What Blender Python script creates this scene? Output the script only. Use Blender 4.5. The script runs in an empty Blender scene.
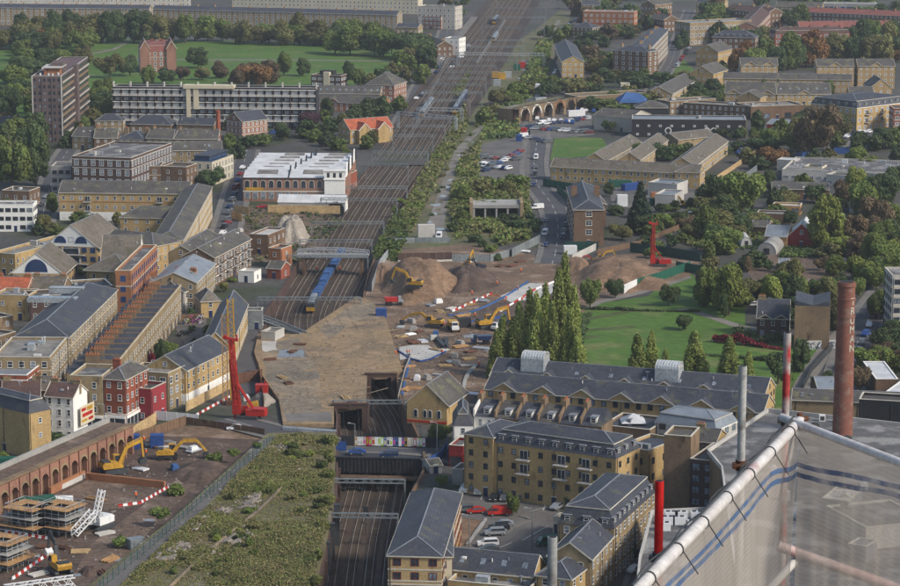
import bpy,bmesh,math,random
import numpy as np
from mathutils import Vector,Matrix
from mathutils.geometry import delaunay_2d_cdt,tessellate_polygon
random.seed(7);rng=np.random.default_rng(7)
R=math.radians
sc=bpy.context.scene
C=sc.collection
# ------------------------------------------------------------ camera
FP,CX,CY,HC,HOR=2600.0,450.0,293.0,155.0,-198.0
PIT=math.atan((CY-HOR)/FP)
cam=bpy.data.objects.new('camera',bpy.data.cameras.new('camera'));C.objects.link(cam)
cam.location=(0,0,HC);cam.rotation_euler=(math.pi/2-PIT,0,0)
cam.data.sensor_width=36;cam.data.lens=36*FP/900
cam.data.clip_start=0.5;cam.data.clip_end=20000
sc.camera=cam
# ------------------------------------------------------------ sky and sun (thin overcast: soft light from the south, right of the view)
w=bpy.data.worlds.new('World');sc.world=w;w.use_nodes=True
nt=w.node_tree;nt.nodes.clear()
sky=nt.nodes.new('ShaderNodeTexSky');sky.sky_type='NISHITA';sky.sun_disc=False
SUN_EL,SUN_AZ=R(38),R(118)
sky.sun_elevation=SUN_EL;sky.sun_rotation=SUN_AZ;sky.air_density=1.2;sky.dust_density=2.5;sky.ozone_density=2.0
bg=nt.nodes.new('ShaderNodeBackground');bg.inputs[1].default_value=0.066
out=nt.nodes.new('ShaderNodeOutputWorld')
nt.links.new(sky.outputs[0],bg.inputs[0]);nt.links.new(bg.outputs[0],out.inputs[0])
sl=bpy.data.lights.new('sun','SUN');sl.energy=1.5;sl.angle=R(10);sl.color=(1.0,0.93,0.82)
so=bpy.data.objects.new('sun',sl);C.objects.link(so)
sd=Vector((math.sin(SUN_AZ)*math.cos(SUN_EL),math.cos(SUN_AZ)*math.cos(SUN_EL),math.sin(SUN_EL)))
so.rotation_euler=sd.to_track_quat('Z','Y').to_euler();so.location=(0,0,400)
vs=sc.view_settings;vs.view_transform='Standard';vs.look='None';vs.gamma=1;vs.use_curve_mapping=False;vs.exposure=1.18
sc.cycles.max_bounces=5;sc.cycles.diffuse_bounces=2;sc.cycles.glossy_bounces=2;sc.cycles.transparent_max_bounces=12
sc.cycles.volume_bounces=0;sc.cycles.use_denoising=True
HAZE=0.00006
# ------------------------------------------------------------ picture <-> ground
FW=Vector((0,math.cos(PIT),-math.sin(PIT)));UP=Vector((0,math.sin(PIT),math.cos(PIT)));RT=Vector((1,0,0))
CAM=Vector((0,0,HC))
def G(px,py,z=0.0):
 d=RT*((px-CX)/FP)+UP*(-(py-CY)/FP)+FW
 t=(z-HC)/d.z
 p=CAM+d*t;p.z=z
 return p
def S(py):return 0.0064*(py-HOR)
def AT(px,py,dist):
 d=RT*((px-CX)/FP)+UP*(-(py-CY)/FP)+FW
 return CAM+d*dist
# ------------------------------------------------------------ materials
MATS={}
def mat(name,c,c2=None,rough=.85,s1=.12,s2=1.6,amt=.35,spec=.3,metal=0.0,fine=.25,coord='world',s3=None,c3=None,t3=.62,bump=0.0,stretch=None):
 m=bpy.data.materials.new(name);m.use_nodes=True;n=m.node_tree;L=n.links
 p=n.nodes['Principled BSDF'];p.inputs['Roughness'].default_value=rough;p.inputs['Metallic'].default_value=metal
 p.inputs['Specular IOR Level'].default_value=spec
 if coord=='world':
  g=n.nodes.new('ShaderNodeNewGeometry');cs=g.outputs['Position']
 else:
  g=n.nodes.new('ShaderNodeTexCoord');cs=g.outputs['Object']
 if stretch:
  mp=n.nodes.new('ShaderNodeMapping');mp.inputs['Scale'].default_value=stretch;L.new(cs,mp.inputs[0]);cs=mp.outputs[0]
 c2=c2 or tuple(x*.6 for x in c)
 a=n.nodes.new('ShaderNodeTexNoise');a.inputs['Scale'].default_value=s1;a.inputs['Detail'].default_value=6;L.new(cs,a.inputs[0])
 b=n.nodes.new('ShaderNodeTexNoise');b.inputs['Scale'].default_value=s2;b.inputs['Detail'].default_value=4;L.new(cs,b.inputs[0])
 r=n.nodes.new('ShaderNodeValToRGB');r.color_ramp.elements[0].position=.5-amt*.5;r.color_ramp.elements[1].position=.5+amt*.5
 r.color_ramp.elements[0].color=(*c2,1);r.color_ramp.elements[1].color=(*c,1)
 L.new(a.outputs['Fac'],r.inputs[0]);col=r.outputs[0]
 if c3:
  d=n.nodes.new('ShaderNodeTexNoise');d.inputs['Scale'].default_value=s3 or s1*3;d.inputs['Detail'].default_value=5;L.new(cs,d.inputs[0])
  rr=n.nodes.new('ShaderNodeValToRGB');rr.color_ramp.elements[0].position=t3-.06;rr.color_ramp.elements[1].position=t3+.06;L.new(d.outputs['Fac'],rr.inputs[0])
  mx=n.nodes.new('ShaderNodeMixRGB');L.new(rr.outputs[0],mx.inputs[0]);L.new(col,mx.inputs[1]);mx.inputs[2].default_value=(*c3,1);col=mx.outputs[0]
 ov=n.nodes.new('ShaderNodeMapRange');ov.inputs[1].default_value=.3;ov.inputs[2].default_value=.7
 ov.inputs[3].default_value=1-fine;ov.inputs[4].default_value=1+fine;L.new(b.outputs['Fac'],ov.inputs[0])
 mu=n.nodes.new('ShaderNodeVectorMath');mu.operation='SCALE';L.new(col,mu.inputs[0]);L.new(ov.outputs[0],mu.inputs['Scale'])
 L.new(mu.outputs[0],p.inputs['Base Color'])
 if bump:
  bp=n.nodes.new('ShaderNodeBump');bp.inputs['Strength'].default_value=bump;bp.inputs['Distance'].default_value=.3
  L.new(b.outputs['Fac'],bp.inputs['Height']);L.new(bp.outputs[0],p.inputs['Normal'])
 MATS[name]=m;return m
def tiled(name,c,c2,row=.45,**k):
 """roof covering: courses running level with slate to slate variation"""
 m=mat(name,c,c2,**k);n=m.node_tree;L=n.links;p=n.nodes['Principled BSDF']
 g=n.nodes.new('ShaderNodeTexCoord');br=n.nodes.new('ShaderNodeTexBrick')
 g2=n.nodes.new('ShaderNodeNewGeometry');sp=n.nodes.new('ShaderNodeSeparateXYZ');L.new(g.outputs['Object'],sp.inputs[0])
 ad=n.nodes.new('ShaderNodeMath');ad.operation='ADD';L.new(sp.outputs[0],ad.inputs[0]);L.new(sp.outputs[1],ad.inputs[1])
 cb=n.nodes.new('ShaderNodeCombineXYZ');L.new(ad.outputs[0],cb.inputs[0]);L.new(sp.outputs[2],cb.inputs[1])
 L.new(cb.outputs[0],br.inputs[0]);br.inputs['Scale'].default_value=1.0
 br.inputs['Color1'].default_value=(1.25,1.25,1.25,1);br.inputs['Color2'].default_value=(.78,.78,.78,1);br.inputs['Mortar'].default_value=(.6,.6,.6,1)
 br.inputs['Brick Width'].default_value=row*1.6;br.inputs['Row Height'].default_value=row*.6;br.inputs['Mortar Size'].default_value=.03
 prev=p.inputs['Base Color'].links[0].from_socket
 mu=n.nodes.new('ShaderNodeMixRGB');mu.blend_type='MULTIPLY';mu.inputs[0].default_value=.6
 L.new(prev,mu.inputs[1]);L.new(br.outputs['Color'],mu.inputs[2]);L.new(mu.outputs[0],p.inputs['Base Color'])
 return m
def brick(name,c,c2,**k):
 m=mat(name,c,c2,s1=.25,s2=5,fine=.16,amt=.5,rough=.9,spec=.2,c3=tuple(x*.55 for x in c2),s3=.45,t3=.66,stretch=(1,1,.45),**k);n=m.node_tree;L=n.links;p=n.nodes['Principled BSDF']
 g=n.nodes.new('ShaderNodeTexCoord');br=n.nodes.new('ShaderNodeTexBrick');sp=n.nodes.new('ShaderNodeSeparateXYZ');L.new(g.outputs['Object'],sp.inputs[0])
 ad=n.nodes.new('ShaderNodeMath');ad.operation='ADD';L.new(sp.outputs[0],ad.inputs[0]);L.new(sp.outputs[1],ad.inputs[1])
 cb=n.nodes.new('ShaderNodeCombineXYZ');L.new(ad.outputs[0],cb.inputs[0]);L.new(sp.outputs[2],cb.inputs[1]);L.new(cb.outputs[0],br.inputs[0])
 br.inputs['Scale'].default_value=1.0;br.inputs['Brick Width'].default_value=.46;br.inputs['Row Height'].default_value=.15;br.inputs['Mortar Size'].default_value=.015
 br.inputs['Color1'].default_value=(1.15,1.12,1.08,1);br.inputs['Color2'].default_value=(.8,.78,.76,1);br.inputs['Mortar'].default_value=(1,1,1,1)
 prev=p.inputs['Base Color'].links[0].from_socket
 mu=n.nodes.new('ShaderNodeMixRGB');mu.blend_type='MULTIPLY';mu.inputs[0].default_value=.8
 L.new(prev,mu.inputs[1]);L.new(br.outputs['Color'],mu.inputs[2]);L.new(mu.outputs[0],p.inputs['Base Color'])
 return m
# walls
brick('stock',(.33,.255,.15),(.20,.155,.095));brick('yellow',(.47,.335,.155),(.32,.225,.11));brick('buff',(.42,.31,.16),(.31,.22,.12))
brick('brown',(.19,.12,.075),(.115,.075,.052));brick('red',(.30,.09,.05),(.19,.06,.04));brick('orange',(.36,.16,.08),(.26,.12,.06))
brick('darkbrick',(.10,.065,.055),(.07,.045,.04));brick('dirtystock',(.25,.18,.11),(.14,.10,.07));brick('pinkbrick',(.32,.17,.12),(.22,.12,.09))
mat('white',(.80,.79,.75),(.68,.67,.63),amt=.6,fine=.06);mat('cream',(.60,.53,.38),(.46,.41,.31),amt=.6,fine=.06)
mat('render',(.50,.46,.40),(.36,.33,.29),amt=.6,fine=.08);mat('concrete',(.34,.33,.31),(.23,.225,.215),fine=.12)
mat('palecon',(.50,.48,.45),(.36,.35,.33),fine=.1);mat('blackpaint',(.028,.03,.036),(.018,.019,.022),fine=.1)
mat('magenta',(.30,.035,.045),(.22,.03,.035),fine=.08);mat('panel',(.13,.095,.09),(.09,.065,.065),amt=.4,fine=.15)
# roofs
tiled('slate',(.060,.065,.082),(.040,.044,.056),amt=.5,s1=.2,rough=.6,fine=.18,c3=(.085,.085,.07),s3=.3,t3=.62);tiled('slateold',(.108,.098,.09),(.06,.057,.055),amt=.5,s1=.25,rough=.75,fine=.25,c3=(.13,.125,.075),s3=.3,t3=.60)
tiled('slatewarm',(.17,.145,.115),(.10,.088,.075),amt=.5,s1=.3,rough=.8,fine=.25,c3=(.10,.09,.06),s3=.35,t3=.6);tiled('brownroof',(.115,.065,.055),(.07,.045,.042),amt=.5,s1=.3,fine=.25)
tiled('terra',(.44,.115,.05),(.28,.08,.045),amt=.5,s1=.4,fine=.25);tiled('redroof',(.26,.09,.07),(.17,.065,.055),amt=.5,s1=.3,fine=.2)
mat('felt',(.125,.123,.125),(.085,.083,.085),s1=.3,fine=.2,c3=(.24,.235,.23),s3=.15,t3=.56);mat('gravelroof',(.25,.235,.21),(.15,.14,.13),s1=.3,fine=.3,c3=(.11,.105,.1),s3=.2)
mat('metalroof',(.22,.25,.285),(.16,.18,.205),rough=.45,s1=.3,fine=.08);mat('whiteroof',(.58,.59,.60),(.42,.43,.44),rough=.6,s1=.2,fine=.07)
mat('lead',(.22,.235,.26),(.16,.17,.19),rough=.55,fine=.15);mat('purpleroof',(.13,.085,.09),(.085,.06,.066),fine=.2)
# trim
mat('frame',(.70,.70,.68),(.60,.60,.58),fine=.04);mat('darkframe',(.03,.035,.045),(.025,.03,.035));mat('stone',(.58,.54,.45),(.42,.39,.33),fine=.08)
mat('bluetrim',(.02,.06,.22),(.02,.05,.16));mat('greentrim',(.02,.09,.06),(.015,.07,.05));mat('pot',(.40,.14,.06),(.28,.10,.05));mat('redframe',(.20,.02,.02),(.14,.02,.02))
mat('glass',(.035,.045,.06),(.02,.026,.035),rough=.12,spec=.6,s1=.7,amt=.3,fine=.5);mat('paleglass',(.25,.28,.32),(.10,.12,.15),rough=.2,spec=.6,s1=.8,amt=.3)
mat('blueglass',(.04,.08,.17),(.02,.04,.09),rough=.15,spec=.6)
# ground
mat('earth',(.155,.105,.075),(.085,.060,.046),s1=.05,s2=.8,amt=.4,fine=.35,c3=(.20,.15,.115),s3=.09,t3=.6,bump=.4)
mat('mud',(.19,.125,.08),(.10,.068,.045),s1=.06,s2=.7,amt=.45,fine=.3,c3=(.24,.175,.13),s3=.12,t3=.6,bump=.5)
mat('darkmud',(.105,.070,.052),(.058,.040,.032),s1=.08,s2=.8,amt=.5,fine=.3,c3=(.13,.09,.07),s3=.15,t3=.6,bump=.5)
mat('mound',(.20,.125,.075),(.12,.075,.046),c3=(.225,.145,.09),s3=.2,t3=.58,s1=.09,s2=.9,amt=.5,fine=.28,bump=.6);mat('rubble',(.33,.29,.24),(.22,.19,.16),s1=.2,s2=1.5,fine=.3,bump=.7)
mat('raftgrey',(.225,.18,.125),(.135,.115,.09),s1=.06,s2=.7,fine=.3,c3=(.27,.20,.13),s3=.08,t3=.55)
mat('slabtop',(.27,.19,.10),(.165,.125,.085),s1=.035,s2=.6,amt=.3,fine=.25,c3=(.265,.185,.11),s3=.11,t3=.56,bump=.8)
mat('asphalt',(.085,.085,.09),(.06,.06,.064),s1=.1,s2=1.2,fine=.14);mat('oldasphalt',(.14,.13,.122),(.09,.085,.08),s1=.1,s2=.9,fine=.18)
mat('town',(.085,.08,.074),(.048,.047,.044),s1=.02,s2=.5,fine=.3,c3=(.042,.052,.026),s3=.03,t3=.56);mat('paving',(.175,.163,.148),(.125,.117,.108),s1=.15,s2=1.3,fine=.15)
mat('grass',(.075,.145,.018),(.052,.108,.014),s1=.025,s2=.35,amt=.5,fine=.22,c3=(.12,.145,.04),s3=.06,t3=.60);mat('wildgrass',(.10,.115,.04),(.085,.078,.042),s1=.06,s2=.7,fine=.3,c3=(.15,.12,.078),s3=.07,t3=.56)
mat('scrubsoil',(.16,.14,.07),(.10,.09,.048),s1=.08,s2=.9,fine=.35,c3=(.21,.19,.16),s3=.05,t3=.66)
mat('ballast',(.082,.058,.042),(.036,.026,.020),s1=.1,s2=1.5,fine=.25,stretch=(1,.12,1));mat('sleeper',(.115,.09,.07),(.075,.058,.046),fine=.2);mat('rail',(.42,.34,.28),(.30,.24,.195),rough=.5,metal=.2)
mat('puddle',(.25,.25,.25),(.2,.2,.2),rough=.15,spec=.6);mat('path',(.21,.19,.165),(.14,.128,.11),s1=.1,fine=.15);mat('line',(.6,.6,.56),(.45,.45,.42))
# objects
mat('steel',(.25,.28,.29),(.18,.2,.21),rough=.5,metal=.3);mat('darksteel',(.05,.055,.06),(.035,.038,.042),rough=.6);mat('galv',(.42,.45,.47),(.32,.34,.36),rough=.45,metal=.3)
mat('yellowpaint',(.52,.29,.025),(.34,.19,.03),rough=.5,coord='obj');mat('redpaint',(.46,.022,.015),(.32,.02,.015),rough=.45,coord='obj');mat('bluepaint',(.025,.075,.26),(.02,.055,.19),rough=.5,coord='obj')
mat('whitepaint',(.74,.75,.75),(.62,.62,.62),rough=.4,coord='obj',fine=.05);mat('greenpaint',(.015,.10,.065),(.012,.075,.05),rough=.6);mat('darkgreen',(.012,.055,.045),(.01,.04,.033),rough=.7)
mat('rubber',(.02,.02,.02),(.015,.015,.015));mat('silverpaint',(.40,.42,.44),(.34,.36,.38),rough=.35,metal=.4,coord='obj',fine=.05);mat('blackcar',(.02,.022,.028),(.016,.018,.02),rough=.25,coord='obj')
mat('darkblue',(.02,.035,.10),(.015,.025,.07),rough=.3,coord='obj');mat('darkred',(.22,.02,.02),(.17,.015,.015),rough=.35,coord='obj');mat('greycar',(.13,.14,.15),(.1,.11,.12),rough=.3,metal=.3,coord='obj')
mat('orangecloth',(.78,.13,.02),(.6,.1,.02));mat('navy',(.025,.03,.05),(.02,.022,.035));mat('skin',(.42,.25,.17),(.36,.2,.14));mat('timber',(.42,.25,.11),(.30,.17,.08),s1=.4);mat('ply',(.50,.36,.18),(.38,.26,.14),s1=.3)
mat('tarp',(.045,.11,.28),(.03,.08,.2));mat('lamp',(.9,.85,.6),(.9,.85,.6));mat('rust',(.14,.065,.04),(.09,.045,.03));mat('bark',(.10,.08,.06),(.06,.05,.04),s2=3);mat('tubewhite',(.55,.54,.53),(.45,.42,.41),s1=6,s2=30,c3=(.33,.12,.11),s3=2.2,t3=.63,fine=.15,rough=.5,spec=.4)
mat('tubered',(.55,.018,.018),(.45,.02,.02),s1=8,s2=30,c3=(.38,.36,.35),s3=4,t3=.68,fine=.15,rough=.45);mat('tubeold',(.36,.05,.05),(.26,.04,.04),s1=9,s2=30,c3=(.36,.34,.33),s3=5,t3=.50,fine=.2,rough=.5);mat('chimneybrick',(.225,.09,.062),(.15,.062,.046),s1=.35,s2=3,amt=.5,c3=(.21,.13,.10),s3=.6,t3=.6,fine=.18)
mat('pinktube',(.42,.18,.16),(.5,.42,.40),s1=5,s2=30,fine=.15,rough=.5)
def leafmat(name,c,var=.35,red=0):
 m=bpy.data.materials.new(name);m.use_nodes=True;n=m.node_tree;L=n.links;p=n.nodes['Principled BSDF']
 p.inputs['Roughness'].default_value=.7;p.inputs['Specular IOR Level'].default_value=.25
 at=n.nodes.new('ShaderNodeAttribute');at.attribute_name='v';oi=n.nodes.new('ShaderNodeObjectInfo')
 hs=n.nodes.new('ShaderNodeHueSaturation');hs.inputs['Color'].default_value=(*c,1)
 a=n.nodes.new('ShaderNodeMapRange');a.inputs[3].default_value=1-var;a.inputs[4].default_value=1+var;L.new(at.outputs['Fac'],a.inputs[0])
 b=n.nodes.new('ShaderNodeMapRange');b.inputs[3].default_value=.78;b.inputs[4].default_value=1.22;L.new(oi.outputs['Random'],b.inputs[0])
 mu=n.nodes.new('ShaderNodeMath');mu.operation='MULTIPLY';L.new(a.outputs[0],mu.inputs[0]);L.new(b.outputs[0],mu.inputs[1]);L.new(mu.outputs[0],hs.inputs['Value'])
 h=n.nodes.new('ShaderNodeMapRange');h.inputs[3].default_value=.475;h.inputs[4].default_value=.515;L.new(at.outputs['Fac'],h.inputs[0]);L.new(h.outputs[0],hs.inputs['Hue'])
 L.new(hs.outputs[0],p.inputs['Base Color'])
 tr=n.nodes.new('ShaderNodeBsdfTranslucent');L.new(hs.outputs[0],tr.inputs[0]);ms=n.nodes.new('ShaderNodeMixShader');ms.inputs[0].default_value=.22
 L.new(p.outputs[0],ms.inputs[1]);L.new(tr.outputs[0],ms.inputs[2]);L.new(ms.outputs[0],n.nodes['Material Output'].inputs[0])
 MATS[name]=m
leafmat('leaf_mid',(0.128,0.173,0.041));leafmat('leaf_dark',(0.070,0.105,0.038));leafmat('leaf_light',(0.192,0.228,0.048));leafmat('weed_green',(0.179,0.200,0.058));leafmat('weed_olive',(0.210,0.200,0.079));leafmat('weed_brown',(0.263,0.200,0.105));leafmat('weed_dark',(0.095,0.121,0.037));leafmat('leaf_poplar',(0.195,0.240,0.058));leafmat('leaf_conifer',(0.029,0.050,0.027))
leafmat('leaf_olive',(0.156,0.156,0.054));leafmat('leaf_autumn',(0.210,0.116,0.042));leafmat('leaf_brown',(0.149,0.113,0.060));leafmat('leaf_red',(0.144,0.013,0.018));leafmat('leaf_purple',(0.074,0.037,0.044));leafmat('leaf_dry',(0.200,0.152,0.095))
M=MATS
# ------------------------------------------------------------ mesh helper
class MB:
 def __init__(s):s.v=[];s.f=[];s.m=[]
 def add(s,vs,fs,m=0):
  o=len(s.v);s.v+=[tuple(x)for x in vs];s.f+=[tuple(o+i for i in f)for f in fs];s.m+=[m]*len(fs);return s
 def box(s,x0,y0,z0,x1,y1,z1,m=0,bottom=True):
  fs=[(3,2,1,0),(4,5,6,7),(0,1,5,4),(1,2,6,5),(2,3,7,6),(3,0,4,7)]
  return s.add([(x0,y0,z0),(x1,y0,z0),(x1,y1,z0),(x0,y1,z0),(x0,y0,z1),(x1,y0,z1),(x1,y1,z1),(x0,y1,z1)],fs if bottom else fs[1:],m)
 def bar(s,p,q,w,h=None,m=0):
  p=Vector(p);q=Vector(q);h=h or w;d=(q-p)
  if d.length<1e-6:return s
  d.normalize();up=Vector((0,0,1))if abs(d.z)<.95 else Vector((0,1,0))
  a=d.cross(up).normalized()*w/2;b=a.cross(d).normalized()*h/2
  vs=[p-a-b,p+a-b,p+a+b,p-a+b,q-a-b,q+a-b,q+a+b,q-a+b]
  return s.add(vs,[(0,1,2,3),(7,6,5,4),(0,4,5,1),(1,5,6,2),(2,6,7,3),(3,7,4,0)],m)
 def cyl(s,p,q,r1,r2=None,n=10,m=0,caps=True):
  p=Vector(p);q=Vector(q);r2=r1 if r2 is None else r2;d=(q-p).normalized();up=Vector((0,0,1))if abs(d.z)<.95 else Vector((0,1,0))
  a=d.cross(up).normalized();b=a.cross(d).normalized();vs=[]
  for c,r in((p,r1),(q,r2)):
   for i in range(n):
    t=2*math.pi*i/n;vs.append(c+a*math.cos(t)*r+b*math.sin(t)*r)
  fs=[(i,i+n,(i+1)%n+n,(i+1)%n)for i in range(n)]
  if caps:fs+=[tuple(range(n)),tuple(range(2*n-1,n-1,-1))]
  return s.add(vs,fs,m)
 def prof(s,pts,a0,a1,axis='x',m=0):
  n=len(pts);vs=[((a,p[0],p[1])if axis=='x' else(p[0],a,p[1]))for a in(a0,a1)for p in pts]
  return s.add(vs,[(i,(i+1)%n,(i+1)%n+n,i+n)for i in range(n)]+[tuple(range(n-1,-1,-1)),tuple(range(n,2*n))],m)
 def prism(s,pts,z0,z1,m=0):
  n=len(pts);vs=[(p[0],p[1],z)for z in(z0,z1)for p in pts]
  tr=tessellate_polygon([[Vector((p[0],p[1],0))for p in pts]])
  s.add(vs,[(i,(i+1)%n,(i+1)%n+n,i+n)for i in range(n)],m)
  s.add(vs,[tuple(t)for t in tr]+[tuple(i+n for i in t)for t in tr],m);return s
 def sheet(s,pts,z,m=0):
  tr=tessellate_polygon([[Vector((p[0],p[1],0))for p in pts]])
  fs=[]
  for t in tr:
   a,b,c=(Vector((pts[i][0],pts[i][1],0))for i in t)
   fs.append(tuple(t)if(b-a).cross(c-a).z>0 else(t[0],t[2],t[1]))
  return s.add([(p[0],p[1],z)for p in pts],fs,m)
 def mesh(s,name,mats,smooth=False):
  me=bpy.data.meshes.new(name);me.from_pydata(s.v,[],s.f)
  for x in mats:me.materials.append(M[x]if isinstance(x,str)else x)
  if len(mats)>1:me.polygons.foreach_set('material_index',s.m)
  bm=bmesh.new();bm.from_mesh(me);bmesh.ops.recalc_face_normals(bm,faces=bm.faces[:])if not getattr(s,'keep',0)else None
  bm.to_mesh(me);bm.free()
  if smooth:me.polygons.foreach_set('use_smooth',[True]*len(me.polygons))
  me.update();return me
 def ob(s,name,mats,parent=None,smooth=False,loc=None,rz=0,sub=False):
  if isinstance(mats,str):mats=[mats]
  return link(name,s.mesh(name,mats,smooth),parent,loc,rz)
def link(name,me,parent=None,loc=None,rz=0):
 o=bpy.data.objects.new(name,me);C.objects.link(o)
 if parent is not None:o.parent=parent
 if loc is not None:o.location=loc
 if rz:o.rotation_euler=(0,0,rz)
 return o
def tag(o,label=None,cat=None,group=None,kind=None):
 if label:o['label']=label
 if cat:o['category']=cat
 if group:o['group']=group
 if kind:o['kind']=kind
 return o
def thing(name,label,cat,loc=(0,0,0),rz=0,group=None):
 o=bpy.data.objects.new(name,None);C.objects.link(o);o.location=loc;o.rotation_euler=(0,0,rz)
 o.empty_display_size=.5
 return tag(o,label,cat,group)
KIDS={}
def copy_tree(o,loc,rz=0,label=None,group=None,parts=True,scale=None):
 c=o.copy();C.objects.link(c);c.location=loc;c.rotation_euler=(0,0,rz)
 if label:c['label']=label
 if group:c['group']=group
 if scale:c.scale=scale
 if parts:
  for ch in o.children:
   d=ch.copy();C.objects.link(d);d.parent=c
   for g in ch.children:
    e=g.copy();C.objects.link(e);e.parent=d
 return c
def structure(name,mb,m,label=None,cat='ground'):
 o=mb.ob(name,m);o['kind']='structure'
 return tag(o,label,cat)
def sheetpx(name,pts,z,m,label,cat='ground',kind='structure'):
 mb=MB();mb.keep=1;mb.sheet([G(x,y,z)for x,y in pts],z)
 o=mb.ob(name,m);o['kind']=kind;return tag(o,label,cat)
# ============================================================ buildings
WIN={}
def win_mesh(w,h,style):
 k=(round(w,2),round(h,2),style)
 if k in WIN:return WIN[k]
 fm={'dark':'darkframe','blue':'bluetrim','green':'greentrim','red':'redframe'}.get(style.split('_')[0],'frame')
 t=.22 if '_b' in style else .09 if min(w,h)<1.6 else .12
 f=MB();f.box(0,-.07,0,t,.0,h);f.box(w-t,-.07,0,w,.0,h);f.box(t,-.07,h-t,w-t,0,h);f.box(t,-.07,0,w-t,0,t)
 if 'sash' in style or style[:5]=='white':f.box(t,-.05,h*.5-.04,w-t,0,h*.5+.04)
 if w>1.5:
  n=max(1,int(w/1.1))
  for i in range(1,n+1 if w>2.2 else 2):
   x=w*i/(n+1 if w>2.2 else 2);f.box(x-.04,-.05,t,x+.04,0,h-t)
 if style in('white','sash'):f.box(-.08,-.14,-.1,w+.08,0,0,1)
 g=MB();g.add([(t,-.02,t),(w-t,-.02,t),(w-t,-.02,h-t),(t,-.02,h-t)],[(0,1,2,3)]);g.keep=1
 gl='paleglass' if 'pale' in style else('blueglass' if 'blue' in style else 'glass')
 fm_=f.mesh('window',[M[fm],M['stone']]);gm=g.mesh('pane',[M[gl]])
 both=MB();both.v=list(f.v);both.f=list(f.f);both.m=[x for x in f.m];both.add(g.v,g.f,2)
 bm_=both.mesh('window',[M[fm],M['stone'],M[gl]])
 WIN[k]=(fm_,gm,bm_);return WIN[k]
FACES={'f':lambda W,D:((0,0),(1,0),W),'r':lambda W,D:((W,0),(0,1),D),'b':lambda W,D:((W,D),(-1,0),W),'l':lambda W,D:((0,D),(0,-1),D)}
def place_windows(root,specs,detail):
 wr=random.Random(len(specs)*7+int(specs[0][3]*10)if specs else 0)
 """specs: list of (face origin, dir, u, z, w, h, style)"""
 specs=sorted(specs,key=lambda s:-s[4]*s[5])
 over=specs[100:]
 for(o,d,u,z,w,h,st)in specs[:100]:
  if 'pale' not in st and 'blue' not in st and wr.random()<.28:st+='_pale'
  fm,gm,bm_=win_mesh(w,h,st);rz=math.atan2(d[1],d[0])
  wo=link('window',fm if detail else bm_,root,(o[0]+d[0]*u,o[1]+d[1]*u,z),rz)
  if detail:link('pane',gm,wo)
 if over:
  mb=MB();mats=[]
  for(o,d,u,z,w,h,st)in over:
   bm_=win_mesh(w,h,st)[2];rz=math.atan2(d[1],d[0]);mt=Matrix.Translation((o[0]+d[0]*u,o[1]+d[1]*u,z))@Matrix.Rotation(rz,4,'Z')
   names=[x.name for x in bm_.materials]
   for nme in names:
    if nme not in mats:mats.append(nme)
   for p in bm_.polygons:
    mb.add([mt@bm_.vertices[i].co for i in p.vertices],[tuple(range(len(p.vertices)))],mats.index(names[p.material_index]))
  mb.keep=1
  o=mb.ob('window',mats,root);o['kind']='stuff';o['label']='remaining windows of the same facades'
CHIM=None
def stack_mesh(n,wallm='stock'):
 k=('stack',n,wallm)
 if k not in WIN:
  b=MB();L=.45*n+.3;b.box(-L/2,-.35,-2.2,L/2,.35,1.3,0);b.box(-L/2-.08,-.43,1.1,L/2+.08,.43,1.28,0)
  for i in range(n):
   x=-L/2+.38+i*.45;b.cyl((x,0,1.3),(x,0,1.85),.15,.12,7,1)
  WIN[k]=b.mesh('chimney',[M[wallm],M['pot']])
 return WIN[k]
def gable_roof(mb,x0,x1,y0,y1,z,rh,oh,axis,m=0,t=.22,ohg=.15):
 if axis=='x':a0,a1,u0,u1=x0-ohg,x1+ohg,y0,y1
 else:a0,a1,u0,u1=y0-ohg,y1+ohg,x0,x1
 mid=(u0+u1)/2;sl=rh/((u1-u0)/2);d=oh*sl
 pts=[(u0-oh,z-d),(mid,z+rh),(u1+oh,z-d),(u1+oh,z-d+t),(mid,z+rh+t),(u0-oh,z-d+t)]
 mb.prof(pts,a0,a1,'x' if axis=='x' else 'y',m)
 P=(lambda u,a,zz:(a,u,zz))if axis=='x' else(lambda u,a,zz:(u,a,zz))
 mb.bar(P(mid,a0,z+rh+t),P(mid,a1,z+rh+t),.3,.14,m+1)
 for u in(u0-oh-.06,u1+oh+.06):mb.bar(P(u,a0,z-d+.1),P(u,a1,z-d+.1),.14,.24,m+2)
 for a in(a0-.03,a1+.03):
  for u in(u0-oh,u1+oh):mb.bar(P(u,a,z-d+t*.6),P(mid,a,z+rh+t*.6),.1,.26,m+2)
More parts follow.
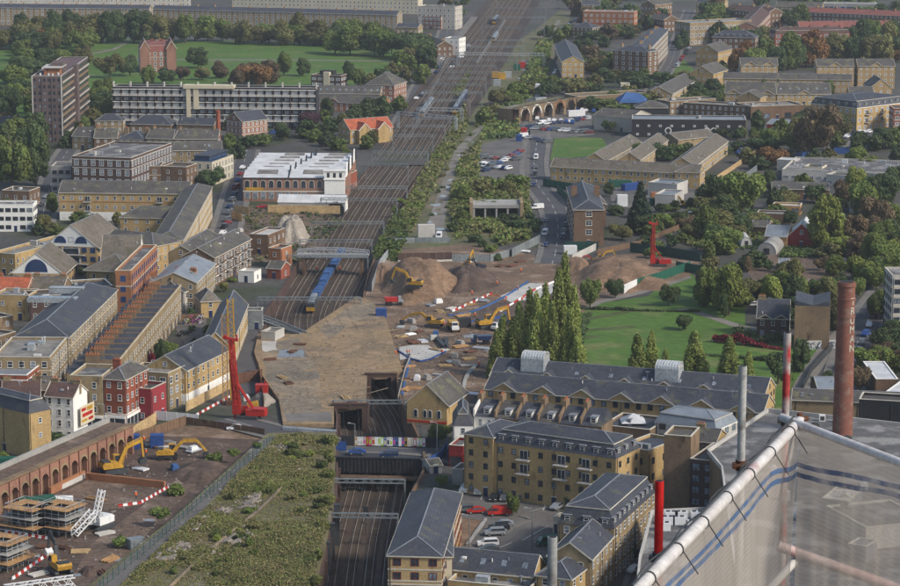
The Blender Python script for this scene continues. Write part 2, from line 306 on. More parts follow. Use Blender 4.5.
def hip_roof(mb,x0,x1,y0,y1,z,rh,oh,m=0):
 X0,X1,Y0,Y1=x0-oh,x1+oh,y0-oh,y1+oh;w,d=X1-X0,Y1-Y0
 if w>=d:r=[(X0+d/2,(Y0+Y1)/2),(X1-d/2,(Y0+Y1)/2)]
 else:r=[((X0+X1)/2,Y0+w/2),((X0+X1)/2,Y1-w/2)]
 zb=z-.1
 v=[(X0,Y0,zb),(X1,Y0,zb),(X1,Y1,zb),(X0,Y1,zb),(X0,Y0,z+.12),(X1,Y0,z+.12),(X1,Y1,z+.12),(X0,Y1,z+.12),(r[0][0],r[0][1],z+rh),(r[1][0],r[1][1],z+rh)]
 side=[(0,1,5,4),(1,2,6,5),(2,3,7,6),(3,0,4,7),(3,2,1,0)]
 top=[(4,5,9,8),(5,6,9),(6,7,8,9),(7,4,8)]if w>=d else[(4,5,8),(5,6,9,8),(6,7,9),(7,4,8,9)]
 mb.add(v,side+top,m);mb.bar(v[8],v[9],.3,.16,m+1)
 for a,b in(((4,8),(5,9),(6,9),(7,8))if w>=d else((4,8),(5,8),(6,9),(7,9))):mb.bar(v[a],v[b],.26,.14,m+1)
 for a,b in((4,5),(5,6),(6,7),(7,4)):mb.bar((v[a][0],v[a][1],z),(v[b][0],v[b][1],z),.16,.22,m+2)
FOOT=[]
def bld(name,label,a,b,D,h,z0=0.0,roof='gable',axis='x',rh=3.0,wall='stock',rm='slateold',floors=3,bay=3.0,win=(1.1,1.5),faces='frlb',style='white',chim=0,dorm=0,bands=(),bandm='stone',oh=.3,par=.7,gf=None,balc=(),group=None,cat='building',door=1,wz=.9,detail=None,gablem=None,shop=None,foot=0,clutter=0,skip=(),gablets=0,lights=0,cop='stone',chw='stock'):
 A=G(a[0],a[1],z0+h);B_=G(b[0],b[1],z0+h)
 d=(B_-A);W=d.length;ang=math.atan2(d.y,d.x);xa=d/W;ya=Vector((-xa.y,xa.x,0))
 if isinstance(D,tuple):
  c=G(D[0],D[1],z0+h);D=abs((c-A).dot(ya))
 root=thing(name,label,cat,(A.x,A.y,z0),ang,group)
 if detail is None:detail=A.y<900
 wb=MB();wb.box(0,0,-foot,W,D,h)
 if roof=='gable':
  e=.0
  if axis=='x':wb.prof([(0,h),(D,h),(D/2,h+rh)],0.0,W,'x')
  else:wb.prof([(0,h),(W,h),(W/2,h+rh)],0,D,'y')
 wb.ob('wall',wall,root)
 rb=MB()
 if roof=='gable':gable_roof(rb,0,W,0,D,h+.01,rh,oh,axis);ro=rb.ob('roof',[rm,'lead','stone'],root);topz=h+rh
 elif roof=='hip':hip_roof(rb,0,W,0,D,h+.02,rh,oh);ro=rb.ob('roof',[rm,'lead','stone'],root);topz=h+rh
 elif roof=='flat':
  rb.box(.3,.3,h+.01,W-.3,D-.3,h+.12);ro=rb.ob('roof',rm,root);topz=h+.1
  p=MB();t=.3
  for(x0,y0,x1,y1)in((0,0,W,t),(0,D-t,W,D),(0,t,t,D-t),(W-t,t,W,D-t)):p.box(x0,y0,h,x1,y1,h+par,0)
  for(x0,y0,x1,y1)in((-.06,-.06,W+.06,t+.06),(-.06,D-t-.06,W+.06,D+.06),(-.06,t+.06,t+.06,D-t-.06),(W-t-.06,t+.06,W+.06,D-t-.06)):p.box(x0,y0,h+par,x1,y1,h+par+.14,1)
  p.ob('parapet',[wall,cop],root)
 elif roof=='mansard':
  i=min(1.5,rh*.5);v=[(-.1,-.1,h),(W+.1,-.1,h),(W+.1,D+.1,h),(-.1,D+.1,h),(i,i,h+rh),(W-i,i,h+rh),(W-i,D-i,h+rh),(i,D-i,h+rh)]
  mid=h+rh+min(1.2,D*.08)
  rb.add(v,[(3,2,1,0),(0,1,5,4),(1,2,6,5),(2,3,7,6),(3,0,4,7)]);hip_roof(rb,i,W-i,i,D-i,h+rh+.05,min(1.6,D*.12),.12)
  ro=rb.ob('roof',[rm,'lead','stone'],root);topz=h+rh+1
 elif roof=='saw':
  n=max(1,round(D/9));st=D/n
  for k in range(n):rb.prof([(k*st,h),(k*st+st-.02,h),(k*st+st-.02,h+rh)],.0,W,'x')
  ro=rb.ob('roof',rm,root);topz=h+rh
 elif roof=='butter':
  n=max(1,round(W/8));st=W/n
  for k in range(n):rb.prof([(k*st,h),(k*st+st-.02,h),(k*st+st-.02,h+rh),(k*st+st/2,h+.3),(k*st,h+rh)],.3,D,'y')
  ro=rb.ob('roof',rm,root);topz=h+rh
 cdir=(CAM-Vector((A.x,A.y,0)));vis=[]
 for fc,nrm in(('f',-ya),('r',xa),('b',ya),('l',-xa)):
  o,dd,ln=FACES[fc](W,D);mid=A+xa*(o[0]+dd[0]*ln/2)+ya*(o[1]+dd[1]*ln/2)
  if nrm.dot(CAM-mid)/(CAM-mid).length>-.04 and fc in faces:vis.append((fc,o,dd,ln))
 specs=[];sh=h/floors if floors else 0
 for fc,o,dd,ln in vis:
  if not floors:break
  n=max(1,int(ln/bay));st=ln/n
  for r_ in range(floors):
   for c_ in range(n):
    if A.y>1150 and '_b' not in style:style+='_b'
    if(r_==0 and(shop or(c_==n//2 and door and fc==vis[0][0])))or(fc,r_,c_)in skip:continue
    ww,hh=win;z=r_*sh+min(wz,sh*.3);hh=min(hh,sh*.72)
    if r_==0 and fc=='f' and balc:pass
    specs.append((o,dd,c_*st+(st-ww)/2,z,ww,hh,style))
  if roof=='gable' and((axis=='x' and fc in 'lr')or(axis=='y' and fc in 'fb'))and rh>3.2:
   specs.append((o,dd,ln/2-win[0]/2,h+rh*.18,win[0],min(win[1],rh*.4),style))
 place_windows(root,specs,detail)
 if door and vis and floors and not shop:
  fc,o,dd,ln=vis[0];n=max(1,int(ln/bay));st=ln/n;u=(n//2)*st+st/2
  dm=MB();dm.box(-.55,-.06,.02,.55,.0,2.2,0);dm.box(-.65,-.09,2.2,.65,0,2.35,1);dm.ob('door',['darkblue','frame'],root,loc=(o[0]+dd[0]*u,o[1]+dd[1]*u,0),rz=math.atan2(dd[1],dd[0]))
 for zb in bands:
  bb=MB();t=.07;q=.28
  for(x0,y0,x1,y1)in((-t,-t,W+t,0),(-t,D,W+t,D+t),(-t,0,0,D),(W,0,W+t,D)):bb.box(x0,y0,zb,x1,y1,zb+q)
  bb.ob('string_course',bandm,root)
 if gf:
  bb=MB();t=.04;q=sh*.93 if floors else 3
  for fc,o,dd,ln in vis:
   bb.v,bb.f,bb.m=bb.v,bb.f,bb.m
   n_=(dd[1],-dd[0]);x0,y0=o;x1,y1=o[0]+dd[0]*ln,o[1]+dd[1]*ln
   bb.box(min(x0,x1,x0+n_[0]*t,x1+n_[0]*t),min(y0,y1,y0+n_[1]*t,y1+n_[1]*t),0,max(x0,x1,x0+n_[0]*t,x1+n_[0]*t),max(y0,y1,y0+n_[1]*t,y1+n_[1]*t),q)
  bb.ob('ground_floor_render',gf,root)
 if shop:
  for fc,o,dd,ln in vis[:2]:
   sb=MB();sb.box(.2,-.12,.3,ln-.2,0,2.6,1);sb.box(.1,-.35,2.6,ln-.1,0,3.3,0);n=max(1,int(ln/2.2))
   for i in range(n+1):x=.2+(ln-.4)*i/n;sb.box(x-.08,-.18,.02,x+.08,0,2.6,0)
   sb.ob('shopfront',[shop,'glass'],root,loc=(o[0],o[1],0),rz=math.atan2(dd[1],dd[0]))
 if gablem and roof=='gable':
  g=MB();
  for fc,o,dd,ln in vis:
   if(axis=='x' and fc in 'lr')or(axis=='y' and fc in 'fb'):
    g=MB();g.prof([(0.05,h-.1),(ln-.05,h-.1),(ln/2,h+rh-.1)],-.05,0,'y');g.ob('gable',gablem,root,loc=(o[0],o[1],0),rz=math.atan2(dd[1],dd[0]))
 if detail and h>5 and floors:
  for fc,o,dd,ln in vis:
   for u in((.03,.5)if ln>14 else(.04,)):
    k=MB();k.cyl((0,-.1,.1),(0,-.1,h-.1),.07,.07,6);k.ob('downpipe','darksteel',root,loc=(o[0]+dd[0]*u*ln,o[1]+dd[1]*u*ln,0),rz=math.atan2(dd[1],dd[0]))
 for i in range(chim):
  u=(i+.5)/chim if chim>2 else(.12 if i==0 else .9)
  if axis=='x' or roof!='gable':x,y,zz,r_=u*W,D/2,(h+rh if roof in('gable','hip')else topz),math.pi/2 if W>D else 0
  else:x,y,zz,r_=W/2,u*D,h+rh,0
  link('chimney',stack_mesh(4,chw),ro,(x,y,zz-.2),r_)
 if dorm:
  for fc,o,dd,ln in vis:
   if fc!=vis[0][0]and roof!='mansard':continue
   n=dorm if fc==vis[0][0]else max(1,int(dorm*ln/vis[0][3]))
   for i in range(n):
    u=ln*(i+.5)/n;zz=h+.35;dm=MB()
    dm.box(-.75,-.02,0,.75,2.2,1.5,0);dm.box(-.9,-.15,1.5,.9,2.4,1.65,1)
    n_=(dd[1],-dd[0]);ins=.35 if roof=='mansard' else .9
    x,y=o[0]+dd[0]*u-n_[0]*ins,o[1]+dd[1]*u-n_[1]*ins
    rr=math.atan2(dd[1],dd[0]);do=dm.ob('dormer',[rm,'lead'],ro,loc=(x,y,zz),rz=rr)
# the dormer's window is part of the same small mesh level below roof: merge a frame into it
    wm=win_mesh(1.1,1.15,'white')[2];wo=link('dormer_window',wm,ro,(x-dd[0]*.55+n_[0]*.03,y-dd[1]*.55+n_[1]*.03,zz+.15),rr)
 for i in range(gablets):
  fc,o,dd,ln=vis[0];u=ln*(i+.5)/gablets;gw=min(3.2,ln/gablets*.35);n_=(dd[1],-dd[0])
  g=MB();g.prof([(-gw,0),(gw,0),(0,gw*.6)],-.25,D*.4,'y',0);g.prof([(-gw-.4,-.2),(0,gw*.6+.05),(gw+.4,-.2),(gw+.4,.05),(0,gw*.6+.3),(-gw-.4,.05)],-.55,D*.4,'y',1)
  g.prof([(-gw-.45,-.22),(0,gw*.6+.03),(gw+.45,-.22),(gw+.45,.07),(0,gw*.6+.35),(-gw-.45,.07)],-.65,-.552,'y',2)
  g.ob('gablet',[wall,rm,'stone'],ro,loc=(o[0]+dd[0]*u,o[1]+dd[1]*u,h),rz=math.atan2(dd[1],dd[0]))
 for(fc_,u,r_,wd)in balc:
  o,dd,ln=FACES[fc_](W,D);q=MB();q.box(-wd/2,-1.3,0,wd/2,0,.18,0)
  for zz in(.6,1.1):q.box(-wd/2,-1.3,zz,wd/2,-1.25,zz+.05,1);q.box(-wd/2,-1.25,zz,-wd/2+.05,0,zz+.05,1);q.box(wd/2-.05,-1.25,zz,wd/2,0,zz+.05,1)
  for i in range(int(wd/.25)+1):x=-wd/2+.02+i*(wd-.04)/int(wd/.25);q.box(x-.02,-1.29,.18,x+.02,-1.26,1.1,1)
  bo=q.ob('balcony',['palecon','darksteel'],root,loc=(o[0]+dd[0]*u*ln,o[1]+dd[1]*u*ln,r_*sh),rz=math.atan2(dd[1],dd[0]))
  dm=MB();dm.box(-wd*.3,-.1,.2,wd*.3,0,2.3,0);dm.box(-wd*.27,-.12,.28,-.06,-.1,2.2,1);dm.box(.06,-.12,.28,wd*.27,-.1,2.2,1);dm.ob('balcony_door',['frame','glass'],bo)
 for i in range(lights):
  x=W*(i+.5)/lights;s_=.25
  if roof=='gable' and axis=='x':
   yy=D*.22;zz=h+rh*yy/(D/2)+.24;k=MB();sl=rh/(D/2);k.add([(-.5,-.6,-.6*sl),(.5,-.6,-.6*sl),(.5,.6,.6*sl),(-.5,.6,.6*sl),(-.5,-.6,-.6*sl+.1),(.5,-.6,-.6*sl+.1),(.5,.6,.6*sl+.1),(-.5,.6,.6*sl+.1)],[(3,2,1,0),(4,5,6,7),(0,1,5,4),(1,2,6,5),(2,3,7,6),(3,0,4,7)])
   k.ob('rooflight','paleglass',ro,loc=(x,yy,zz))
 rr_=random.Random(label)
 if roof=='gable' and axis=='x' and A.y<1250 and rm!='whiteroof':
  for i in range(min(7,int(W/7)+1)):
   x,yy=rr_.uniform(.06,.94)*W,D*rr_.uniform(.1,.42);zz=h+rh*yy/(D/2)+.2;k=MB();q=rr_.random()
   if q<.5:k.cyl((0,0,0),(0,0,.75),.13,.11,7);nm='vent_pipe'
   elif q<.8:k.box(-.4,-.35,0,.4,.45,.4);nm='roof_vent'
   else:k.bar((0,0,0),(0,0,2),.05);k.bar((-.6,0,1.9),(.6,0,1.9),.05);k.bar((-.3,-.4,1.7),(-.3,.4,1.7),.04);k.bar((.3,-.4,1.7),(.3,.4,1.7),.04);nm='aerial'
   k.ob(nm,rr_.choice(['galv','lead','frame']),ro,loc=(x,yy,zz))
 for i in range(clutter):
  k=MB();sx,sy,sz=rr_.uniform(.8,2.8),rr_.uniform(.8,2.2),rr_.uniform(.5,1.8);kind=rr_.random()
  if kind<.5:
   k.box(-sx/2,-sy/2,0,sx/2,sy/2,sz);k.box(-sx/2-.05,-sy/2-.05,sz,sx/2+.05,sy/2+.05,sz+.08);nm='plant_unit'
  elif kind<.8:k.cyl((0,0,0),(0,0,sz),.2,.2,8);k.cyl((0,0,sz),(0,0,sz+.15),.35,.3,8);nm='roof_vent'
  else:k.prof([(-.6,0),(.6,0),(.6,.35),(0,.7),(-.6,.35)],-1,1,'y');nm='skylight'
  k.ob(nm,rr_.choice(['galv','palecon','whiteroof','lead']),ro,loc=(rr_.uniform(1.5,W-1.5),rr_.uniform(1.5,D-1.5),topz if roof=='flat' else topz-.2))
 FOOT.append([(A+xa*u+ya*v)for u,v in((-3,-3),(W+3,-3),(W+3,D+3),(-3,D+3))])
 return root,W,D,ro
# ============================================================ trees
def crown_mesh(kind,seed,nleaf):
 r=np.random.default_rng(seed)
 cs,rs=[],[]
 if kind=='round':
  for i in range(26):
   d=r.normal(size=3);d/=np.linalg.norm(d);d*=r.uniform(.2,.80);d[2]=d[2]*.8-.04
   d[:2]*=1+.22*math.sin(2*math.atan2(d[1],d[0])+seed);cs.append(d);rs.append(r.choice([.16,.22,.3,.4]))
 elif kind=='oval':
  for i in range(30):
   z=r.uniform(-1,1);q=math.sqrt(max(0,1-z*z))*.55*(1-.18*z);t=r.uniform(0,6.28)
   cs.append([q*math.cos(t),q*math.sin(t),z*.82]);rs.append(r.uniform(.22,.38))
 elif kind=='poplar':
  for i in range(46):
   z=r.uniform(-1,.97);q=(1-((z+1)/2)**1.7)*.62+.02;t=r.uniform(0,6.28)
   cs.append([q*math.cos(t)*r.uniform(.5,1),q*math.sin(t)*r.uniform(.5,1),z*.95]);rs.append(.19+.25*(1-(z+1)/2))
 elif kind=='conifer':
  for i in range(60):
   z=-1+2*(i/60);q=(1-(z+1)/2)*.72;t=i*2.4;cs.append([q*math.cos(t),q*math.sin(t),z]);rs.append(.10+.22*(1-(z+1)/2))
 elif kind=='bush':
  for i in range(14):
   t=r.uniform(0,6.28);q=r.uniform(0,.7);cs.append([q*math.cos(t),q*math.sin(t),r.uniform(-.6,.3)*(1-q*.5)]);rs.append(r.uniform(.25,.45))
 cs=np.array(cs);rs=np.array(rs);n=nleaf;ci=r.choice(len(cs),n,p=rs**2/np.sum(rs**2))
 d=r.normal(size=(n,3));d[:,2]+=.15;d/=np.linalg.norm(d,axis=1)[:,None]
 p=cs[ci]+d*(rs[ci]*r.uniform(.55,1.08,n))[:,None]
 nr=d+r.normal(size=(n,3))*.55;nr/=np.linalg.norm(nr,axis=1)[:,None]
 t=np.cross(nr,r.normal(size=(n,3)));t/=np.linalg.norm(t,axis=1)[:,None];b=np.cross(nr,t)
 sz={'round':.043,'oval':.043,'poplar':.046,'conifer':.075,'bush':.09}[kind]*r.uniform(.7,1.4,n)
 if n<2000 and kind!='bush':sz=sz*1.9
 t*=sz[:,None];b*=(sz*.75)[:,None]
 if kind in('poplar','conifer'):t[:,2]*=.5;b[:,2]*=.5
 v=np.stack([p-t-b,p+t-b,p+t+b,p-t+b],1).reshape(-1,3)
 vl=np.clip(r.normal(.5,.16,len(cs))[ci]*.75+r.uniform(0,.25,n),0,1)
 me=bpy.data.meshes.new('crown');me.vertices.add(4*n);me.vertices.foreach_set('co',v.ravel());me.loops.add(4*n);me.loops.foreach_set('vertex_index',np.arange(4*n))
 me.polygons.add(n);me.polygons.foreach_set('loop_start',np.arange(0,4*n,4));me.update(calc_edges=True)
 at=me.attributes.new('v','FLOAT','FACE');at.data.foreach_set('value',vl.astype(np.float32));me.materials.append(M['leaf_mid']);return me
CROWN={k:[crown_mesh(k,s*7+hash(k)%1+i,n)for i,s in enumerate(range(1,c+1))]for k,n,c in(('round',7500,6),('oval',7500,5),('poplar',9000,6),('conifer',4200,2),('bush',900,4))}
def trunk_mesh(seed):
 r=random.Random(seed);b=MB();b.cyl((0,0,0),(0,0,.55),.05,.032,8);b.cyl((0,0,.55),(.02,0,.85),.032,.01,6)
 for i in range(6):
  t=i*1.05+r.uniform(-.2,.2);z=.3+.08*i;b.cyl((0,0,z),(math.cos(t)*.27,math.sin(t)*.27,z+.22),.02,.006,5)
 me=b.mesh('trunk',['bark']);return me
TRUNK=[trunk_mesh(i)for i in range(3)]
tcount=[0]
PEND=[]
def tree(px,py,wpx,hpx,kind='round',m='leaf_mid',label=None,group=None,name=None,z=0.0,cat=None):
 if kind in('round','oval'):PEND.append((px,py,wpx,hpx,kind,m,label,group,name,z,cat))
 else:tree1(px,py,wpx,hpx,kind,m,label,group,name,z,cat)
def tree1(px,py,wpx,hpx,kind='round',m='leaf_mid',label=None,group=None,name=None,z=0.0,cat=None):
 """base at a ground pixel, crown width and total height in pixels"""
 p=G(px,py,z);s=S(py);w=wpx/s;h=hpx/s;tcount[0]+=1;i=tcount[0];rr=random.Random(i*13+int(px))
 bushy=kind=='bush';low={'bush':0,'poplar':.03,'conifer':.02}.get(kind,.05)
 if name is None:name={'bush':'bush','poplar':'poplar_tree','conifer':'conifer_tree'}.get(kind,'broadleaf_tree')
 me=CROWN[kind][i%len(CROWN[kind])]
 if bushy:
  o=link(name,me);o.location=(p.x,p.y,z+h*.42);o.scale=(w/1.9,w/1.9,h/1.7);o.rotation_euler=(0,0,rr.uniform(0,6.28));c=o
  tag(o,label,cat or 'bush',group)
 else:
  o=thing(name,label,cat or 'tree',tuple(p),rr.uniform(0,6.28),group)
  c=link('crown',me,o);hh=h*(1-low)/2;c.location=(0,0,h*low+hh*.97)
  k={'round':1.8,'oval':1.7,'poplar':1.45,'conifer':1.7}[kind];c.scale=(w/k,w/k*rr.uniform(.9,1.1),hh*(1.12 if kind in('round',)else 1.0))
  t=link('trunk',TRUNK[i%3],o);q=min(h*.55,w*(.5 if kind=='poplar' else .9));t.scale=(q,q,h*.95)
 c.material_slots[0].link='OBJECT';c.material_slots[0].material=M[m]
 return o
def plant_all():
 P=sorted(PEND,key=lambda a:-a[2]*a[3]*(.6 if a[7]else 4));far=P[295:]
 for a in P[:295]:tree1(*a)
 low={k:[crown_mesh(k,50+i,1500)for i in range(3)]for k in('round','oval')};V=[];VL=[];MI=[];ms=[];r=random.Random(1)
 tb=MB()
 for i,(px,py,wp,hp,kind,m,*_)in enumerate(far):
  me=low[kind][i%3];n=len(me.vertices);co=np.empty(n*3,np.float32);me.vertices.foreach_get('co',co);co=co.reshape(-1,3);va=np.empty(n//4,np.float32);me.attributes['v'].data.foreach_get('value',va)
  p=G(px,py);s=S(py);w=wp/s;h=hp/s;a=r.uniform(0,6.28);k={'round':1.8,'oval':1.7}[kind];hh=h*.475;x=co[:,0]*w/k*1.15;y=co[:,1]*w/k*1.15
  V.append(np.stack([p.x+x*math.cos(a)-y*math.sin(a),p.y+x*math.sin(a)+y*math.cos(a),h*.05+hh*.97+co[:,2]*hh*1.12],1));VL.append(np.clip(va+r.uniform(-.2,.2),0,1))
  if m not in ms:ms.append(m)
  MI.append(np.full(n//4,ms.index(m),np.int32));tb.cyl((p.x,p.y,0),(p.x,p.y,h*.6),h*.03,h*.015,5,0)
 v=np.concatenate(V).astype(np.float32);n=len(v)//4;nt_=len(tb.v);nf=len(tb.f)
 me=bpy.data.meshes.new('far_trees');me.vertices.add(4*n);me.vertices.foreach_set('co',v.ravel());me.loops.add(4*n);me.loops.foreach_set('vertex_index',np.arange(4*n));me.polygons.add(n);me.polygons.foreach_set('loop_start',np.arange(0,4*n,4));me.polygons.foreach_set('material_index',np.concatenate(MI))
 for q in ms:me.materials.append(M[q])
 me.update(calc_edges=True);at=me.attributes.new('v','FLOAT','FACE');at.data.foreach_set('value',np.concatenate(VL));o=link('far_trees',me)
 tag(o,'remaining small far trees filling the gaps between distant buildings','trees',None,'stuff');link('trunks',tb.mesh('trunks',['bark']),o)['kind']='stuff'
def inpoly(x,y,poly):
 n=len(poly);c=np.zeros(x.shape,bool);j=n-1
 for i in range(n):
  xi,yi=poly[i][0],poly[i][1];xj,yj=poly[j][0],poly[j][1]
  if yi!=yj:c^=((yi>y)!=(yj>y))&(x<(xj-xi)*(y-yi)/(yj-yi)+xi)
  j=i
 return c
def noise2(x,y,s,seed=0):
 r=np.random.default_rng(seed);v=np.zeros_like(x)
 for k in range(5):
  a=r.uniform(0,6.28);f=s*(1.7**k)*r.uniform(.8,1.2);q=r.uniform(0,6.28)
  v+=np.sin((x*math.cos(a)+y*math.sin(a))*f+q)*np.sin((-x*math.sin(a)+y*math.cos(a))*f*1.1+q*2)/(1.35**k)
 return v
def scrub(name,poly_w,z,n,size,hgt,mats,label,seed=1,kind='stuff',cat='undergrowth',thresh=-.7,zf=None,fr=.12):
 """rough ground cover: many leaf sprays in one object; denser and taller in clumps"""
 r=np.random.default_rng(seed);P=np.array([(p[0],p[1])for p in poly_w]);mn,mx=P.min(0),P.max(0)
 x=r.uniform(mn[0],mx[0],n*3);y=r.uniform(mn[1],mx[1],n*3);k=inpoly(x,y,P);x,y=x[k][:n*2],y[k][:n*2]
 d=noise2(x,y,fr,seed);k=d>thresh+r.uniform(-.6,.6,len(x));x,y,d=x[k][:n],y[k][:n],d[k][:n];n=len(x)
 q=5;X=np.repeat(x,q)+r.normal(0,size*.7,n*q);Y=np.repeat(y,q)+r.normal(0,size*.7,n*q);dd=np.repeat(d,q)
 h=hgt*np.clip(.45+.45*dd,.12,1.6)*r.uniform(.3,1.1,n*q);zz=z if zf is None else zf(X,Y)
 p=np.stack([X,Y,zz+h],1);m=n*q
 nr=r.normal(size=(m,3))*.7+[0,-.25,.7];nr/=np.linalg.norm(nr,axis=1)[:,None];t=np.cross(nr,r.normal(size=(m,3)));t/=np.linalg.norm(t,axis=1)[:,None];b=np.cross(nr,t)
 sz=size*r.uniform(.5,1.2,m);t*=sz[:,None];b*=(sz*.7)[:,None]
 v=np.stack([p-t-b,p+t-b,p+t+b,p-t+b],1).reshape(-1,3)
 me=bpy.data.meshes.new(name);me.vertices.add(4*m);me.vertices.foreach_set('co',v.ravel());me.loops.add(4*m);me.loops.foreach_set('vertex_index',np.arange(4*m))
 me.polygons.add(m);me.polygons.foreach_set('loop_start',np.arange(0,4*m,4))
 g=noise2(X,Y,.09,seed+5)+r.normal(0,.45,m);mi=np.clip(((g+1.6)/3.2*len(mats)).astype(int),0,len(mats)-1);me.polygons.foreach_set('material_index',mi.astype(np.int32))
 for q_ in mats:me.materials.append(M[q_])
 me.update(calc_edges=True);at=me.attributes.new('v','FLOAT','FACE');at.data.foreach_set('value',r.uniform(0,1,m).astype(np.float32))
 o=link(name,me);return tag(o,label,cat,None,kind)
# ============================================================ the setting: ground, cutting, railway, roads, lawns
def zrail(Y):
 if Y<700:return-6.0
 if Y<950:return-6+(Y-700)/250*3.5
 if Y<1150:return-2.5+(Y-950)/200*2.3
 return-.2+min(1,(Y-1150)/60)*.32
cutL=[(296,640),(316,586),(327,540),(334,500),(336,470),(335,440),(333,404),(300,372),(268,345),(258,330),(266,310),(284,285),(300,256),(322,222),(342,195),(372,165)]
cutR=[(428,165),(412,188),(400,215),(384,240),(374,262),(366,288),(366,310),(382,340),(397,372),(402,400),(420,438),(426,470),(414,494),(402,550),(392,640)]
hole=[G(x,y)for x,y in cutL+cutR]
big=[(-4000,150),(4000,150),(6000,12000),(-6000,12000)]
vv=[Vector(p)for p in big]+[Vector((p.x,p.y))for p in hole]
n0,n1=4,len(hole)
edges=[(i,(i+1)%4)for i in range(4)]+[(n0+i,n0+(i+1)%n1)for i in range(n1)]
rv,re_,rf,*_=delaunay_2d_cdt(vv,edges,[],0,1e-4)
hp=[(p.x,p.y)for p in hole];gm=MB();gm.keep=1;gm.v=[(v.x,v.y,0)for v in rv]
for f in rf:
 cx=sum(rv[i].x for i in f)/3;cy=sum(rv[i].y for i in f)/3
 if not inpoly(np.array([cx]),np.array([cy]),hp)[0]:gm.f.append(tuple(f));gm.m.append(0)
structure('ground',gm,'town','dull grey brown town ground between all the buildings and streets')
# railway centre line
cpx=[(350,660,-6),(357,600,-6),(364,545,-6),(374,500,-6),(383,458,-6),(378,425,-6),(352,385,-6),(322,345,-5.3),(316,320,-5),(328,290,-4),(346,258,-3.0),(366,220,-2.2),(386,188,-1.3),(410,155,-.4),(432,120,.1),(458,82,.1),(482,46,.1),(500,20,.1),(520,-10,.1),(545,-50,.1)]
cw=[G(*c)for c in cpx]
def crom(P,step=6.0):
 out=[]
 for i in range(len(P)-1):
  a=P[max(0,i-1)];b=P[i];c=P[i+1];d=P[min(len(P)-1,i+2)];n=max(2,int((c-b).length/step))
  for k in range(n):
   t=k/n;out.append(.5*((2*b)+(c-a)*t+(2*a-5*b+4*c-d)*t*t+(-a+3*b-3*c+d)*t**3))
 out.append(P[-1]);return out
CL=crom([Vector((p.x,p.y,0))for p in cw])
def offs(line,d):
 o=[]
 for i,p in enumerate(line):
  t=(line[min(i+1,len(line)-1)]-line[max(i-1,0)]).normalized();o.append(Vector((p.x+t.y*d,p.y-t.x*d,p.z)))
 return o
def ribbon(mb,L,Rr,zf,m=0):
 for i in range(len(L)-1):
  a,b,c,d=L[i],Rr[i],Rr[i+1],L[i+1]
  mb.add([(a.x,a.y,zf(a)),(b.x,b.y,zf(b)),(c.x,c.y,zf(c)),(d.x,d.y,zf(d))],[(0,1,2,3)],m)
bed=MB();bed.keep=1
zb=lambda p:zrail(p.y)
hw=lambda p:38 if p.y<1150 else 16.5+min(5,(p.y-1150)*.01)
Lb=[];Rb=[]
for i,p in enumerate(CL):
 t=(CL[min(i+1,len(CL)-1)]-CL[max(i-1,0)]).normalized();q=hw(p);Lb.append(Vector((p.x-t.y*q,p.y+t.x*q,0)));Rb.append(Vector((p.x+t.y*q,p.y-t.x*q,0)))
ribbon(bed,Lb,Rb,zb)
structure('trackbed',bed,'ballast','dark stained ballast bed under the railway tracks')
for side,pts,lb in(('west',cutL,'soot dark retaining wall along the overgrown side of the railway cutting'),('east',cutR,'soot dark retaining wall along the building site side of the railway cutting')):
 W=[G(x,y)for x,y in pts];mb=MB();L=crom([Vector((p.x,p.y,0))for p in W],12)
 for i in range(len(L)-1):
  a,b=L[i],L[i+1];s_=1 if side=='east' else-1
  n=Vector((b.y-a.y,-(b.x-a.x),0)).normalized()*(.5)
  z0,z1=zrail(a.y)-.3,zrail(b.y)-.3;hi=.9 if a.y<625 else .25
  mb.add([(a.x,a.y,z0),(b.x,b.y,z1),(b.x,b.y,hi),(a.x,a.y,hi),(a.x+n.x,a.y+n.y,z0),(b.x+n.x,b.y+n.y,z1),(b.x+n.x,b.y+n.y,hi),(a.x+n.x,a.y+n.y,hi)],[(0,1,2,3),(7,6,5,4),(3,2,6,7),(0,4,5,1),(0,3,7,4),(1,5,6,2)])
 if side=='west':
  for i in range(0,len(L)-1):
   a=L[i]
   if a.y<720:mb.box(a.x-.1,a.y-.4,-6.2,a.x+1.1,a.y+.4,.4)
 tag(mb.ob('retaining_wall','darkbrick' if side=='west' else 'brown'),lb,'wall')
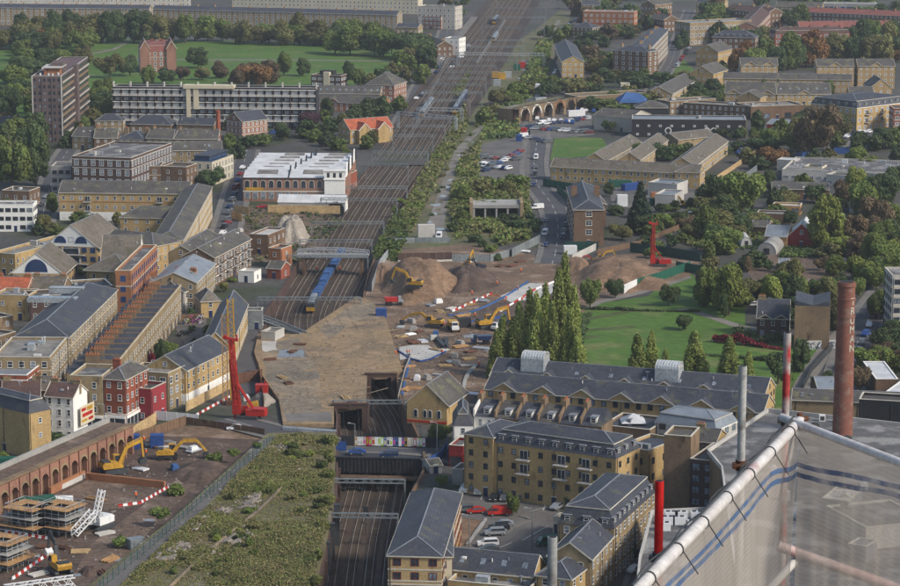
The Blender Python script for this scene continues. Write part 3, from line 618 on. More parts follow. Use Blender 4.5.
def track(off,y0,y1,label,j):
 L=[p for p in offs(CL,off)if y0<p.y<y1]
 root=thing('railway_track',label,'railway track',(0,0,0),0,'parallel railway tracks')
 z=lambda dz:(lambda p:zrail(p.y)+dz)
 for s_ in(-.72,.72):
  mb=MB();a=offs(L,s_-.05);b=offs(L,s_+.05);mb.keep=1
  ribbon(mb,a,b,z(.36));ribbon(mb,offs(L,s_-.051),a,z(.2));
  for i in range(len(a)-1):
   for q in(a,b):
    p0,p1=q[i],q[i+1];mb.add([(p0.x,p0.y,zrail(p0.y)+.2),(p1.x,p1.y,zrail(p1.y)+.2),(p1.x,p1.y,zrail(p1.y)+.36),(p0.x,p0.y,zrail(p0.y)+.36)],[(0,1,2,3)])
  mb.ob('rail','rail',root)
 sl_=MB();acc=0
 for i in range(len(L)-1):
  a,b=L[i],L[i+1];d=b-a;ln=d.length;t=d/ln;n=Vector((t.y,-t.x,0));k=0.0;step=.75 if a.y<1000 else 2.2;ww=.13 if a.y<1000 else .35
  while k<ln:
   p=a+t*k;zz=zrail(p.y);q=[p-n*1.3-t*ww,p+n*1.3-t*ww,p+n*1.3+t*ww,p-n*1.3+t*ww]
   sl_.add([(v.x,v.y,zz+.2)for v in q]+[(v.x,v.y,zz+.02)for v in q],[(0,1,2,3),(0,4,5,1),(1,5,6,2)]);k+=step
 sl_.keep=1;sl_.ob('sleepers','sleeper',root)
ords=['first','second','third','fourth','fifth','sixth','seventh','eighth']
for j in range(8):
 off=-13.5+j*3.85
 lo=0 if 1<=j<=6 else 740
 if j in(1,2):lo=0
 track(off,lo,3000,f'{ords[j]} of the eight rusty railway tracks counted from the arches side',j)
ROADS=[]
def road(name,label,pts,wid,z=.10,m='asphalt',pave=2.2,line=True,zg=0.0,kind='structure'):
 L=crom([Vector((p.x,p.y,0))for p in(G(x,y,zg)for x,y in pts)],8);ROADS.append(L)
 mb=MB();mb.keep=1;ribbon(mb,offs(L,-wid/2),offs(L,wid/2),lambda p:zg+z);structure(name,mb,m,label,'road')
 if pave:
  pv=MB()
  for s_ in(-1,1):
   a=offs(L,s_*(wid/2));b=offs(L,s_*(wid/2+pave))
   for i in range(len(L)-1):
    if s_<0:q0,q1,q2,q3=b[i],a[i],a[i+1],b[i+1]
    else:q0,q1,q2,q3=a[i],b[i],b[i+1],a[i+1]
    zz=zg+z+.12;pv.add([(v.x,v.y,zz)for v in(q0,q1,q2,q3)]+[(v.x,v.y,zz-.15)for v in(q0,q1,q2,q3)],[(0,1,2,3),(0,4,5,1),(1,5,6,2),(2,6,7,3),(3,7,4,0)])
  structure('pavement',pv,'paving','pale pavements along the '+label,'pavement')
 if line:
  ln=MB();ln.keep=1;a=offs(L,-.08);b=offs(L,.08)
  for i in range(0,len(L)-1,2):ribbon(ln,a[i:i+2],b[i:i+2],lambda p:zg+z+.01)
  structure('road_marking',ln,'line','dashed white line on the '+label,'road marking')
 return L
# roads
RD_E=road('road','grey road curving down beside the brick corner house',[(532,60),(536,110),(537,140),(534,165),(538,185),(552,205),(558,225),(556,250),(552,264)],8.5)
RD_U=road('road','street running up beside the far railway',[(395,140),(412,110),(421,90),(431,72),(441,52),(448,30)],10)
road('road','street beside the white roofed depot',[(247,150),(242,172),(233,205),(223,240),(214,275)],8)
road('road','side street below the dense tall trees',[(40,225),(48,195),(56,170),(70,148)],7)
road('road','street beside the pale tower flats',[(840,398),(850,360),(866,325),(880,300),(900,280),(925,260)],8)
road('road','long street passing the far brown flats',[(690,10),(678,40),(671,62),(650,95)],7,pave=1.5)
road('road','far lane by the stock brick houses',[(885,118),(870,135),(852,150)],8)
road('road','street in front of the old arches',[(-40,505),(20,470),(70,447),(128,420)],7)
road('road','street crossing the railway on the lower bridge',[(225,420),(285,436),(340,447),(390,449),(440,453),(470,462)],9,z=.35,pave=1.8)
road('road','narrow street between the terrace and the long warehouse',[(76,405),(92,372),(112,338),(140,300),(160,270)],5,pave=1.2,line=False)
road('path','grey service lane beside the red drilling rig',[(244,395),(248,360),(252,330)],7,pave=0,line=False,z=.12)
road('street','lane behind the dormered brick terrace',[(640,600),(652,555),(672,515),(700,480)],6,pave=1.2,line=False)
road('footpath','pale footpath along the park edge',[(792,410),(806,380),(826,350),(845,330)],5,pave=0,line=False,m='path')
# lawns, earth, yards
sheetpx('lawn',[(-40,36),(200,40),(425,46),(402,74),(340,88),(100,92),(60,135),(-40,135)],.05,'grass','wide green park lawn below the long far terraces','lawn')
sheetpx('footpath',[(16,86),(24,84),(60,70),(64,71),(28,88)],.09,'path','short path across the near corner of the far park','path')
sheetpx('footpath',[(84,54.4),(112,49),(128,41),(131,41),(115,50),(85,55.8)],.09,'path','diagonal path in the far park beside the school','path')
sheetpx('footpath',[(80,58.6),(300,59.4),(420,61),(420,62),(300,60.4),(80,59.8)],.09,'path','long straight path along the far park lawn','path')
sheetpx('lawn',[(576,305),(600,303),(648,296),(662,284),(692,274),(712,296),(745,306),(745,325),(835,345),(838,352),(815,372),(800,400),(765,430),(560,402)],.05,'grass','bright green park lawn behind the poplar trees','lawn')
sheetpx('footpath',[(585,307),(600,300),(640,291),(690,276),(692,278),(642,294),(602,303),(589,310)],.09,'path','pale path along the upper edge of the park lawn','path')
sheetpx('footpath',[(675,309),(690,308),(745,326),(765,328),(765,331),(742,330),(688,311),(675,312)],.09,'path','pale path meeting the park bench corner','path')
sheetpx('footpath',[(566,345),(571,345),(580,312),(576,311)],.09,'path','narrow path behind the poplar trees','path')
sheetpx('lawn',[(555,136),(602,138),(608,147),(590,156),(550,160)],.05,'grass','small bright green lawn beside the curving road','lawn')
sheetpx('lawn',[(652,78),(664,60),(682,58),(700,75),(672,84)],.05,'grass','green strip beside the brown five storey flats','lawn')
sheetpx('lawn',[(795,165),(840,152),(870,157),(860,166),(815,168)],.05,'wildgrass','worn grass behind the flat roofed school','lawn')
sheetpx('wasteland',[(455,80),(535,30),(560,10),(572,12),(545,80),(530,140),(530,200),(532,240),(470,250),(402,248),(405,222),(425,170),(452,130)],.06,'wildgrass','overgrown strip of disused land beside the railway','ground')
sheetpx('track_path',[(557,20),(561,20),(536,68),(504,107),(467,145),(450,190),(444,225),(450,242),(424,243),(427,225),(439,190),(455,150),(493,109),(530,66)],.10,'path','grey puddled track along the disused land','path');ROADS.append([p for p in CL if p.y>900]+offs([p for p in CL if p.y>900],12)+offs([p for p in CL if p.y>900],-12)+[G(x,y)for x,y in((559,20),(550,40),(535,68),(522,88),(505,108),(485,130),(470,145),(452,170),(440,195))])
for i,(x,y,a,b)in enumerate([(446,187,5,1.2),(449,180,4,1),(443,196,4,1.2),(436,205,6,1.3),(433,214,5,1.5),(470,142,4,.8),(476,134,3,.8),(517,84,5,.9),(512,92,4,.7),(460,155,4,.8),(440,229,5,1.4),(520,78,3,.6),(430,222,3,1)]):
 rr=random.Random(i);sheetpx('puddle',[(x+a*math.cos(t)*rr.uniform(.7,1.2),y+b*math.sin(t)*rr.uniform(.7,1.2))for t in[k*.628 for k in range(10)]],.14,'puddle','shallow rain puddle on the grey track','puddle','structure')
sheetpx('building_site',[(395,250),(470,244),(540,256),(562,262),(600,256),(655,252),(700,262),(690,276),(640,292),(598,302),(575,318),(560,400),(500,400),(484,388),(470,402),(404,402),(396,372),(384,345),(372,320),(364,300),(374,262)],.07,'mud','churned brown mud of the central building site','ground')
sheetpx('site_floor',[(480,305),(515,300),(560,283),(572,290),(545,306),(505,320),(478,322)],.11,'darkmud','dark damp ground inside the blue edged site','ground')
sheetpx('goods_yard',[(-40,530),(136,449),(150,428),(270,434),(88,600),(-60,620)],.07,'darkmud','dark muddy yard floor with machines and scaffold towers','ground')
sheetpx('yard_paving',[(150,425),(275,428),(285,436),(268,440),(150,436)],.11,'mud','brown earth strip behind the yard excavators','ground')
sheetpx('yard_track',[(60,600),(90,545),(150,500),(200,462),(215,455),(225,458),(160,520),(96,590),(88,600)],.12,'earth','lighter rutted vehicle track across the muddy yard','ground')
sheetpx('yard',[(245,205),(325,212),(325,250),(280,262),(240,262),(228,245)],.07,'earth','bare earth yard beside the depot','ground')
sheetpx('yard',[(478,146),(530,130),(530,178),(500,180),(478,176)],.12,'oldasphalt','breakers yard full of parked cars beside the road','ground')
sheetpx('yard',[(520,105),(590,112),(594,135),(540,140),(518,138)],.12,'oldasphalt','car yard in front of the railway arches','ground')
sheetpx('yard',[(605,172),(700,182),(700,210),(660,214),(612,205)],.12,'oldasphalt','container yard behind the dark conifer','ground')
sheetpx('car_park',[(452,490),(500,486),(560,500),(560,560),(455,548)],.08,'oldasphalt','asphalt car park with parking bays in front of the yellow flats','car park')
sheetpx('yard',[(748,180),(900,195),(905,300),(750,285),(700,290),(690,240)],.06,'town','paved ground of the city farm and school','ground')
sheetpx('allotment',[(745,268),(775,252),(848,258),(845,290),(760,292)],.10,'earth','brown allotment beds in the farm','ground')
sheetpx('yard',[(175,300),(205,298),(208,345),(190,352),(176,330)],.10,'oldasphalt','paved yard behind the terrace with painted wall','ground')
sheetpx('concrete_base',[(399,347),(412,345),(428,345),(434,349),(445,351),(438,357),(424,361),(412,358),(400,360)],.16,'palecon','pale concrete base on the muddy site','ground')
sheetpx('concrete_base',[(500,296),(530,283),(560,284),(548,297),(510,302)],.16,'palecon','pale concrete raft laid inside the site','ground')
# the raft over the railway, its edges and the two portals
S1=[(357,296),(370,300),(386,318),(394,345),(403,371),(367,374),(366,402),(334,406),(334,424),(283,424),(279,400),(262,375),(254,352),(258,334),(300,334)]
ZS=.9
w_=[G(x,y,ZS)for x,y in S1];mb=MB();mb.prism([(p.x,p.y)for p in w_],-.9,ZS)
tag(mb.ob('railway_raft','slabtop'),'broad stained ochre raft roofing over the railway cutting','slab')['kind']='structure'
def portal(x0,x1,y,label,depth,m='darkbrick',top=1.6):
 a=G(x0,y,0);b=G(x1,y,0);root=thing('tunnel_portal',label,'tunnel portal',(a.x,a.y,0));W=b.x-a.x
 q=MB();q.box(-1.6,-.6,.2,W+1.6,.5,top);q.box(-1.8,-.75,top,W+1.8,.65,top+.25);q.ob('lintel',m,root)
 for s_ in(0,1):
  q=MB();x=-1.5 if s_==0 else W;q.box(x,-.62,-6.2,x+1.5,depth,.2);q.ob('side_wall',m,root)
 return root
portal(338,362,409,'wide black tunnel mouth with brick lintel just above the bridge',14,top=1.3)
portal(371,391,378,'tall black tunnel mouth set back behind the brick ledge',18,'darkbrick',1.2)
p=G(283,429,.5);q=G(336,433,.5);mb=MB();mb.bar(p,q,.8,1.1);mb.bar(p+Vector((0,.6,.6)),q+Vector((0,.6,.6)),.2,.15)
tag(mb.ob('edge_beam','galv'),'long pale green steel beam along the lower raft edge','beam')
# raised overgrown deck (old goods viaduct)
DK=[(268,433),(336,432),(335,470),(334,500),(326,540),(314,586),(300,640),(30,640),(88,586),(180,512)]
ZD=2.2
dw=[G(x,y,ZD)for x,y in DK];mb=MB();mb.prism([(p.x,p.y)for p in dw],-.2,ZD)
tag(mb.ob('overgrown_deck','scrubsoil'),'raised overgrown deck of the old goods viaduct','embankment')['kind']='structure'
sheetpx('deck_path',[(95,586),(180,514),(268,437),(276,437),(200,512),(118,586)],ZD+.02,'oldasphalt','grey concrete strip along the yard side of the overgrown deck','path')
sc_poly=[G(x,y,ZD)for x,y in[(277,437),(334,436),(333,470),(331,500),(323,540),(311,586),(298,640),(60,640),(120,586),(203,512)]]
scrub('undergrowth',[(p.x,p.y)for p in sc_poly],ZD,56000,.135,1.5,['weed_dark','weed_brown','weed_olive','weed_dark','weed_green','weed_brown','weed_dark','weed_olive','weed_green'],'dense weeds and bramble covering the raised deck',3,thresh=-.32,fr=.085)
sc2=[G(x,y)for x,y in[(462,160),(480,142),(478,178),(500,184),(528,182),(530,240),(500,246),(488,232),(462,238),(455,240),(450,205),(456,175)]]
scrub('undergrowth',[(p.x,p.y)for p in sc2],0,5200,.6,2.4,['leaf_olive','leaf_mid','weed_dark','weed_olive','leaf_mid'],'scrub and brambles on the disused land right of the grey track',4,thresh=-.8)
sc3=[G(x,y)for x,y in[(400,215),(425,168),(452,128),(460,96),(450,95),(470,70),(462,100),(468,125),(440,172),(420,214),(410,236)]]
scrub('undergrowth',[(p.x,p.y)for p in sc3],0,4500,.6,1.6,['leaf_mid','weed_olive','weed_dark','weed_green'],'weedy green strip between the tracks and the grey track',6,thresh=-1.2)
def bank(name,pts,label,n,h,mats,size=.5,seed=2,z=0):
 P=[G(x,y,z)for x,y in pts];return scrub(name,[(p.x,p.y)for p in P],z,n,size,h,mats,label,seed,thresh=-1.1)
bank('undergrowth',[(488,118),(512,100),(540,40),(552,40),(545,84),(522,104),(518,138),(480,140)],'scrub between the grey track and the arches yard',3200,2.4,['leaf_olive','leaf_mid','leaf_dark'],.8)
bank('undergrowth',[(398,262),(372,258),(384,232),(402,215),(408,240),(400,250)],'dark shrubs along the cutting wall by the footbridge',900,2.2,['leaf_dark','leaf_mid'])
bank('undergrowth',[(700,186),(770,215),(760,250),(700,250),(660,235),(690,210)],'green undergrowth between the farm trees',1800,1.6,['leaf_dark','leaf_mid','leaf_olive'])
bank('undergrowth',[(240,205),(252,262),(300,262),(345,222),(332,216)],'thin weeds on the bare bank beside the depot',500,.7,['leaf_dark','leaf_olive'])
bank('undergrowth',[(590,100),(690,92),(760,96),(700,104),(600,112)],'shrubs behind the black painted warehouse',1600,3,['leaf_dark','leaf_mid','leaf_dark'],.9)
bank('undergrowth',[(780,258),(848,258),(850,250),(785,246)],'low plants of the farm beds',500,1.4,['leaf_mid','leaf_dark'])
# spoil heaps
def heap(px,py,wpx,dpx_m,h,m,label,seed,name='spoil_heap',cat='heap'):
 c=G(px,py);s=S(py);rx=wpx/s/2;ry=dpx_m/2;r=np.random.default_rng(seed);mb=MB();n,k=64,24;vs=[(0,0,h)];
 for j in range(1,k+1):
  for i in range(n):
   t=2*math.pi*i/n;q=j/k;wob=1+.12*math.sin(3*t+seed)+.08*math.sin(7*t+seed*2)
   u_=min(1,max(0,(q-.3)/.7));z=h*(1-u_*u_*(3-2*u_))**.9*(1+(.09*math.sin(3*t+seed+q*5)+.05*math.sin(8*t-seed+q*7))*q)+(r.normal(0,.12)*.14*h+.05*h*math.sin(9*q*math.cos(t)+seed)*math.sin(8*q*math.sin(t)+seed*2))*(q<.95)
   vs.append((rx*q*wob*math.cos(t),ry*q*wob*math.sin(t),z if j<k else-.3))
 fs=[(0,1+i,1+(i+1)%n)for i in range(n)]
 for j in range(k-1):
  for i in range(n):a=1+j*n;fs.append((a+i,a+n+i,a+n+(i+1)%n,a+(i+1)%n))
 mb.add(vs,fs);return tag(mb.ob(name,m,None,True,(c.x,c.y,.05)),label,cat)
heap(419,285,86,66,7.2,'mound','big brown spoil heap with an excavator working beside it',1)
heap(470,280,56,50,3.4,'darkmud','dark spoil heap below the overgrown bank',2)
heap(618,276,96,70,4.6,'mound','wide reddish spoil heap beside the green hoarding',3)
heap(291,238,44,30,7.5,'rubble','pale grey rubble heap behind the timber hoarding',4,'rubble_heap')
heap(575,268,40,30,3.0,'mound','low spoil bank below the park lane ramp',5)
heap(90,573,24,7,1.2,'darkmud','small dark soil heap beside the yellow bodied digger',6)
heap(262,402,26,14,2.0,'rubble','broken concrete heap beside the rig base',7,'rubble_heap')
heap(382,275,24,34,3,'mound','small earth bank on the cutting edge',9)
heap(432,318,40,16,1.2,'mud','flattened mud ridge in the middle of the site',10)
heap(200,473,60,26,1.6,'darkmud','low dark ridge behind the red and white barriers',11)
for i,(pts,m,lb)in enumerate([([(262,345),(298,338),(318,372),(322,420),(284,422),(281,400),(266,376)],'raftgrey','grey weathered left part of the raft'),([(280,350),(303,350),(304,357),(278,358)],'metalroof','shallow grey puddle on the raft'),([(318,330),(352,304),(372,302),(380,318),(352,322),(330,338)],'raftgrey','grey upper part of the raft'),([(285,414),(330,412),(332,421),(287,422)],'paving','pale strip at the lower raft edge'),([(262,342),(276,341),(277,350),(262,352)],'palecon','small pale slab at the raft corner')]):
 r=random.Random(i);q=[]
 for k in range(len(pts)):
  a,b=pts[k],pts[(k+1)%len(pts)]
  for t in(0,.25,.5,.75):q.append((a[0]+(b[0]-a[0])*t+r.uniform(-1.2,1.2),a[1]+(b[1]-a[1])*t+r.uniform(-.8,.8)))
 P=[G(x,y,ZS)for x,y in q];mb=MB();mb.keep=1;mb.sheet(P,ZS+.02+.01*i);structure('raft_surface',mb,m,lb)
for i in range(26):
 r=random.Random(i+50);x,y=r.uniform(300,380),r.uniform(330,400);a=G(x,y,ZS+.1);mb=MB();L_=r.uniform(3,12);mb.bar(a,a+Vector((L_*.75,L_,-.06)),.3,.1);tag(mb.ob('concrete_kerb',r.choice(['raftgrey','slabtop'])),'thin low kerb running slantwise over the raft','kerb','low kerbs slanting over the raft')
for i in range(16):
 r=random.Random(i+90);x,y=r.uniform(400,500),r.uniform(305,385);a=G(x,y);ang=r.uniform(-.5,.8);L_=r.uniform(20,55);pts=[a+Vector((math.cos(ang)*t*L_,math.sin(ang)*t*L_*1.3+3*math.sin(t*4+i),0))for t in(0,.25,.5,.75,1)];pts=crom([Vector((p.x,p.y,0))for p in pts],4)
 for dx in(-1,1):mb=MB();mb.keep=1;ribbon(mb,offs(pts,dx-.35),offs(pts,dx+.35),lambda p:.09+.002*i);structure('wheel_rut',mb,'darkmud','dark wheel rut pressed into the muddy site')
for i,(x,y,a,b)in enumerate([(470,336,7,2),(450,362,6,2),(425,340,5,1.2),(488,350,5,1.5),(120,560,8,1.6),(150,520,7,1.4),(205,470,8,1.2),(78,575,6,1.5)]):
 rr=random.Random(i);sheetpx('puddle',[(x+a*math.cos(t)*rr.uniform(.7,1.2),y+b*math.sin(t)*rr.uniform(.7,1.2))for t in[k*.628 for k in range(10)]],.16,'puddle','muddy puddle on the churned ground','puddle','structure')
scrub('grass_cover',[(p.x,p.y)for p in sc_poly],ZD,15000,.10,.3,['weed_brown','weed_olive','weed_green','weed_brown'],'thin dry grass between the weeds of the raised deck',8,thresh=-9)
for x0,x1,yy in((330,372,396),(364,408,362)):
 a=G(x0,yy,0);b=G(x1,yy,0);mb=MB();mb.box(a.x,a.y,-6.1,b.x,a.y+.5,-.95);tag(mb.ob('tunnel_light_block','blackpaint'),'added black wall blocking light deep inside the tunnel mouth','wall')['kind']='structure'  # added wall: keeps daylight from the open far end out of the mouth
for i in range(40):
 r=random.Random(i+300);t=r.random();L=[(559,25),(548,45),(533,68),(515,90),(498,108),(480,128),(461,146),(452,170),(445,190),(437,225)];k=int(t*9);f=t*9-k;x=L[k][0]*(1-f)+L[k+1][0]*f;y=L[k][1]*(1-f)+L[k+1][1]*f
 a,b=r.uniform(1.5,4.5),r.uniform(.4,1.3);x+=r.uniform(-7,7)*(.4+y/260)
 sheetpx('weed_patch',[(x+a*math.cos(q)*r.uniform(.6,1.3),y+b*math.sin(q)*r.uniform(.6,1.3))for q in[k_*.628 for k_ in range(10)]],.12+.001*i,'wildgrass','ragged weed patch on the grey track','ground')
for nm,P_,z_,n_,lb in(('rubble',[(300,340),(345,305),(380,320),(398,368),(366,372),(364,400),(335,404),(290,418),(268,378)],ZS,420,'crumbs of broken concrete strewn over the raft'),('rubble',[(396,300),(500,290),(500,330),(470,395),(406,395),(384,330)],.1,700,'stones and broken brick strewn over the muddy site'),('rubble',[(140,520),(268,442),(325,445),(325,500),(300,580),(130,580)],ZD,420,'broken stone strewn over the raised deck'),('rubble',[(10,540),(150,450),(230,445),(110,575),(20,580)],.1,320,'stones strewn over the muddy yard'),('rubble',[(380,285),(400,262),(445,262),(462,290),(440,300)],1.5,0,'')):
 if not n_:continue
 r=random.Random(n_);xs=[p[0]for p in P_];ys=[p[1]for p in P_];mb=MB();k=0
 while k<n_:
  x,y=r.uniform(min(xs),max(xs)),r.uniform(min(ys),max(ys))
  if not inpoly(np.array([x]),np.array([y]),P_)[0]:continue
  k+=1;p=G(x,y,z_);a,b,c=r.uniform(.06,.3),r.uniform(.08,.26),r.uniform(.06,.22);t=r.uniform(0,3);mb.bar((p.x-a*math.cos(t),p.y-a*math.sin(t),z_+c*.4),(p.x+a*math.cos(t),p.y+a*math.sin(t),z_+c*.5),b*1.5,c,r.randrange(3))
 tag(mb.ob(nm,['rubble','concrete','earth']),lb,'rubble',None,'stuff')
# ============================================================ far left: terraces, school, tower, slab block
B=bld
B('terraced_block','long four storey stock brick terrace at the far top left',(-12,7.5),(149,9),12,12.5,rh=2.2,wall='stock',rm='slate',floors=4,bay=4,win=(1.7,2.0),chim=12,style='white',bands=(3.1,),detail=False)
B('terraced_block','long four storey terrace with white window surrounds left of the far railway',(152,9),(397,15),12,11.5,rh=2.2,wall='stock',rm='slate',floors=4,bay=4,win=(1.8,1.9),chim=14,bands=(3.0,),detail=False)
B('terraced_block','pale stucco terrace behind the long far terrace',(232,-6),(418,-2),12,12,rh=2,wall='cream',rm='slate',floors=4,bay=3.2,win=(1.4,1.8),chim=10,detail=False)
B('terraced_block','palest stucco terrace row at the very top left',(-20,-8),(190,-9),12,12,rh=2,wall='render',rm='slate',floors=4,bay=3.6,win=(1.4,1.8),chim=8,detail=False)
B('office_block','low white topped brick office near the far street',(417,17),(441,18),14,8,roof='flat',wall='pinkbrick',floors=3,bay=3,win=(1.8,1.4),bands=(7.6,),bandm='white',detail=False,rm='metalroof',clutter=2)
B('office_block','tall pale stone office at the top of the street',(418,7),(455,8),16,15,roof='flat',wall='render',floors=4,bay=3,win=(1.5,2),detail=False,rm='felt',clutter=3)
B('shop','low dark roofed unit beside the far terrace end',(396,27),(418,27.5),12,4.5,roof='gable',rh=2,wall='stock',rm='slate',floors=1,detail=False)
B('house','white gabled pub on the far street corner',(444,39),(459,39.5),12,10,roof='flat',wall='white',floors=3,bay=2.6,detail=False,rm='slate')
B('house','brown terraced houses beside the far street',(420,40),(437,46),10,7,rh=3,wall='brown',rm='slateold',floors=2,bay=3,detail=False,chim=2)
B('warehouse','grey flat block beside the far tracks at the top',(441,12),(456,12),10,9,roof='flat',wall='stock',floors=3,bay=3,detail=False,rm='felt')
# the park school
r_,W,D,ro=B('school','tall red brick park school with red gabled roofs',(140,52),(176,51.5),34,12,roof='mansard',rh=3.5,wall='pinkbrick',rm='redroof',floors=4,bay=3,win=(1.5,2),detail=False,chim=4,bands=(8.8,),chw='red')
for u in(0,W-5.5):
 g=MB();g.box(u,-1.2,0,u+5.5,6,14);g.prof([(u,14),(u+5.5,14),(u+2.75,18.5)],-1.2,6,'y');g.ob('gable_wing','pinkbrick',r_)
 g=MB();gable_roof(g,u,u+5.5,-1.2,20,14.05,4.5,.3,'y');g.ob('wing_roof',['redroof','lead','stone'],r_)
# tower block
r_,W,D,ro=B('tower_block','dark brown ten storey tower block by the park',(32,77),(61,77),(83,58),30.5,roof='flat',wall='panel',rm='purpleroof',floors=0,par=.5,cop='palecon')
specs=[]
for k in range(10):
 for i in range(6):specs.append(((0,0),(1,0),W*(i+.5)/6-.55,k*3.05+.9,1.1,1.5,'dark'))
place_windows(r_,specs,False)
fins=MB()
for i in range(1,3):fins.box(W*i/3-.12,-.25,0,W*i/3+.12,0,30.5)
for k in range(2,10,2):fins.box(0,-.12,k*3.05-.15,W,0,k*3.05+.15)
fins.ob('facade_fins','panel',r_)
for x in(0,W):e=MB();e.box(x-.25,-.3,0,x+.25,.25,31);e.ob('corner_strip','palecon',r_)
n=16;bm_=MB();gl=MB()
for k in range(10):
 for i in range(n):
  y=D*(i+.1)/n;y1=D*(i+.9)/n
  gl.box(W,y,k*3.05+1.0,W+.05,y1,k*3.05+2.6)
gl.ob('window','glass',r_)['label']='long strips of side windows'
for k in range(10):
 for sct in(0,1):
  y0,y1=(1,D*.43)if sct==0 else(D*.52,D-1);b2=MB();
  if k%2:b2.box(W,y0,k*3.05-.1,W+.7,y1,k*3.05+.1,0);b2.box(W+.6,y0,k*3.05,W+.7,y1,k*3.05+.8,0)
  else:b2.box(W,y0,k*3.05-.3,W+.25,y1,k*3.05+.9,1)
  b2.ob('balcony',['render','dirtystock'],r_)
b2=MB();b2.box(W-.5,D*.44,0,W+1.8,D*.51,32);b2.ob('stair_tower','panel',r_)
b2=MB();b2.box(4,10,30.6,W-2,24,33.6,0);b2.box(3,9,33.6,W-1,25,34,1);b2.box(W-7,16,30.6,W-1.5,30,35.5,2);b2.ob('roof_plant_room',['orange','palecon','panel'],ro)
for x,y in((3,5),(9,3),(11,7),(7,4)):b2=MB();b2.cyl((0,0,0),(0,0,1.2),.5,.5,10);b2.ob('roof_tank','whiteroof',ro,loc=(x,y,30.7))
# slab block
r_,W,D,ro=B('slab_block','long white banded six storey slab block with roof fins',(113,88.5),(316,90),11,18.5,roof='flat',wall='blackpaint',rm='felt',floors=0,par=.9,cop='palecon')
nb=24;bw=W/nb
for k in range(6):
 b2=MB();z=k*3.05
 b2.box(.1,-1.3,z+3.0,W-.1,0,z+3.2,0)
 if k%2==0:b2.box(.1,-1.3,z+3.2,W-.1,-1.2,z+4.1,1)
 else:
  for i in range(nb):b2.box(i*bw+.4,-.25,z+.6,i*bw+bw*.8,0,z+2.6,2)
 b2.ob('balcony_band',['white','palecon','frame'],r_)
for i in range(nb+1):
 b2=MB();b2.box(i*bw-.1,-1.35,0,i*bw+.1,-.02,18.5);b2.ob('party_fin','darkbrick' if i%2 else 'blackpaint',r_)
specs=[((0,0),(1,0),i*bw+bw*.3,k*3.05+.8,bw*.5,1.5,'white_pale')for k in(0,2,4)for i in range(nb)]
place_windows(r_,specs,False)
specs=[]
b2=MB();b2.box(W*.365,-2.2,0,W*.385,-1.4,19,0);b2.box(W*.35,-2.4,19.0,W*.60,4,20.6,0);b2.box(W*.40,-2.0,9,W*.425,-1.4,19,0);b2.ob('stair_tower','cream',r_)
for i in range(0,nb+1,2):
 b2=MB();b2.box(-.3,1,0,.3,3,3.2);b2.ob('roof_fin','palecon',ro,loc=(i*bw,0,18.6))
# low rows in front of the slab
B('house','small hipped stock brick house below the slab block',(95,121),(123,121),9,5.5,roof='hip',wall='stock',rm='slate',floors=2,bay=3,detail=False)
B('house','wide grey hipped roof house in front of the slab block',(130,124),(171,125),12,4,roof='hip',wall='dirtystock',rm='slate',rh=4,floors=1,detail=False)
B('house','low slate roofed house beside the brick chimney',(177,124),(214,125),9,4.5,wall='dirtystock',rm='slate',floors=1,detail=False,rh=2.6)
r_,W,D,ro=B('school','red brick school with white bands and gabled end beside the brick chimney',(226,120),(242,122),16,9,axis='y',rh=4,wall='pinkbrick',rm='slate',floors=3,bay=2.6,bands=(3,6,8.6),detail=False)
b2=MB();p=G(218.5,150);b2.cyl((0,0,0),(0,0,17.5),1.25,.95,8);b2.cyl((0,0,17.5),(0,0,18.1),1.15,1.15,8);tag(b2.ob('brick_chimney','red',loc=tuple(p)),'slim square red brick chimney right of the slab block','chimney')
for i,(a,b,h,wl,rf,lb)in enumerate([((72,136),(93,137),6,'stock','slateold','stock brick house at the left end of the grey roofed row'),((94,138),(117,138),6,'brown','slateold','dark walled house in the grey roofed row'),((118,139),(144,140),5.5,'dirtystock','slate','slate hipped house in the middle of the grey roofed row'),((146,138),(173,139),6.5,'stock','slateold','stock brick flats fourth along the grey roofed row'),((174,139),(218,139),6.5,'brown','slateold','brown brick flats at the right end of the grey roofed row')]):
 B('house',lb,a,b,13,h,rh=3.4,wall=wl,rm=rf,floors=2,bay=3,detail=False,chim=1 if i%2 else 2,roof='hip' if i==2 else 'gable')
B('terraced_block','long dark slate roofed hall at the far left edge',(-10,124),(39,125),10,6,wall='brown',rm='slate',floors=2,detail=False,chim=3,rh=3)
B('flats','yellow brick flats behind the brown school',(148,151),(222,150),11,9.5,rh=3,wall='stock',rm='slateold',floors=3,bay=3,detail=False,lights=3,roof='gable')
r_,W,D,ro=B('community_hall','dark glazed hall with cream tower on the park edge',(311,76),(341,77),10,6,roof='flat',wall='darkbrick',floors=2,bay=3,win=(2.2,1.5),detail=False,rm='felt',style='white_pale',clutter=4)
b2=MB();b2.box(W*.42,-.5,0,W*.62,4,8.5);b2.ob('stair_tower','cream',r_);b2=MB();b2.box(W*.25,2,6.2,W*.7,7,9);b2.ob('roof_plant_room','blackpaint',ro)
B('hall','brick hall with a broad pyramid roof beside the far street',(366,84.5),(394,85.5),20,8.5,roof='hip',wall='pinkbrick',rm='slateold',rh=6,floors=3,bay=3.2,detail=False)
B('workshop','long orange brick terrace with grey roof below the pyramid roofed hall',(316,101.5),(384,104),10,4.5,wall='orange',rm='slateold',rh=3.2,floors=2,bay=3,detail=False,gablets=2)
B('workshop','long grey roof with a row of rooflights behind the orange terrace',(317,93),(380,94),10,4.5,wall='stock',rm='slateold',rh=3.4,floors=1,detail=False,lights=10)
r_,W,D,ro=B('house','yellow brick house block with bright orange tiled roof beside the tracks',(350,130),(393,127),12,6.5,wall='yellow',rm='terra',rh=4.2,floors=2,bay=3.2,detail=False)
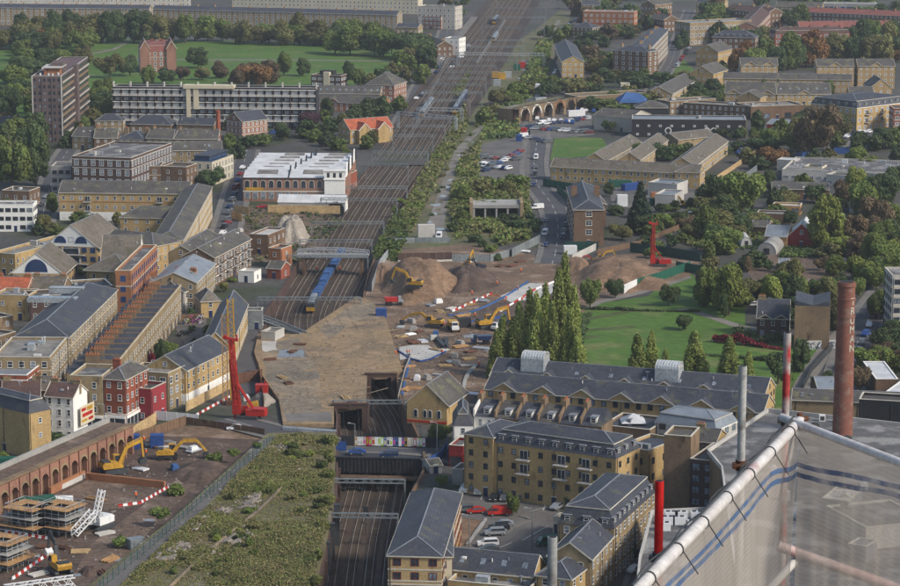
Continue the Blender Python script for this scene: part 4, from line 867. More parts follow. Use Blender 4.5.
for u in(.28,.72):
 b2=MB();b2.box(W*u-3,-3,0,W*u+3,.0,6.4);b2.prof([(W*u-3,6.4),(W*u+3,6.4),(W*u,9.4)],-3,3,'y');b2.ob('wing','yellow',r_)
 b2=MB();gable_roof(b2,W*u-3,W*u+3,-3,5,6.45,3,.3,'y');b2.ob('wing_roof',['terra','pot','frame'],r_)
# ============================================================ left: yellow brick quarter
B('school','big dark brown school block with tall white windows',(72,158),(131,160),(146,144),15,roof='flat',wall='darkbrick',rm='felt',floors=4,bay=3.3,win=(1.9,2.5),bands=(11.2,14.6),bandm='palecon',par=.8,clutter=6,detail=False,style='white_pale')
B('office_block','grey banded annex left of the brown school',(51,168),(71,168),14,10,roof='flat',wall='concrete',rm='felt',floors=3,bay=2.2,win=(1.8,1.5),bands=(3.2,6.5),bandm='palecon',style='dark')
B('flats','narrow brick flats right of the brown school',(148,168),(161,168),12,9,roof='flat',wall='brown',rm='felt',floors=3,bay=3,win=(1.6,1.5),bands=(3,6),bandm='palecon')
B('flats','plain brown brick flats beside the cream house',(162,168),(186,169),12,9,roof='flat',wall='brown',rm='slateold',floors=3,bay=4)
r_,W,D,ro=B('house','cream house with blue glass penthouse',(188,163),(212,164),(222,156),9,roof='flat',wall='cream',rm='felt',floors=3,bay=3.2,win=(1.2,2),bands=(6,),bandm='white')
b2=MB();b2.box(2,2,9.1,W-2,D-2,11.8,0);b2.box(1.5,1.5,11.8,W-1.5,D-1.5,12.1,1);b2.ob('penthouse',['blueglass','slate'],ro)
YB=dict(wall='yellow',rm='slateold',floors=3,bay=3.1,win=(1.2,1.4))
B('flats','long yellow brick flats with plain grey roof above the white gables',(59,192.5),(188,194),13,10.5,**YB,rh=3.6,gf='white',bands=(7,),bandm='orange',balc=(('f',.22,1,3),('f',.22,2,3),('f',.78,1,3),('f',.78,2,3)))
B('flats','smaller yellow brick flats behind the curved outer wing',(120,217.5),(186,219),12,8.5,wall='yellow',rm='slateold',floors=3,bay=3.6,win=(1.1,1.3),rh=3.4,roof='hip')
B('flats','yellow brick curved outer wing with cream string course',(183,240),(212,187),10,12,wall='yellow',rm='slateold',floors=4,bay=3.4,win=(1.3,1.5),rh=2.2,bands=(8.5,),roof='hip')
B('flats','near yellow end of the curved wing facing the road',(154,247),(183,241),16,11.5,wall='yellow',rm='slateold',floors=4,bay=3.1,win=(1,1.3),rh=3.2,bands=(8.5,),roof='hip')
B('flats','low grey roofed link between the gabled buildings and the yellow wing',(103,240),(153,246),12,9,wall='yellow',rm='slateold',floors=3,bay=3.4,rh=2.6)
B('house','small flat brown house left of the yellow flats',(2,192),(29,193),11,7,roof='flat',wall='brown',rm='slateold',floors=2,bay=3.4,chim=0,clutter=2)
B('office_block','white modern block with bands of windows at the left edge',(-10,206),(33,206),(38,202),9.5,roof='flat',wall='white',rm='felt',floors=3,bay=2.6,win=(2.0,1.5),par=.5,cop='white',clutter=3,style='dark')
B('house','yellow walled flat roofed house stepping down at the left edge',(-8,255),(15,257),(27,236),6.5,roof='flat',wall='yellow',rm='gravelroof',floors=2,bay=3,par=.9,cop='cream',clutter=3)
B('house','small yellow house with terrace beside the white gables',(21,247),(36,249),10,6,roof='flat',wall='yellow',rm='felt',floors=2,bay=3,cop='cream',clutter=1)
def archwin(root,W,z,r,y=-.12):
 g=MB();pts=[(r*math.cos(t),r*math.sin(t)*1.15)for t in[k*math.pi/12 for k in range(13)]]
 g.prof([(W/2+x,z+y_)for x,y_ in pts],y,y+.05,'y',0);g.ob('arched_window','blueglass',root)
 g=MB()
 for k in range(12):
  a,b=pts[k],pts[k+1];g.bar((W/2+a[0],y-.02,z+a[1]),(W/2+b[0],y-.02,z+b[1]),.14)
 for k in range(-2,3):x=k*r/2.5;g.bar((W/2+x,y-.03,z),(W/2+x,y-.03,z+math.sqrt(max(.1,r*r-x*x))*1.12),.08)
 g.ob('arch_frame','bluetrim',root)
r_,W,D,ro=B('gabled_flats','large white gabled flats with blue balconies among the yellow blocks',(45,245),(97,247),26,9,axis='y',rh=7,wall='yellow',rm='slatewarm',floors=3,bay=3,win=(1.8,1.7),gablem='white',style='blue',oh=.8,balc=(('f',.5,2,10),('f',.45,1,14)))
archwin(r_,W*.6,10,2.0);archwin(r_,W*1.4,10,2.0)
r_,W,D,ro=B('gabled_flats','white gabled building with one big blue arched window',(11,273),(62,273.5),22,6,axis='y',rh=6.5,wall='yellow',rm='slatewarm',floors=2,bay=3.2,win=(1.6,1.3),gablem='white',style='blue',oh=.8)
archwin(r_,W,6.4,3.6)
r_,W,D,ro=B('gabled_flats','broad grey roofed block with white gable facing right',(101,262),(139,262),15,8,axis='x',rh=7.5,wall='yellow',rm='slatewarm',floors=3,bay=3,gablem='white',style='blue',oh=.5)
B('house','yellow house with a pyramid roof in front of the gabled flats',(87,270),(128,272),14,7,roof='hip',rh=4.5,wall='yellow',rm='slatewarm',floors=2,bay=4,oh=1)
B('warehouse','tall orange brick wing with round gables beside the terrace',(131,274),(157,248),5,13,roof='flat',wall='orange',rm='felt',floors=4,bay=3.6,win=(1.6,1.8),par=1.0,cop='cream',bands=(9,),style='blue')
B('house','yellow gabled warehouse with blue grey metal roof beside the street',(196,283),(215,264),14,8.5,rh=3,wall='stock',rm='metalroof',floors=3,bay=3,lights=0)
B('warehouse','dark roofed brick block behind the metal roofed warehouse',(200,257),(226,240),13,7.5,rh=3.5,wall='stock',rm='slateold',floors=2,bay=3)
B('flats','brick flats with white balconies beside the railway',(214,258),(251,239),11,9.5,rh=3,wall='brown',rm='slateold',floors=3,bay=3.2,win=(1.6,1.5),balc=tuple(('f',u,k,2.4)for u in(.15,.35,.55,.75,.92)for k in(1,2)),bands=(3,6),bandm='white')
B('house','brick house with cluttered roof between warehouse and terrace',(170,283),(190,284),10,7,rh=3,wall='dirtystock',rm='slatewarm',floors=2,chim=2,chw='orange')
B('house','small slate roofed house next to the cluttered brick house',(183,292),(197,288),9,6,rh=3,wall='render',rm='slate',floors=2,chim=1,lights=2)
B('house','dark brick house with terracotta pots behind the terrace top',(150,287),(168,287),8,6,rh=2.6,wall='red',rm='slateold',floors=2,chim=2,chw='orange')
# bottom left roofs
B('house','house with bright orange tiled roof at the left edge',(-10,291),(26,292),12,6,rh=3.4,wall='orange',rm='terra',floors=2,chim=2,chw='orange')
B('house','slate roofed house right of the orange tiled one',(28,290),(62,291),11,6,rh=3.2,wall='dirtystock',rm='slatewarm',floors=2,chim=2)
B('workshop','flat grey roof with white parapet below the pyramid roofed house',(63,291),(113,288),13,6,roof='flat',wall='stock',rm='slate',floors=2,cop='white',clutter=3)
B('house','yellow brick block above the long slate warehouse',(-6,297),(28,298),11,7,roof='flat',wall='yellow',rm='felt',floors=2,bay=4,clutter=2)
B('house','dark brick house with arched windows above the slate warehouse',(29,299),(63,297),10,7,roof='flat',wall='darkbrick',rm='slateold',floors=2,bay=3,cop='stone',clutter=1)
B('house','brown brick house at the left edge beside the slate warehouse',(-10,322),(13,318),12,9,roof='flat',wall='dirtystock',rm='felt',floors=3,bay=3,clutter=2)
B('house','stepped brown brick house below the left edge one',(-10,342),(16,334),12,6,roof='flat',wall='dirtystock',rm='gravelroof',floors=2,bay=3,clutter=2)
r_,W,D,ro=B('warehouse','very long yellow warehouse with dark hipped slate roof',(68,338),(117,290),(17,335),12.5,roof='hip',rh=3.6,wall='stock',rm='slate',floors=4,bay=3.6,win=(1.3,1.7),bands=(9.4,),gf='render',style='white')
b2=MB();b2.box(0,0,0,4,14,1.2,0);b2.box(.3,.3,1.2,3.7,13.7,1.35,1);b2.ob('rooflight',['galv','paleglass'],ro,loc=(W*.55,D*.4,14.6))
b2=MB();b2.box(0,0,0,3,10,1.6,0);b2.box(-.1,-.1,1.6,3.1,10.1,1.7,0);b2.ob('plant_unit','galv',ro,loc=(W*.75,D*.45,14.6))
B('warehouse','flat metal roofed middle part of the yellow warehouse',(50,360),(67,340),15,12,roof='flat',wall='stock',rm='gravelroof',floors=4,bay=3,win=(1.4,1.7),bands=(9,),clutter=6)
r_,W,D,ro=B('warehouse','red brick corner building with a white cornice',(-14,378),(27,379),(50,357),9.5,roof='flat',wall='red',rm='lead',floors=3,bay=3,win=(1.2,1.7),bands=(9.0,3.1),bandm='white',cop='white',par=.9,clutter=2)
B('house','brown tiled workshop roof left of the white house',(2,399),(40,398),12,5.5,rh=3.4,wall='brown',rm='brownroof',floors=2,chim=2)
B('house','small warm tiled house behind the brown workshop',(30,389),(46,390),8,6,rh=2.5,wall='brown',rm='slatewarm',floors=2,chim=1)
B('house','yellow brick house with dark roof and dormers at the bottom left',(-22,402),(29,414),(41,407),11,roof='mansard',rh=2.8,wall='yellow',rm='slate',floors=3,bay=6,win=(1,1.3),dorm=0,skip=[('f',i,j)for i in range(3)for j in range(1,5)])
# corner row
B('house','tall white rendered houses with brown roof above the yard',(45,396),(73,398),(88,391),11,rh=2.6,wall='white',rm='brownroof',floors=4,bay=2.3,win=(.95,1.6),style='sash',chim=2,faces='f')
p=G(74.5,430);q=MB();r_=G(86,417)
sgn=thing('painted_sign','yellow and red painted sign on the white house side wall','sign',(G(74.2,399,11).x,G(74.2,399,11).y,0),math.atan2((G(88,391,11)-G(73,398,11)).y,(G(88,391,11)-G(73,398,11)).x))
q=MB();q.box(3,-.1,3.4,10.5,-.04,8.2,0);q.ob('sign_board','cream',sgn)
q=MB()
for i,(x,z,w_,h_)in enumerate([(3.5,6.9,2.4,.8),(6.4,6.7,3.2,1.0),(4,5.4,5.5,.9),(3.6,4.2,3,.6),(7.2,4.1,2.6,.7)]):q.box(x,-.14,z,x+w_,-.101,z+h_,i%2)
q.ob('sign_marks',['redpaint','yellowpaint'],sgn)
B('house','cream and tan four storey house behind the corner row',(70,379),(102,380),14,12.5,roof='flat',wall='stock',rm='felt',floors=4,bay=3.6,win=(1.1,1.6),gf='render',par=.9,cop='cream',shop='white')
B('corner_building','red brick corner building with hipped slate roof and shopfront',(103,379),(125,380.5),(149,369),12.5,roof='hip',rh=2.6,wall='red',rm='slateold',floors=4,bay=2.5,win=(1.15,1.6),shop='white',chim=1,chw='red',bands=(3.5,),bandm='white',style='sash')
B('house','low magenta painted building beside the red corner block',(151,392),(166,385),10,8,roof='flat',wall='magenta',rm='slateold',floors=2,bay=4)
B('workshop','pale yellow three storey workshop with grey windows',(168,377),(185,369),12,9,roof='flat',wall='stock',rm='gravelroof',floors=3,bay=2.6,win=(1.7,1.9),par=.9,cop='cream',clutter=1)
B('house','low brown gabled roof behind the yellow workshop',(150,377),(170,377),12,7,rh=3,wall='stock',rm='brownroof',floors=2)
B('flats','long yellow flats with slate roof and basement arches beside the rig',(186,371),(229,350),12,9,rh=3.6,wall='yellow',rm='slate',floors=3,bay=3,win=(1.2,1.5),gf='white',bands=(8.6,),bandm='cream')
B('flats','long dark slate roof running back behind the yellow flats',(201,347),(230,347),62,8.5,axis='y',rh=4,wall='yellow',rm='slate',floors=2,bay=3.4)
B('house','small hipped brick building beside the back yard',(201,302),(220,301),10,5,roof='hip',wall='yellow',rm='slatewarm',floors=2,bay=3)
# butterfly terrace: thirteen narrow houses
A0=G(119,363,10);A1=G(181,287,10);NH=15
dv=(A1-A0);wH=dv.length/NH;ang=math.atan2(dv.y,dv.x)
for i in range(NH):
 p=A0+dv*(i/NH);o=thing('terraced_house',f'narrow yellow terraced house with valley roof and orange chimneys, {["nearest in its row", "second in its row", "third in its row", "fourth in its row", "fifth in its row", "sixth in its row", "seventh in its row", "middle of its row", "ninth in its row", "tenth in its row", "eleventh in its row", "twelfth in its row", "thirteenth in its row", "last but one in its row", "farthest in its row"][i]}','house',(p.x,p.y,0),ang,'narrow valley roofed terraced houses');w_=wH-.02
 b=MB();b.box(0,0,0,w_,9,9.6);b.box(0,0,9.6,w_,.3,10.9);b.box(0,9,0,w_*.55,14,7);b.ob('wall','stock',o)
 b=MB();b.add([(.25,.3,10.6),(w_/2,.3,9.7),(w_-.02,.3,10.6),(.25,9.2,10.4),(w_/2,9.2,9.65),(w_-.02,9.2,10.4),(.25,.3,9.5),(w_-.02,.3,9.5),(.25,9.2,9.5),(w_-.02,9.2,9.5)],[(0,1,4,3),(1,2,5,4),(6,0,3,8),(2,7,9,5),(3,4,5,9,8),(0,6,7,2,1)]);b.add([(0,9.0,7.1),(w_*.55,9.0,8.2),(w_*.55,14.1,8.2),(0,14.1,7.1)],[(0,1,2,3)]);ro=b.ob('roof','slate',o)
 b=MB();b.box(-.1,.0,9.4,.1,9.3,10.8,0);b.box(-.3,5.2,10,.3,8.9,12.3,0);b.box(-.36,5.1,12.0,.36,9,12.35,1)
 for k in range(5):b.cyl((0,5.6+k*.72,12.3),(0,5.6+k*.72,12.95),.2,.15,6,2)
 b.ob('chimney',['dirtystock','orange','pot'],ro);b=MB();b.box(.1,-.12,10.5,w_-.1,-.0,10.8,0);b.ob('cornice','stone',o)
 specs=[((0,0),(1,0),w_*u-.5,z,1.0,1.7,'sash')for u in(.27,.73)for z in(3.7,6.7)]+[((0,0),(1,0),w_*.7-.5,.8,1.1,1.7,'sash')]
 place_windows(o,specs,True);b=MB();b.box(-.5,-.08,0,.5,0,2.4);b.ob('door','darkblue',o,loc=(w_*.25,0,0))
# ============================================================ depot, small buildings around the tracks
r_,W,D,ro=B('depot','white sawtooth roofed depot with arched brick front',(243,177.5),(345,178),60,9.5,roof='saw',rh=1.9,wall='pinkbrick',rm='whiteroof',floors=0)
for k in range(2):
 for i in range(10):
  if k==0 and i>7:continue
  u=W*.79*(i+.5)/10;b=MB();z=1.0+k*4.4
  pts=[(-1.1,0),(1.1,0)]+[(1.1*math.cos(t),2.2+1.0*math.sin(t))for t in[j*math.pi/8 for j in range(9)]]
  b.prof(pts,-.06,0,'y',0);wo=b.ob('window','stone',r_,loc=(u,0,z));b=MB();b.prof([(x*.82,y_*.9+.1)for x,y_ in pts],-.1,-.061,'y',0);b.ob('pane','glass' if k else 'paleglass',wo)
b=MB();b.box(W*.80,-1.5,0,W,0,12.3,0);b.box(W*.79,-1.8,12.3,W+.3,.3,12.8,0);b.box(W*.79,-1.8,8.9,W+.2,0,9.3,0);b.ob('portico','white',r_)
for u in(.84,.90,.96):b=MB();b.box(-.5,-.06,0,.5,0,1.8);b.ob('window','glass',r_,loc=(W*u,-1.5,9.9))
for y in range(6):
 for i in range(2):
  x=W*(.13+.45*i)+y*1.2;b=MB();b.add([(0,4,.8),(W*.2,4,.8),(W*.2,8.6,1.67),(0,8.6,1.67),(0,4,1.0),(W*.2,4,1.0),(W*.2,8.6,1.87),(0,8.6,1.87)],[(3,2,1,0),(4,5,6,7),(0,1,5,4),(1,2,6,5),(2,3,7,6),(3,0,4,7)]);b.ob('rooflight','gravelroof',ro,loc=(x,y*10,9.65))
 b=MB();b.prof([(y*10,9.6),(y*10+9.9,9.6),(y*10+9.9,13.2),(y*10+6,11.2)],W*.44+y*1.2,W*.44+y*1.2+.5,'x');b.ob('roof_step','blackpaint',ro)
for y in range(6):
 b=MB();b.prof([(y*10+2,9.6),(y*10+9.7,9.6),(y*10+9.7,14.6),(y*10+8.8,14.6)],W+.0,W+.4,'x');b.ob('gable_end','blackpaint' if y%2 else 'white',r_)
b=MB();b.box(1,-.15,4.4,8,-.06,5.6);b.ob('sign_board','yellowpaint',r_)
b=MB();b.box(-.1,-.2,3.8,W*.79,0,4.3);b.ob('string_course','stone',r_)
b=MB();b.box(-.1,-.25,9.0,W*.79,0,9.5);b.ob('cornice','blackpaint',r_)
r_,W,D,ro=B('shed','low red brick side building of the depot beside the tracks',(346,178),(357,172),16,6,roof='flat',wall='red',rm='whiteroof',floors=1,clutter=3)
r_,W,D,ro=B('marquee','white tented canopy in front of the depot arch',(278,202),(345,203),8,3.5,roof='gable',rh=2.4,wall='white',rm='whiteroof',floors=0,door=0)
b=MB();b.cyl((W*.86,-.08,0),(W*.86,-.02,0),3.4,3.4,20);b.ob('archway','blackpaint',r_,loc=(0,0,.6))
B('shed','brown brick shed with pale roof beside the cleared yard',(250,236),(268,237),16,6.5,roof='flat',wall='brown',rm='palecon',floors=2,bay=4,cop='palecon')
B('shed','orange brick hut beside the footbridge end',(268,250),(281,251),8,6,roof='flat',wall='orange',rm='felt',floors=2,bay=6,cop='stone')
B('shed','little red shed between the flats and the railway',(267,268),(281,269),7,3.5,rh=1.8,wall='red',rm='slateold',floors=1,bay=4)
B('shed','white lean-to hut with garden behind the balcony flats',(238,273),(254,274),6,3,roof='flat',wall='white',rm='palecon',floors=1,bay=4)
B('shed','grey green site cabin over the service lane',(240,313),(262,313),5,5,roof='flat',wall='steel',rm='felt',floors=1,bay=3)
B('shed','small pale brick platform hut on the cleared land',(261,334),(275,335),7,2.6,roof='flat',wall='palecon',rm='gravelroof',floors=0,door=0)
r_,W,D,ro=B('chapel','small yellow brick gabled building with arched windows beside the tunnel',(407,402),(447,405),16,5.5,axis='y',rh=4.8,wall='yellow',rm='slateold',floors=0,oh=.6)
for u,z,q in((.22,1.8,.55),(.45,1.8,.5),(.58,1.8,.5),(.8,1.8,.55)):
 pts=[(-q,0),(q,0)]+[(q*math.cos(t),1.6+q*math.sin(t))for t in[j*math.pi/8 for j in range(9)]];b=MB();b.prof(pts,-.08,0,'y',0);wo=b.ob('arched_window','frame',r_,loc=(W*u,0,z));b=MB();b.prof([(x*.75,y_*.88+.08)for x,y_ in pts],-.12,-.081,'y',0);b.ob('pane','glass',wo)
b=MB();b.box(0,-.12,.5,W,0,1.0);b.ob('string_course','redpaint',r_)
# ============================================================ centre right: brick house, terraces, yard
r_,W,D,ro=B('corner_house','four storey brown brick corner house with red chimneys',(574,210),(604,210),(610,187),13,roof='hip',rh=3,wall='brown',rm='slate',floors=4,bay=9,win=(2.2,1.9),chim=2,chw='brown',style='sash')
B('house','three storey brick rear wing behind the corner house',(568,196),(574,205),12,8,roof='gable',rh=2.5,wall='brown',rm='slateold',floors=2,chim=2,chw='red')
B('terraced_block','long yellow terrace with plain grey roof facing the container yard',(551,166.5),(699,174),9,6,rh=3,wall='yellow',rm='slatewarm',floors=2,bay=3,win=(1.3,1.4))
B('terraced_block','yellow terrace running back behind the curving road',(606,161),(641,142),10,6,rh=3.2,wall='buff',rm='slatewarm',floors=2,bay=3,win=(1.5,1.5))
B('terraced_block','second buff terrace running back toward the black warehouse',(640,160),(668,140),9,5.5,rh=3,wall='buff',rm='slatewarm',floors=2,bay=3.2)
B('terraced_block','buff terrace running back beside the railway ramp',(695,166),(728,141),11,6,rh=3.2,wall='buff',rm='slatewarm',floors=2,bay=3,win=(1.5,1.5))
B('house','yellow hipped end house at the corner by the ramp',(675,172),(700,173),11,6.5,roof='hip',rh=2.6,wall='yellow',rm='slatewarm',floors=2,bay=3)
B('warehouse','grey flat roofed unit beside the container yard',(648,184),(677,186),12,4.5,roof='flat',wall='palecon',rm='metalroof',floors=0,door=0,clutter=1)
B('shed','pale low shed at the foot of the ramp',(675,197),(684,192),8,4.5,roof='flat',wall='palecon',rm='metalroof',floors=0,door=0)
r_,W,D,ro=B('warehouse','long black painted warehouse with round emblems',(632,120),(746,121),16,8,roof='flat',wall='blackpaint',rm='metalroof',floors=2,bay=5,win=(1.2,1),par=.5,cop='palecon',clutter=4,detail=False)
for u in(.32,.66,.72):b=MB();b.cyl((0,-.1,0),(0,-.02,0),1.6,1.6,18,0);b.cyl((0,-.14,0),(0,-.101,0),1.1,1.1,18,1);b.ob('round_emblem',['frame','blackpaint'],r_,loc=(W*u,0,3.2))
b=MB();b.box(W,0.3,0,W+.2,D-.3,8.4);b.ob('end_wall','yellow',r_)
B('warehouse','blank grey rendered end of the black warehouse',(594,115),(631,118),18,7,roof='gable',rh=2.6,wall='render',rm='slateold',floors=1,bay=9,detail=False)
B('warehouse','dark hipped roof behind the blank grey end',(636,108),(668,108),14,6.5,roof='hip',rh=3,wall='blackpaint',rm='slateold',floors=1,detail=False)
B('shed','low pitched roofs in front of the black warehouse',(678,140),(716,136),12,5,rh=2.5,wall='stock',rm='slatewarm',floors=1,detail=False)
B('railway_cottage','little pale hut on the old viaduct',(621,85),(630,85),7,3.5,roof='flat',wall='cream',rm='stone',floors=1,bay=4,detail=False)
# top centre right
B('warehouse','long stock brick gabled block beside the far disused land',(562,62),(584,62),(597,45),9,axis='y',rh=3.4,wall='yellow',rm='slate',floors=3,bay=3,win=(1.3,1.3),detail=False)
B('flats','dark brown five storey flats with a long right wing',(613,50),(648,52),12,15,roof='hip',rh=2.2,wall='brown',rm='slate',floors=5,bay=4.4,win=(1.7,1.9),detail=False,chim=2,chw='stock')
B('flats','long right wing of the dark brown flats with white balconies',(649,50),(668,30),12,15.5,roof='hip',rh=2.4,wall='brown',rm='slate',floors=5,bay=3.6,win=(1.7,1.7),detail=False,chim=4,chw='yellow',bands=(3,6,9,12),bandm='cream')
B('flats','orange brick flats with pale flat roof at the top',(583,12),(634,13),14,15,roof='flat',wall='orange',rm='palecon',floors=4,bay=3.6,win=(1.6,1.6),detail=False,cop='palecon',bands=(7.5,),bandm='redpaint',clutter=4)
B('house','dark hipped brick houses left of the orange flats',(572,27),(592,28),12,8,roof='hip',wall='brown',rm='slate',floors=3,bay=3,detail=False)
B('terraced_house','terrace houses with white rear walls beside the orange flats',(582,5),(600,5),12,9,rh=3,wall='brown',rm='slate',floors=3,bay=3,detail=False,chim=2)
B('terraced_house','brown brick houses with white extension roofs',(649,18),(664,20),12,8,rh=3,wall='brown',rm='slateold',floors=2,bay=3,detail=False,chim=2,chw='red')
B('terraced_house','tall cream trimmed terrace end on the long far street',(675,22),(690,24),(696,14),14,roof='flat',wall='stock',rm='metalroof',floors=3,bay=3,win=(1.8,2.2),detail=False,chim=2)
B('terraced_house','brown terrace opposite the long far street top',(655,5),(672,3),12,9,rh=3,wall='dirtystock',rm='slateold',floors=2,detail=False,chim=3)
B('terraced_house','yellow houses at the very top of the frame',(696,2),(722,3),12,9,rh=3,wall='buff',rm='slate',floors=3,detail=False,chim=2)
# far right estates
B('flats','brown roofed flats far back in the upper right',(725,9),(768,13),14,11,rh=3,wall='brown',rm='brownroof',floors=3,bay=3.2,detail=False,chim=3)
B('flats','long brown tiled wing running back in the upper right',(757,27),(775,8),14,11,rh=3,wall='pinkbrick',rm='brownroof',floors=3,bay=3.2,detail=False)
B('flats','dark hipped flats with white dormers upper right',(712,37),(755,38),14,11,roof='hip',rh=4,wall='brown',rm='slate',floors=3,bay=3,win=(1.5,1.6),detail=False,dorm=7,chim=1)
B('terraced_block','red roofed terrace along the top right',(805,12),(902,16),12,9,rh=3,wall='brown',rm='redroof',floors=3,bay=3.2,win=(1.5,1.5),detail=False,chim=5)
B('terraced_block','lower red tiled terrace in the top right',(800,28),(900,27),12,5,rh=4,wall='pinkbrick',rm='redroof',floors=2,bay=3.4,detail=False,chim=4)
B('flats','red brick flats with white bay windows behind the estate trees',(775,34),(850,33),13,16,roof='mansard',rh=2,wall='red',rm='brownroof',floors=5,bay=4.2,win=(2.4,1.8),detail=False,chim=5,chw='red')
B('office_block','pale office with lit blue windows at the top edge',(823,4),(880,5),14,8,roof='flat',wall='concrete',rm='whiteroof',floors=2,bay=4,win=(3,1.4),detail=False,style='blue',clutter=3)
B('terraced_block','long grey roof at the top edge beside the pale office',(776,6),(822,7),12,7,rh=3,wall='stock',rm='slateold',floors=2,detail=False)
EST=dict(wall='buff',rm='slateold',detail=False,win=(1.3,1.3),bay=3)
B('flats','stepped yellow gabled houses nearest the far street bend',(690,73),(713,74),26,9,axis='y',rh=4,floors=2,gablets=0,**{**EST,'wall':'yellow'})
B('flats','yellow gabled houses behind the stepped ones',(696,51),(718,52),24,9,axis='y',rh=4,floors=2,**{**EST,'wall':'yellow'})
B('terraced_block','yellow rear terraces on the left of the estate',(672,94),(697,80),14,5,rh=3.5,floors=2,**EST)
B('house','pair of yellow houses with cross gable in front of the trees',(741,65),(778,65),12,11,rh=3.4,floors=4,gablets=2,**EST)
B('house','yellow estate block with gable on its right',(817,66),(854,66),12,12.5,rh=3.2,floors=4,gablets=1,**EST)
B('house','yellow estate block with gable on its left',(858,66),(895,66),12,12.5,rh=3.2,floors=4,gablets=1,**EST)
B('terraced_block','long low terrace behind the gabled estate row',(723,78),(777,79),10,7,rh=2.5,floors=2,**EST)
B('terraced_block','second long low terrace behind the gabled row',(779,79),(852,80),10,7,rh=2.5,floors=2,**EST)
B('terraced_block','yellow estate terrace with two gablets',(725,93),(776,94),14,6,rh=5,floors=2,gablets=3,**EST)
B('terraced_block','broad grey roofed estate terrace with one gablet',(777,94),(831,94),14,6,rh=5,floors=2,gablets=1,lights=6,**EST)
B('house','small gabled estate house below the two gablets',(738,97),(760,98),12,5,axis='y',rh=3,floors=1,**EST)
B('house','buff gabled estate house at the right of the row',(870,88),(892,88),22,7,axis='y',rh=4.5,floors=2,**EST)
B('house','buff house behind the right gabled house',(850,94),(874,94),12,6,rh=3,floors=2,**EST)
B('workshop','long low brown workshops with flat roofs',(683,104),(752,108),12,5.5,roof='flat',wall='brown',rm='gravelroof',floors=2,bay=3,detail=False,clutter=5)
B('workshop','low industrial unit with dark roller doors',(751,108),(804,106),18,6,roof='flat',wall='brown',rm='gravelroof',floors=1,bay=5,win=(3.6,2.8),wz=.3,detail=False,style='dark',clutter=4)
B('workshop','long grey brick terrace of workshops by the car yard',(670,103),(716,100),12,6,roof='flat',wall='dirtystock',rm='felt',floors=2,bay=3,detail=False,clutter=3)
B('flats','modern yellow flats with slate mansard and balconies',(811,103),(857,108),(870,98),11.5,roof='mansard',rh=3,wall='yellow',rm='slate',floors=3,bay=4,win=(1.9,1.9),detail=False,dorm=6,bands=(11.2,),bandm='white',balc=tuple(('r',u,k,3)for u in(.2,.5,.8)for k in(1,2)),style='white_pale')
B('flats','brick flats with balconies cut by the right edge',(894,110),(915,110),14,11,roof='flat',wall='red',rm='felt',floors=4,bay=3,win=(2,1.6),bands=(3,6,9),bandm='cream')
B('shed','red and pale roofed shed behind the autumn plane tree',(767,124),(800,126),14,4,roof='gable',rh=1.8,wall='redpaint',rm='metalroof',floors=0,door=0)
# ============================================================ farm and school, right
B('school','long flat grey roofed school with rooflight strips',(782,171),(915,176),40,4,roof='flat',wall='palecon',rm='felt',floors=1,bay=3.4,win=(2.4,1.4),clutter=22)
B('school','low green clad school wing',(826,176),(880,180),12,4,roof='flat',wall='palecon',rm='slateold',floors=1,bay=3,win=(2.2,1.4))
B('school','dark roofed nursery with verandah',(772,189),(829,190),16,4,roof='gable',rh=1.6,wall='brown',rm='slateold',floors=1,bay=3.5,win=(2.4,1.8),gf=None,style='dark')
B('shed','small white walled classroom behind the nursery',(804,168),(822,169),8,4,roof='flat',wall='cream',rm='whiteroof',floors=1,bay=4)
B('container','white portable office on the school yard',(777,160),(795,161),8,4.5,roof='flat',wall='palecon',rm='whiteroof',floors=1,bay=4,par=.2)
def tunnel(name,label,a,b,D,h,m1,m2,endm='palecon'):
 A=G(*a);B_=G(*b);d=B_-A;W=d.length;o=thing(name,label,'polytunnel',tuple(A),math.atan2(d.y,d.x))
 arc=[(W/2-W/2*math.cos(t),.6+h*math.sin(t))for t in[k*math.pi/12 for k in range(13)]];g=MB()
 g.prof([(0,0)]+arc+[(W,0)],0,D,'y');g.ob('cover',m1,o)
 g=MB();g.box(W*.35,-.1,0,W*.65,-.01,2.2);g.ob('door','blackpaint',o)
 g=MB()
 for k in range(12):
  for y in(0,D/3,2*D/3,D):g.bar((arc[k][0],y,arc[k][1]),(arc[k+1][0],y,arc[k+1][1]),.14)
 g.ob('hoops',m2,o)
tunnel('polytunnel','pale rounded polytunnel in the city farm',(757,254),(776,255),20,3.6,'concrete','galv')
tunnel('polytunnel','smaller white polytunnel behind the round green tree',(741,247),(752,247),14,3,'palecon','galv')
tunnel('domed_hall','white domed school hall with green rim',(849,212),(862,213),22,5,'whiteroof','greenpaint')
B('barn','maroon timber barn with a white roof in the farm',(788,236),(815,237),16,4,axis='y',rh=4.5,wall='darkred',rm='whiteroof',floors=1,bay=6,gablem=None)
B('barn','green grey roofed farm barn beside the maroon barn',(765,236),(787,237),12,4,rh=3,wall='timber',rm='metalroof',floors=1,bay=5)
B('shed','low dark farm shed with blue tarpaulin',(748,226),(768,227),9,3,rh=1.4,wall='brown',rm='slateold',floors=0,door=0)
B('shed','open timber stable under the farm trees',(772,207),(800,208),8,3,roof='flat',wall='timber',rm='palecon',floors=1,bay=3.5,win=(2.6,1.8),style='dark')
B('shed','long low garage row beside the farm trees',(757,215),(790,216),8,3,roof='flat',wall='brown',rm='metalroof',floors=0,door=0)
for x,y,lb in((779,263,'left small red walled hen house with pale roof'),(835,263,'right small red walled hen house with pale roof')):
 B('hen_house',lb,(x,y),(x+10,y+.3),4,2,rh=1.2,wall='darkred',rm='metalroof',floors=0,door=0)
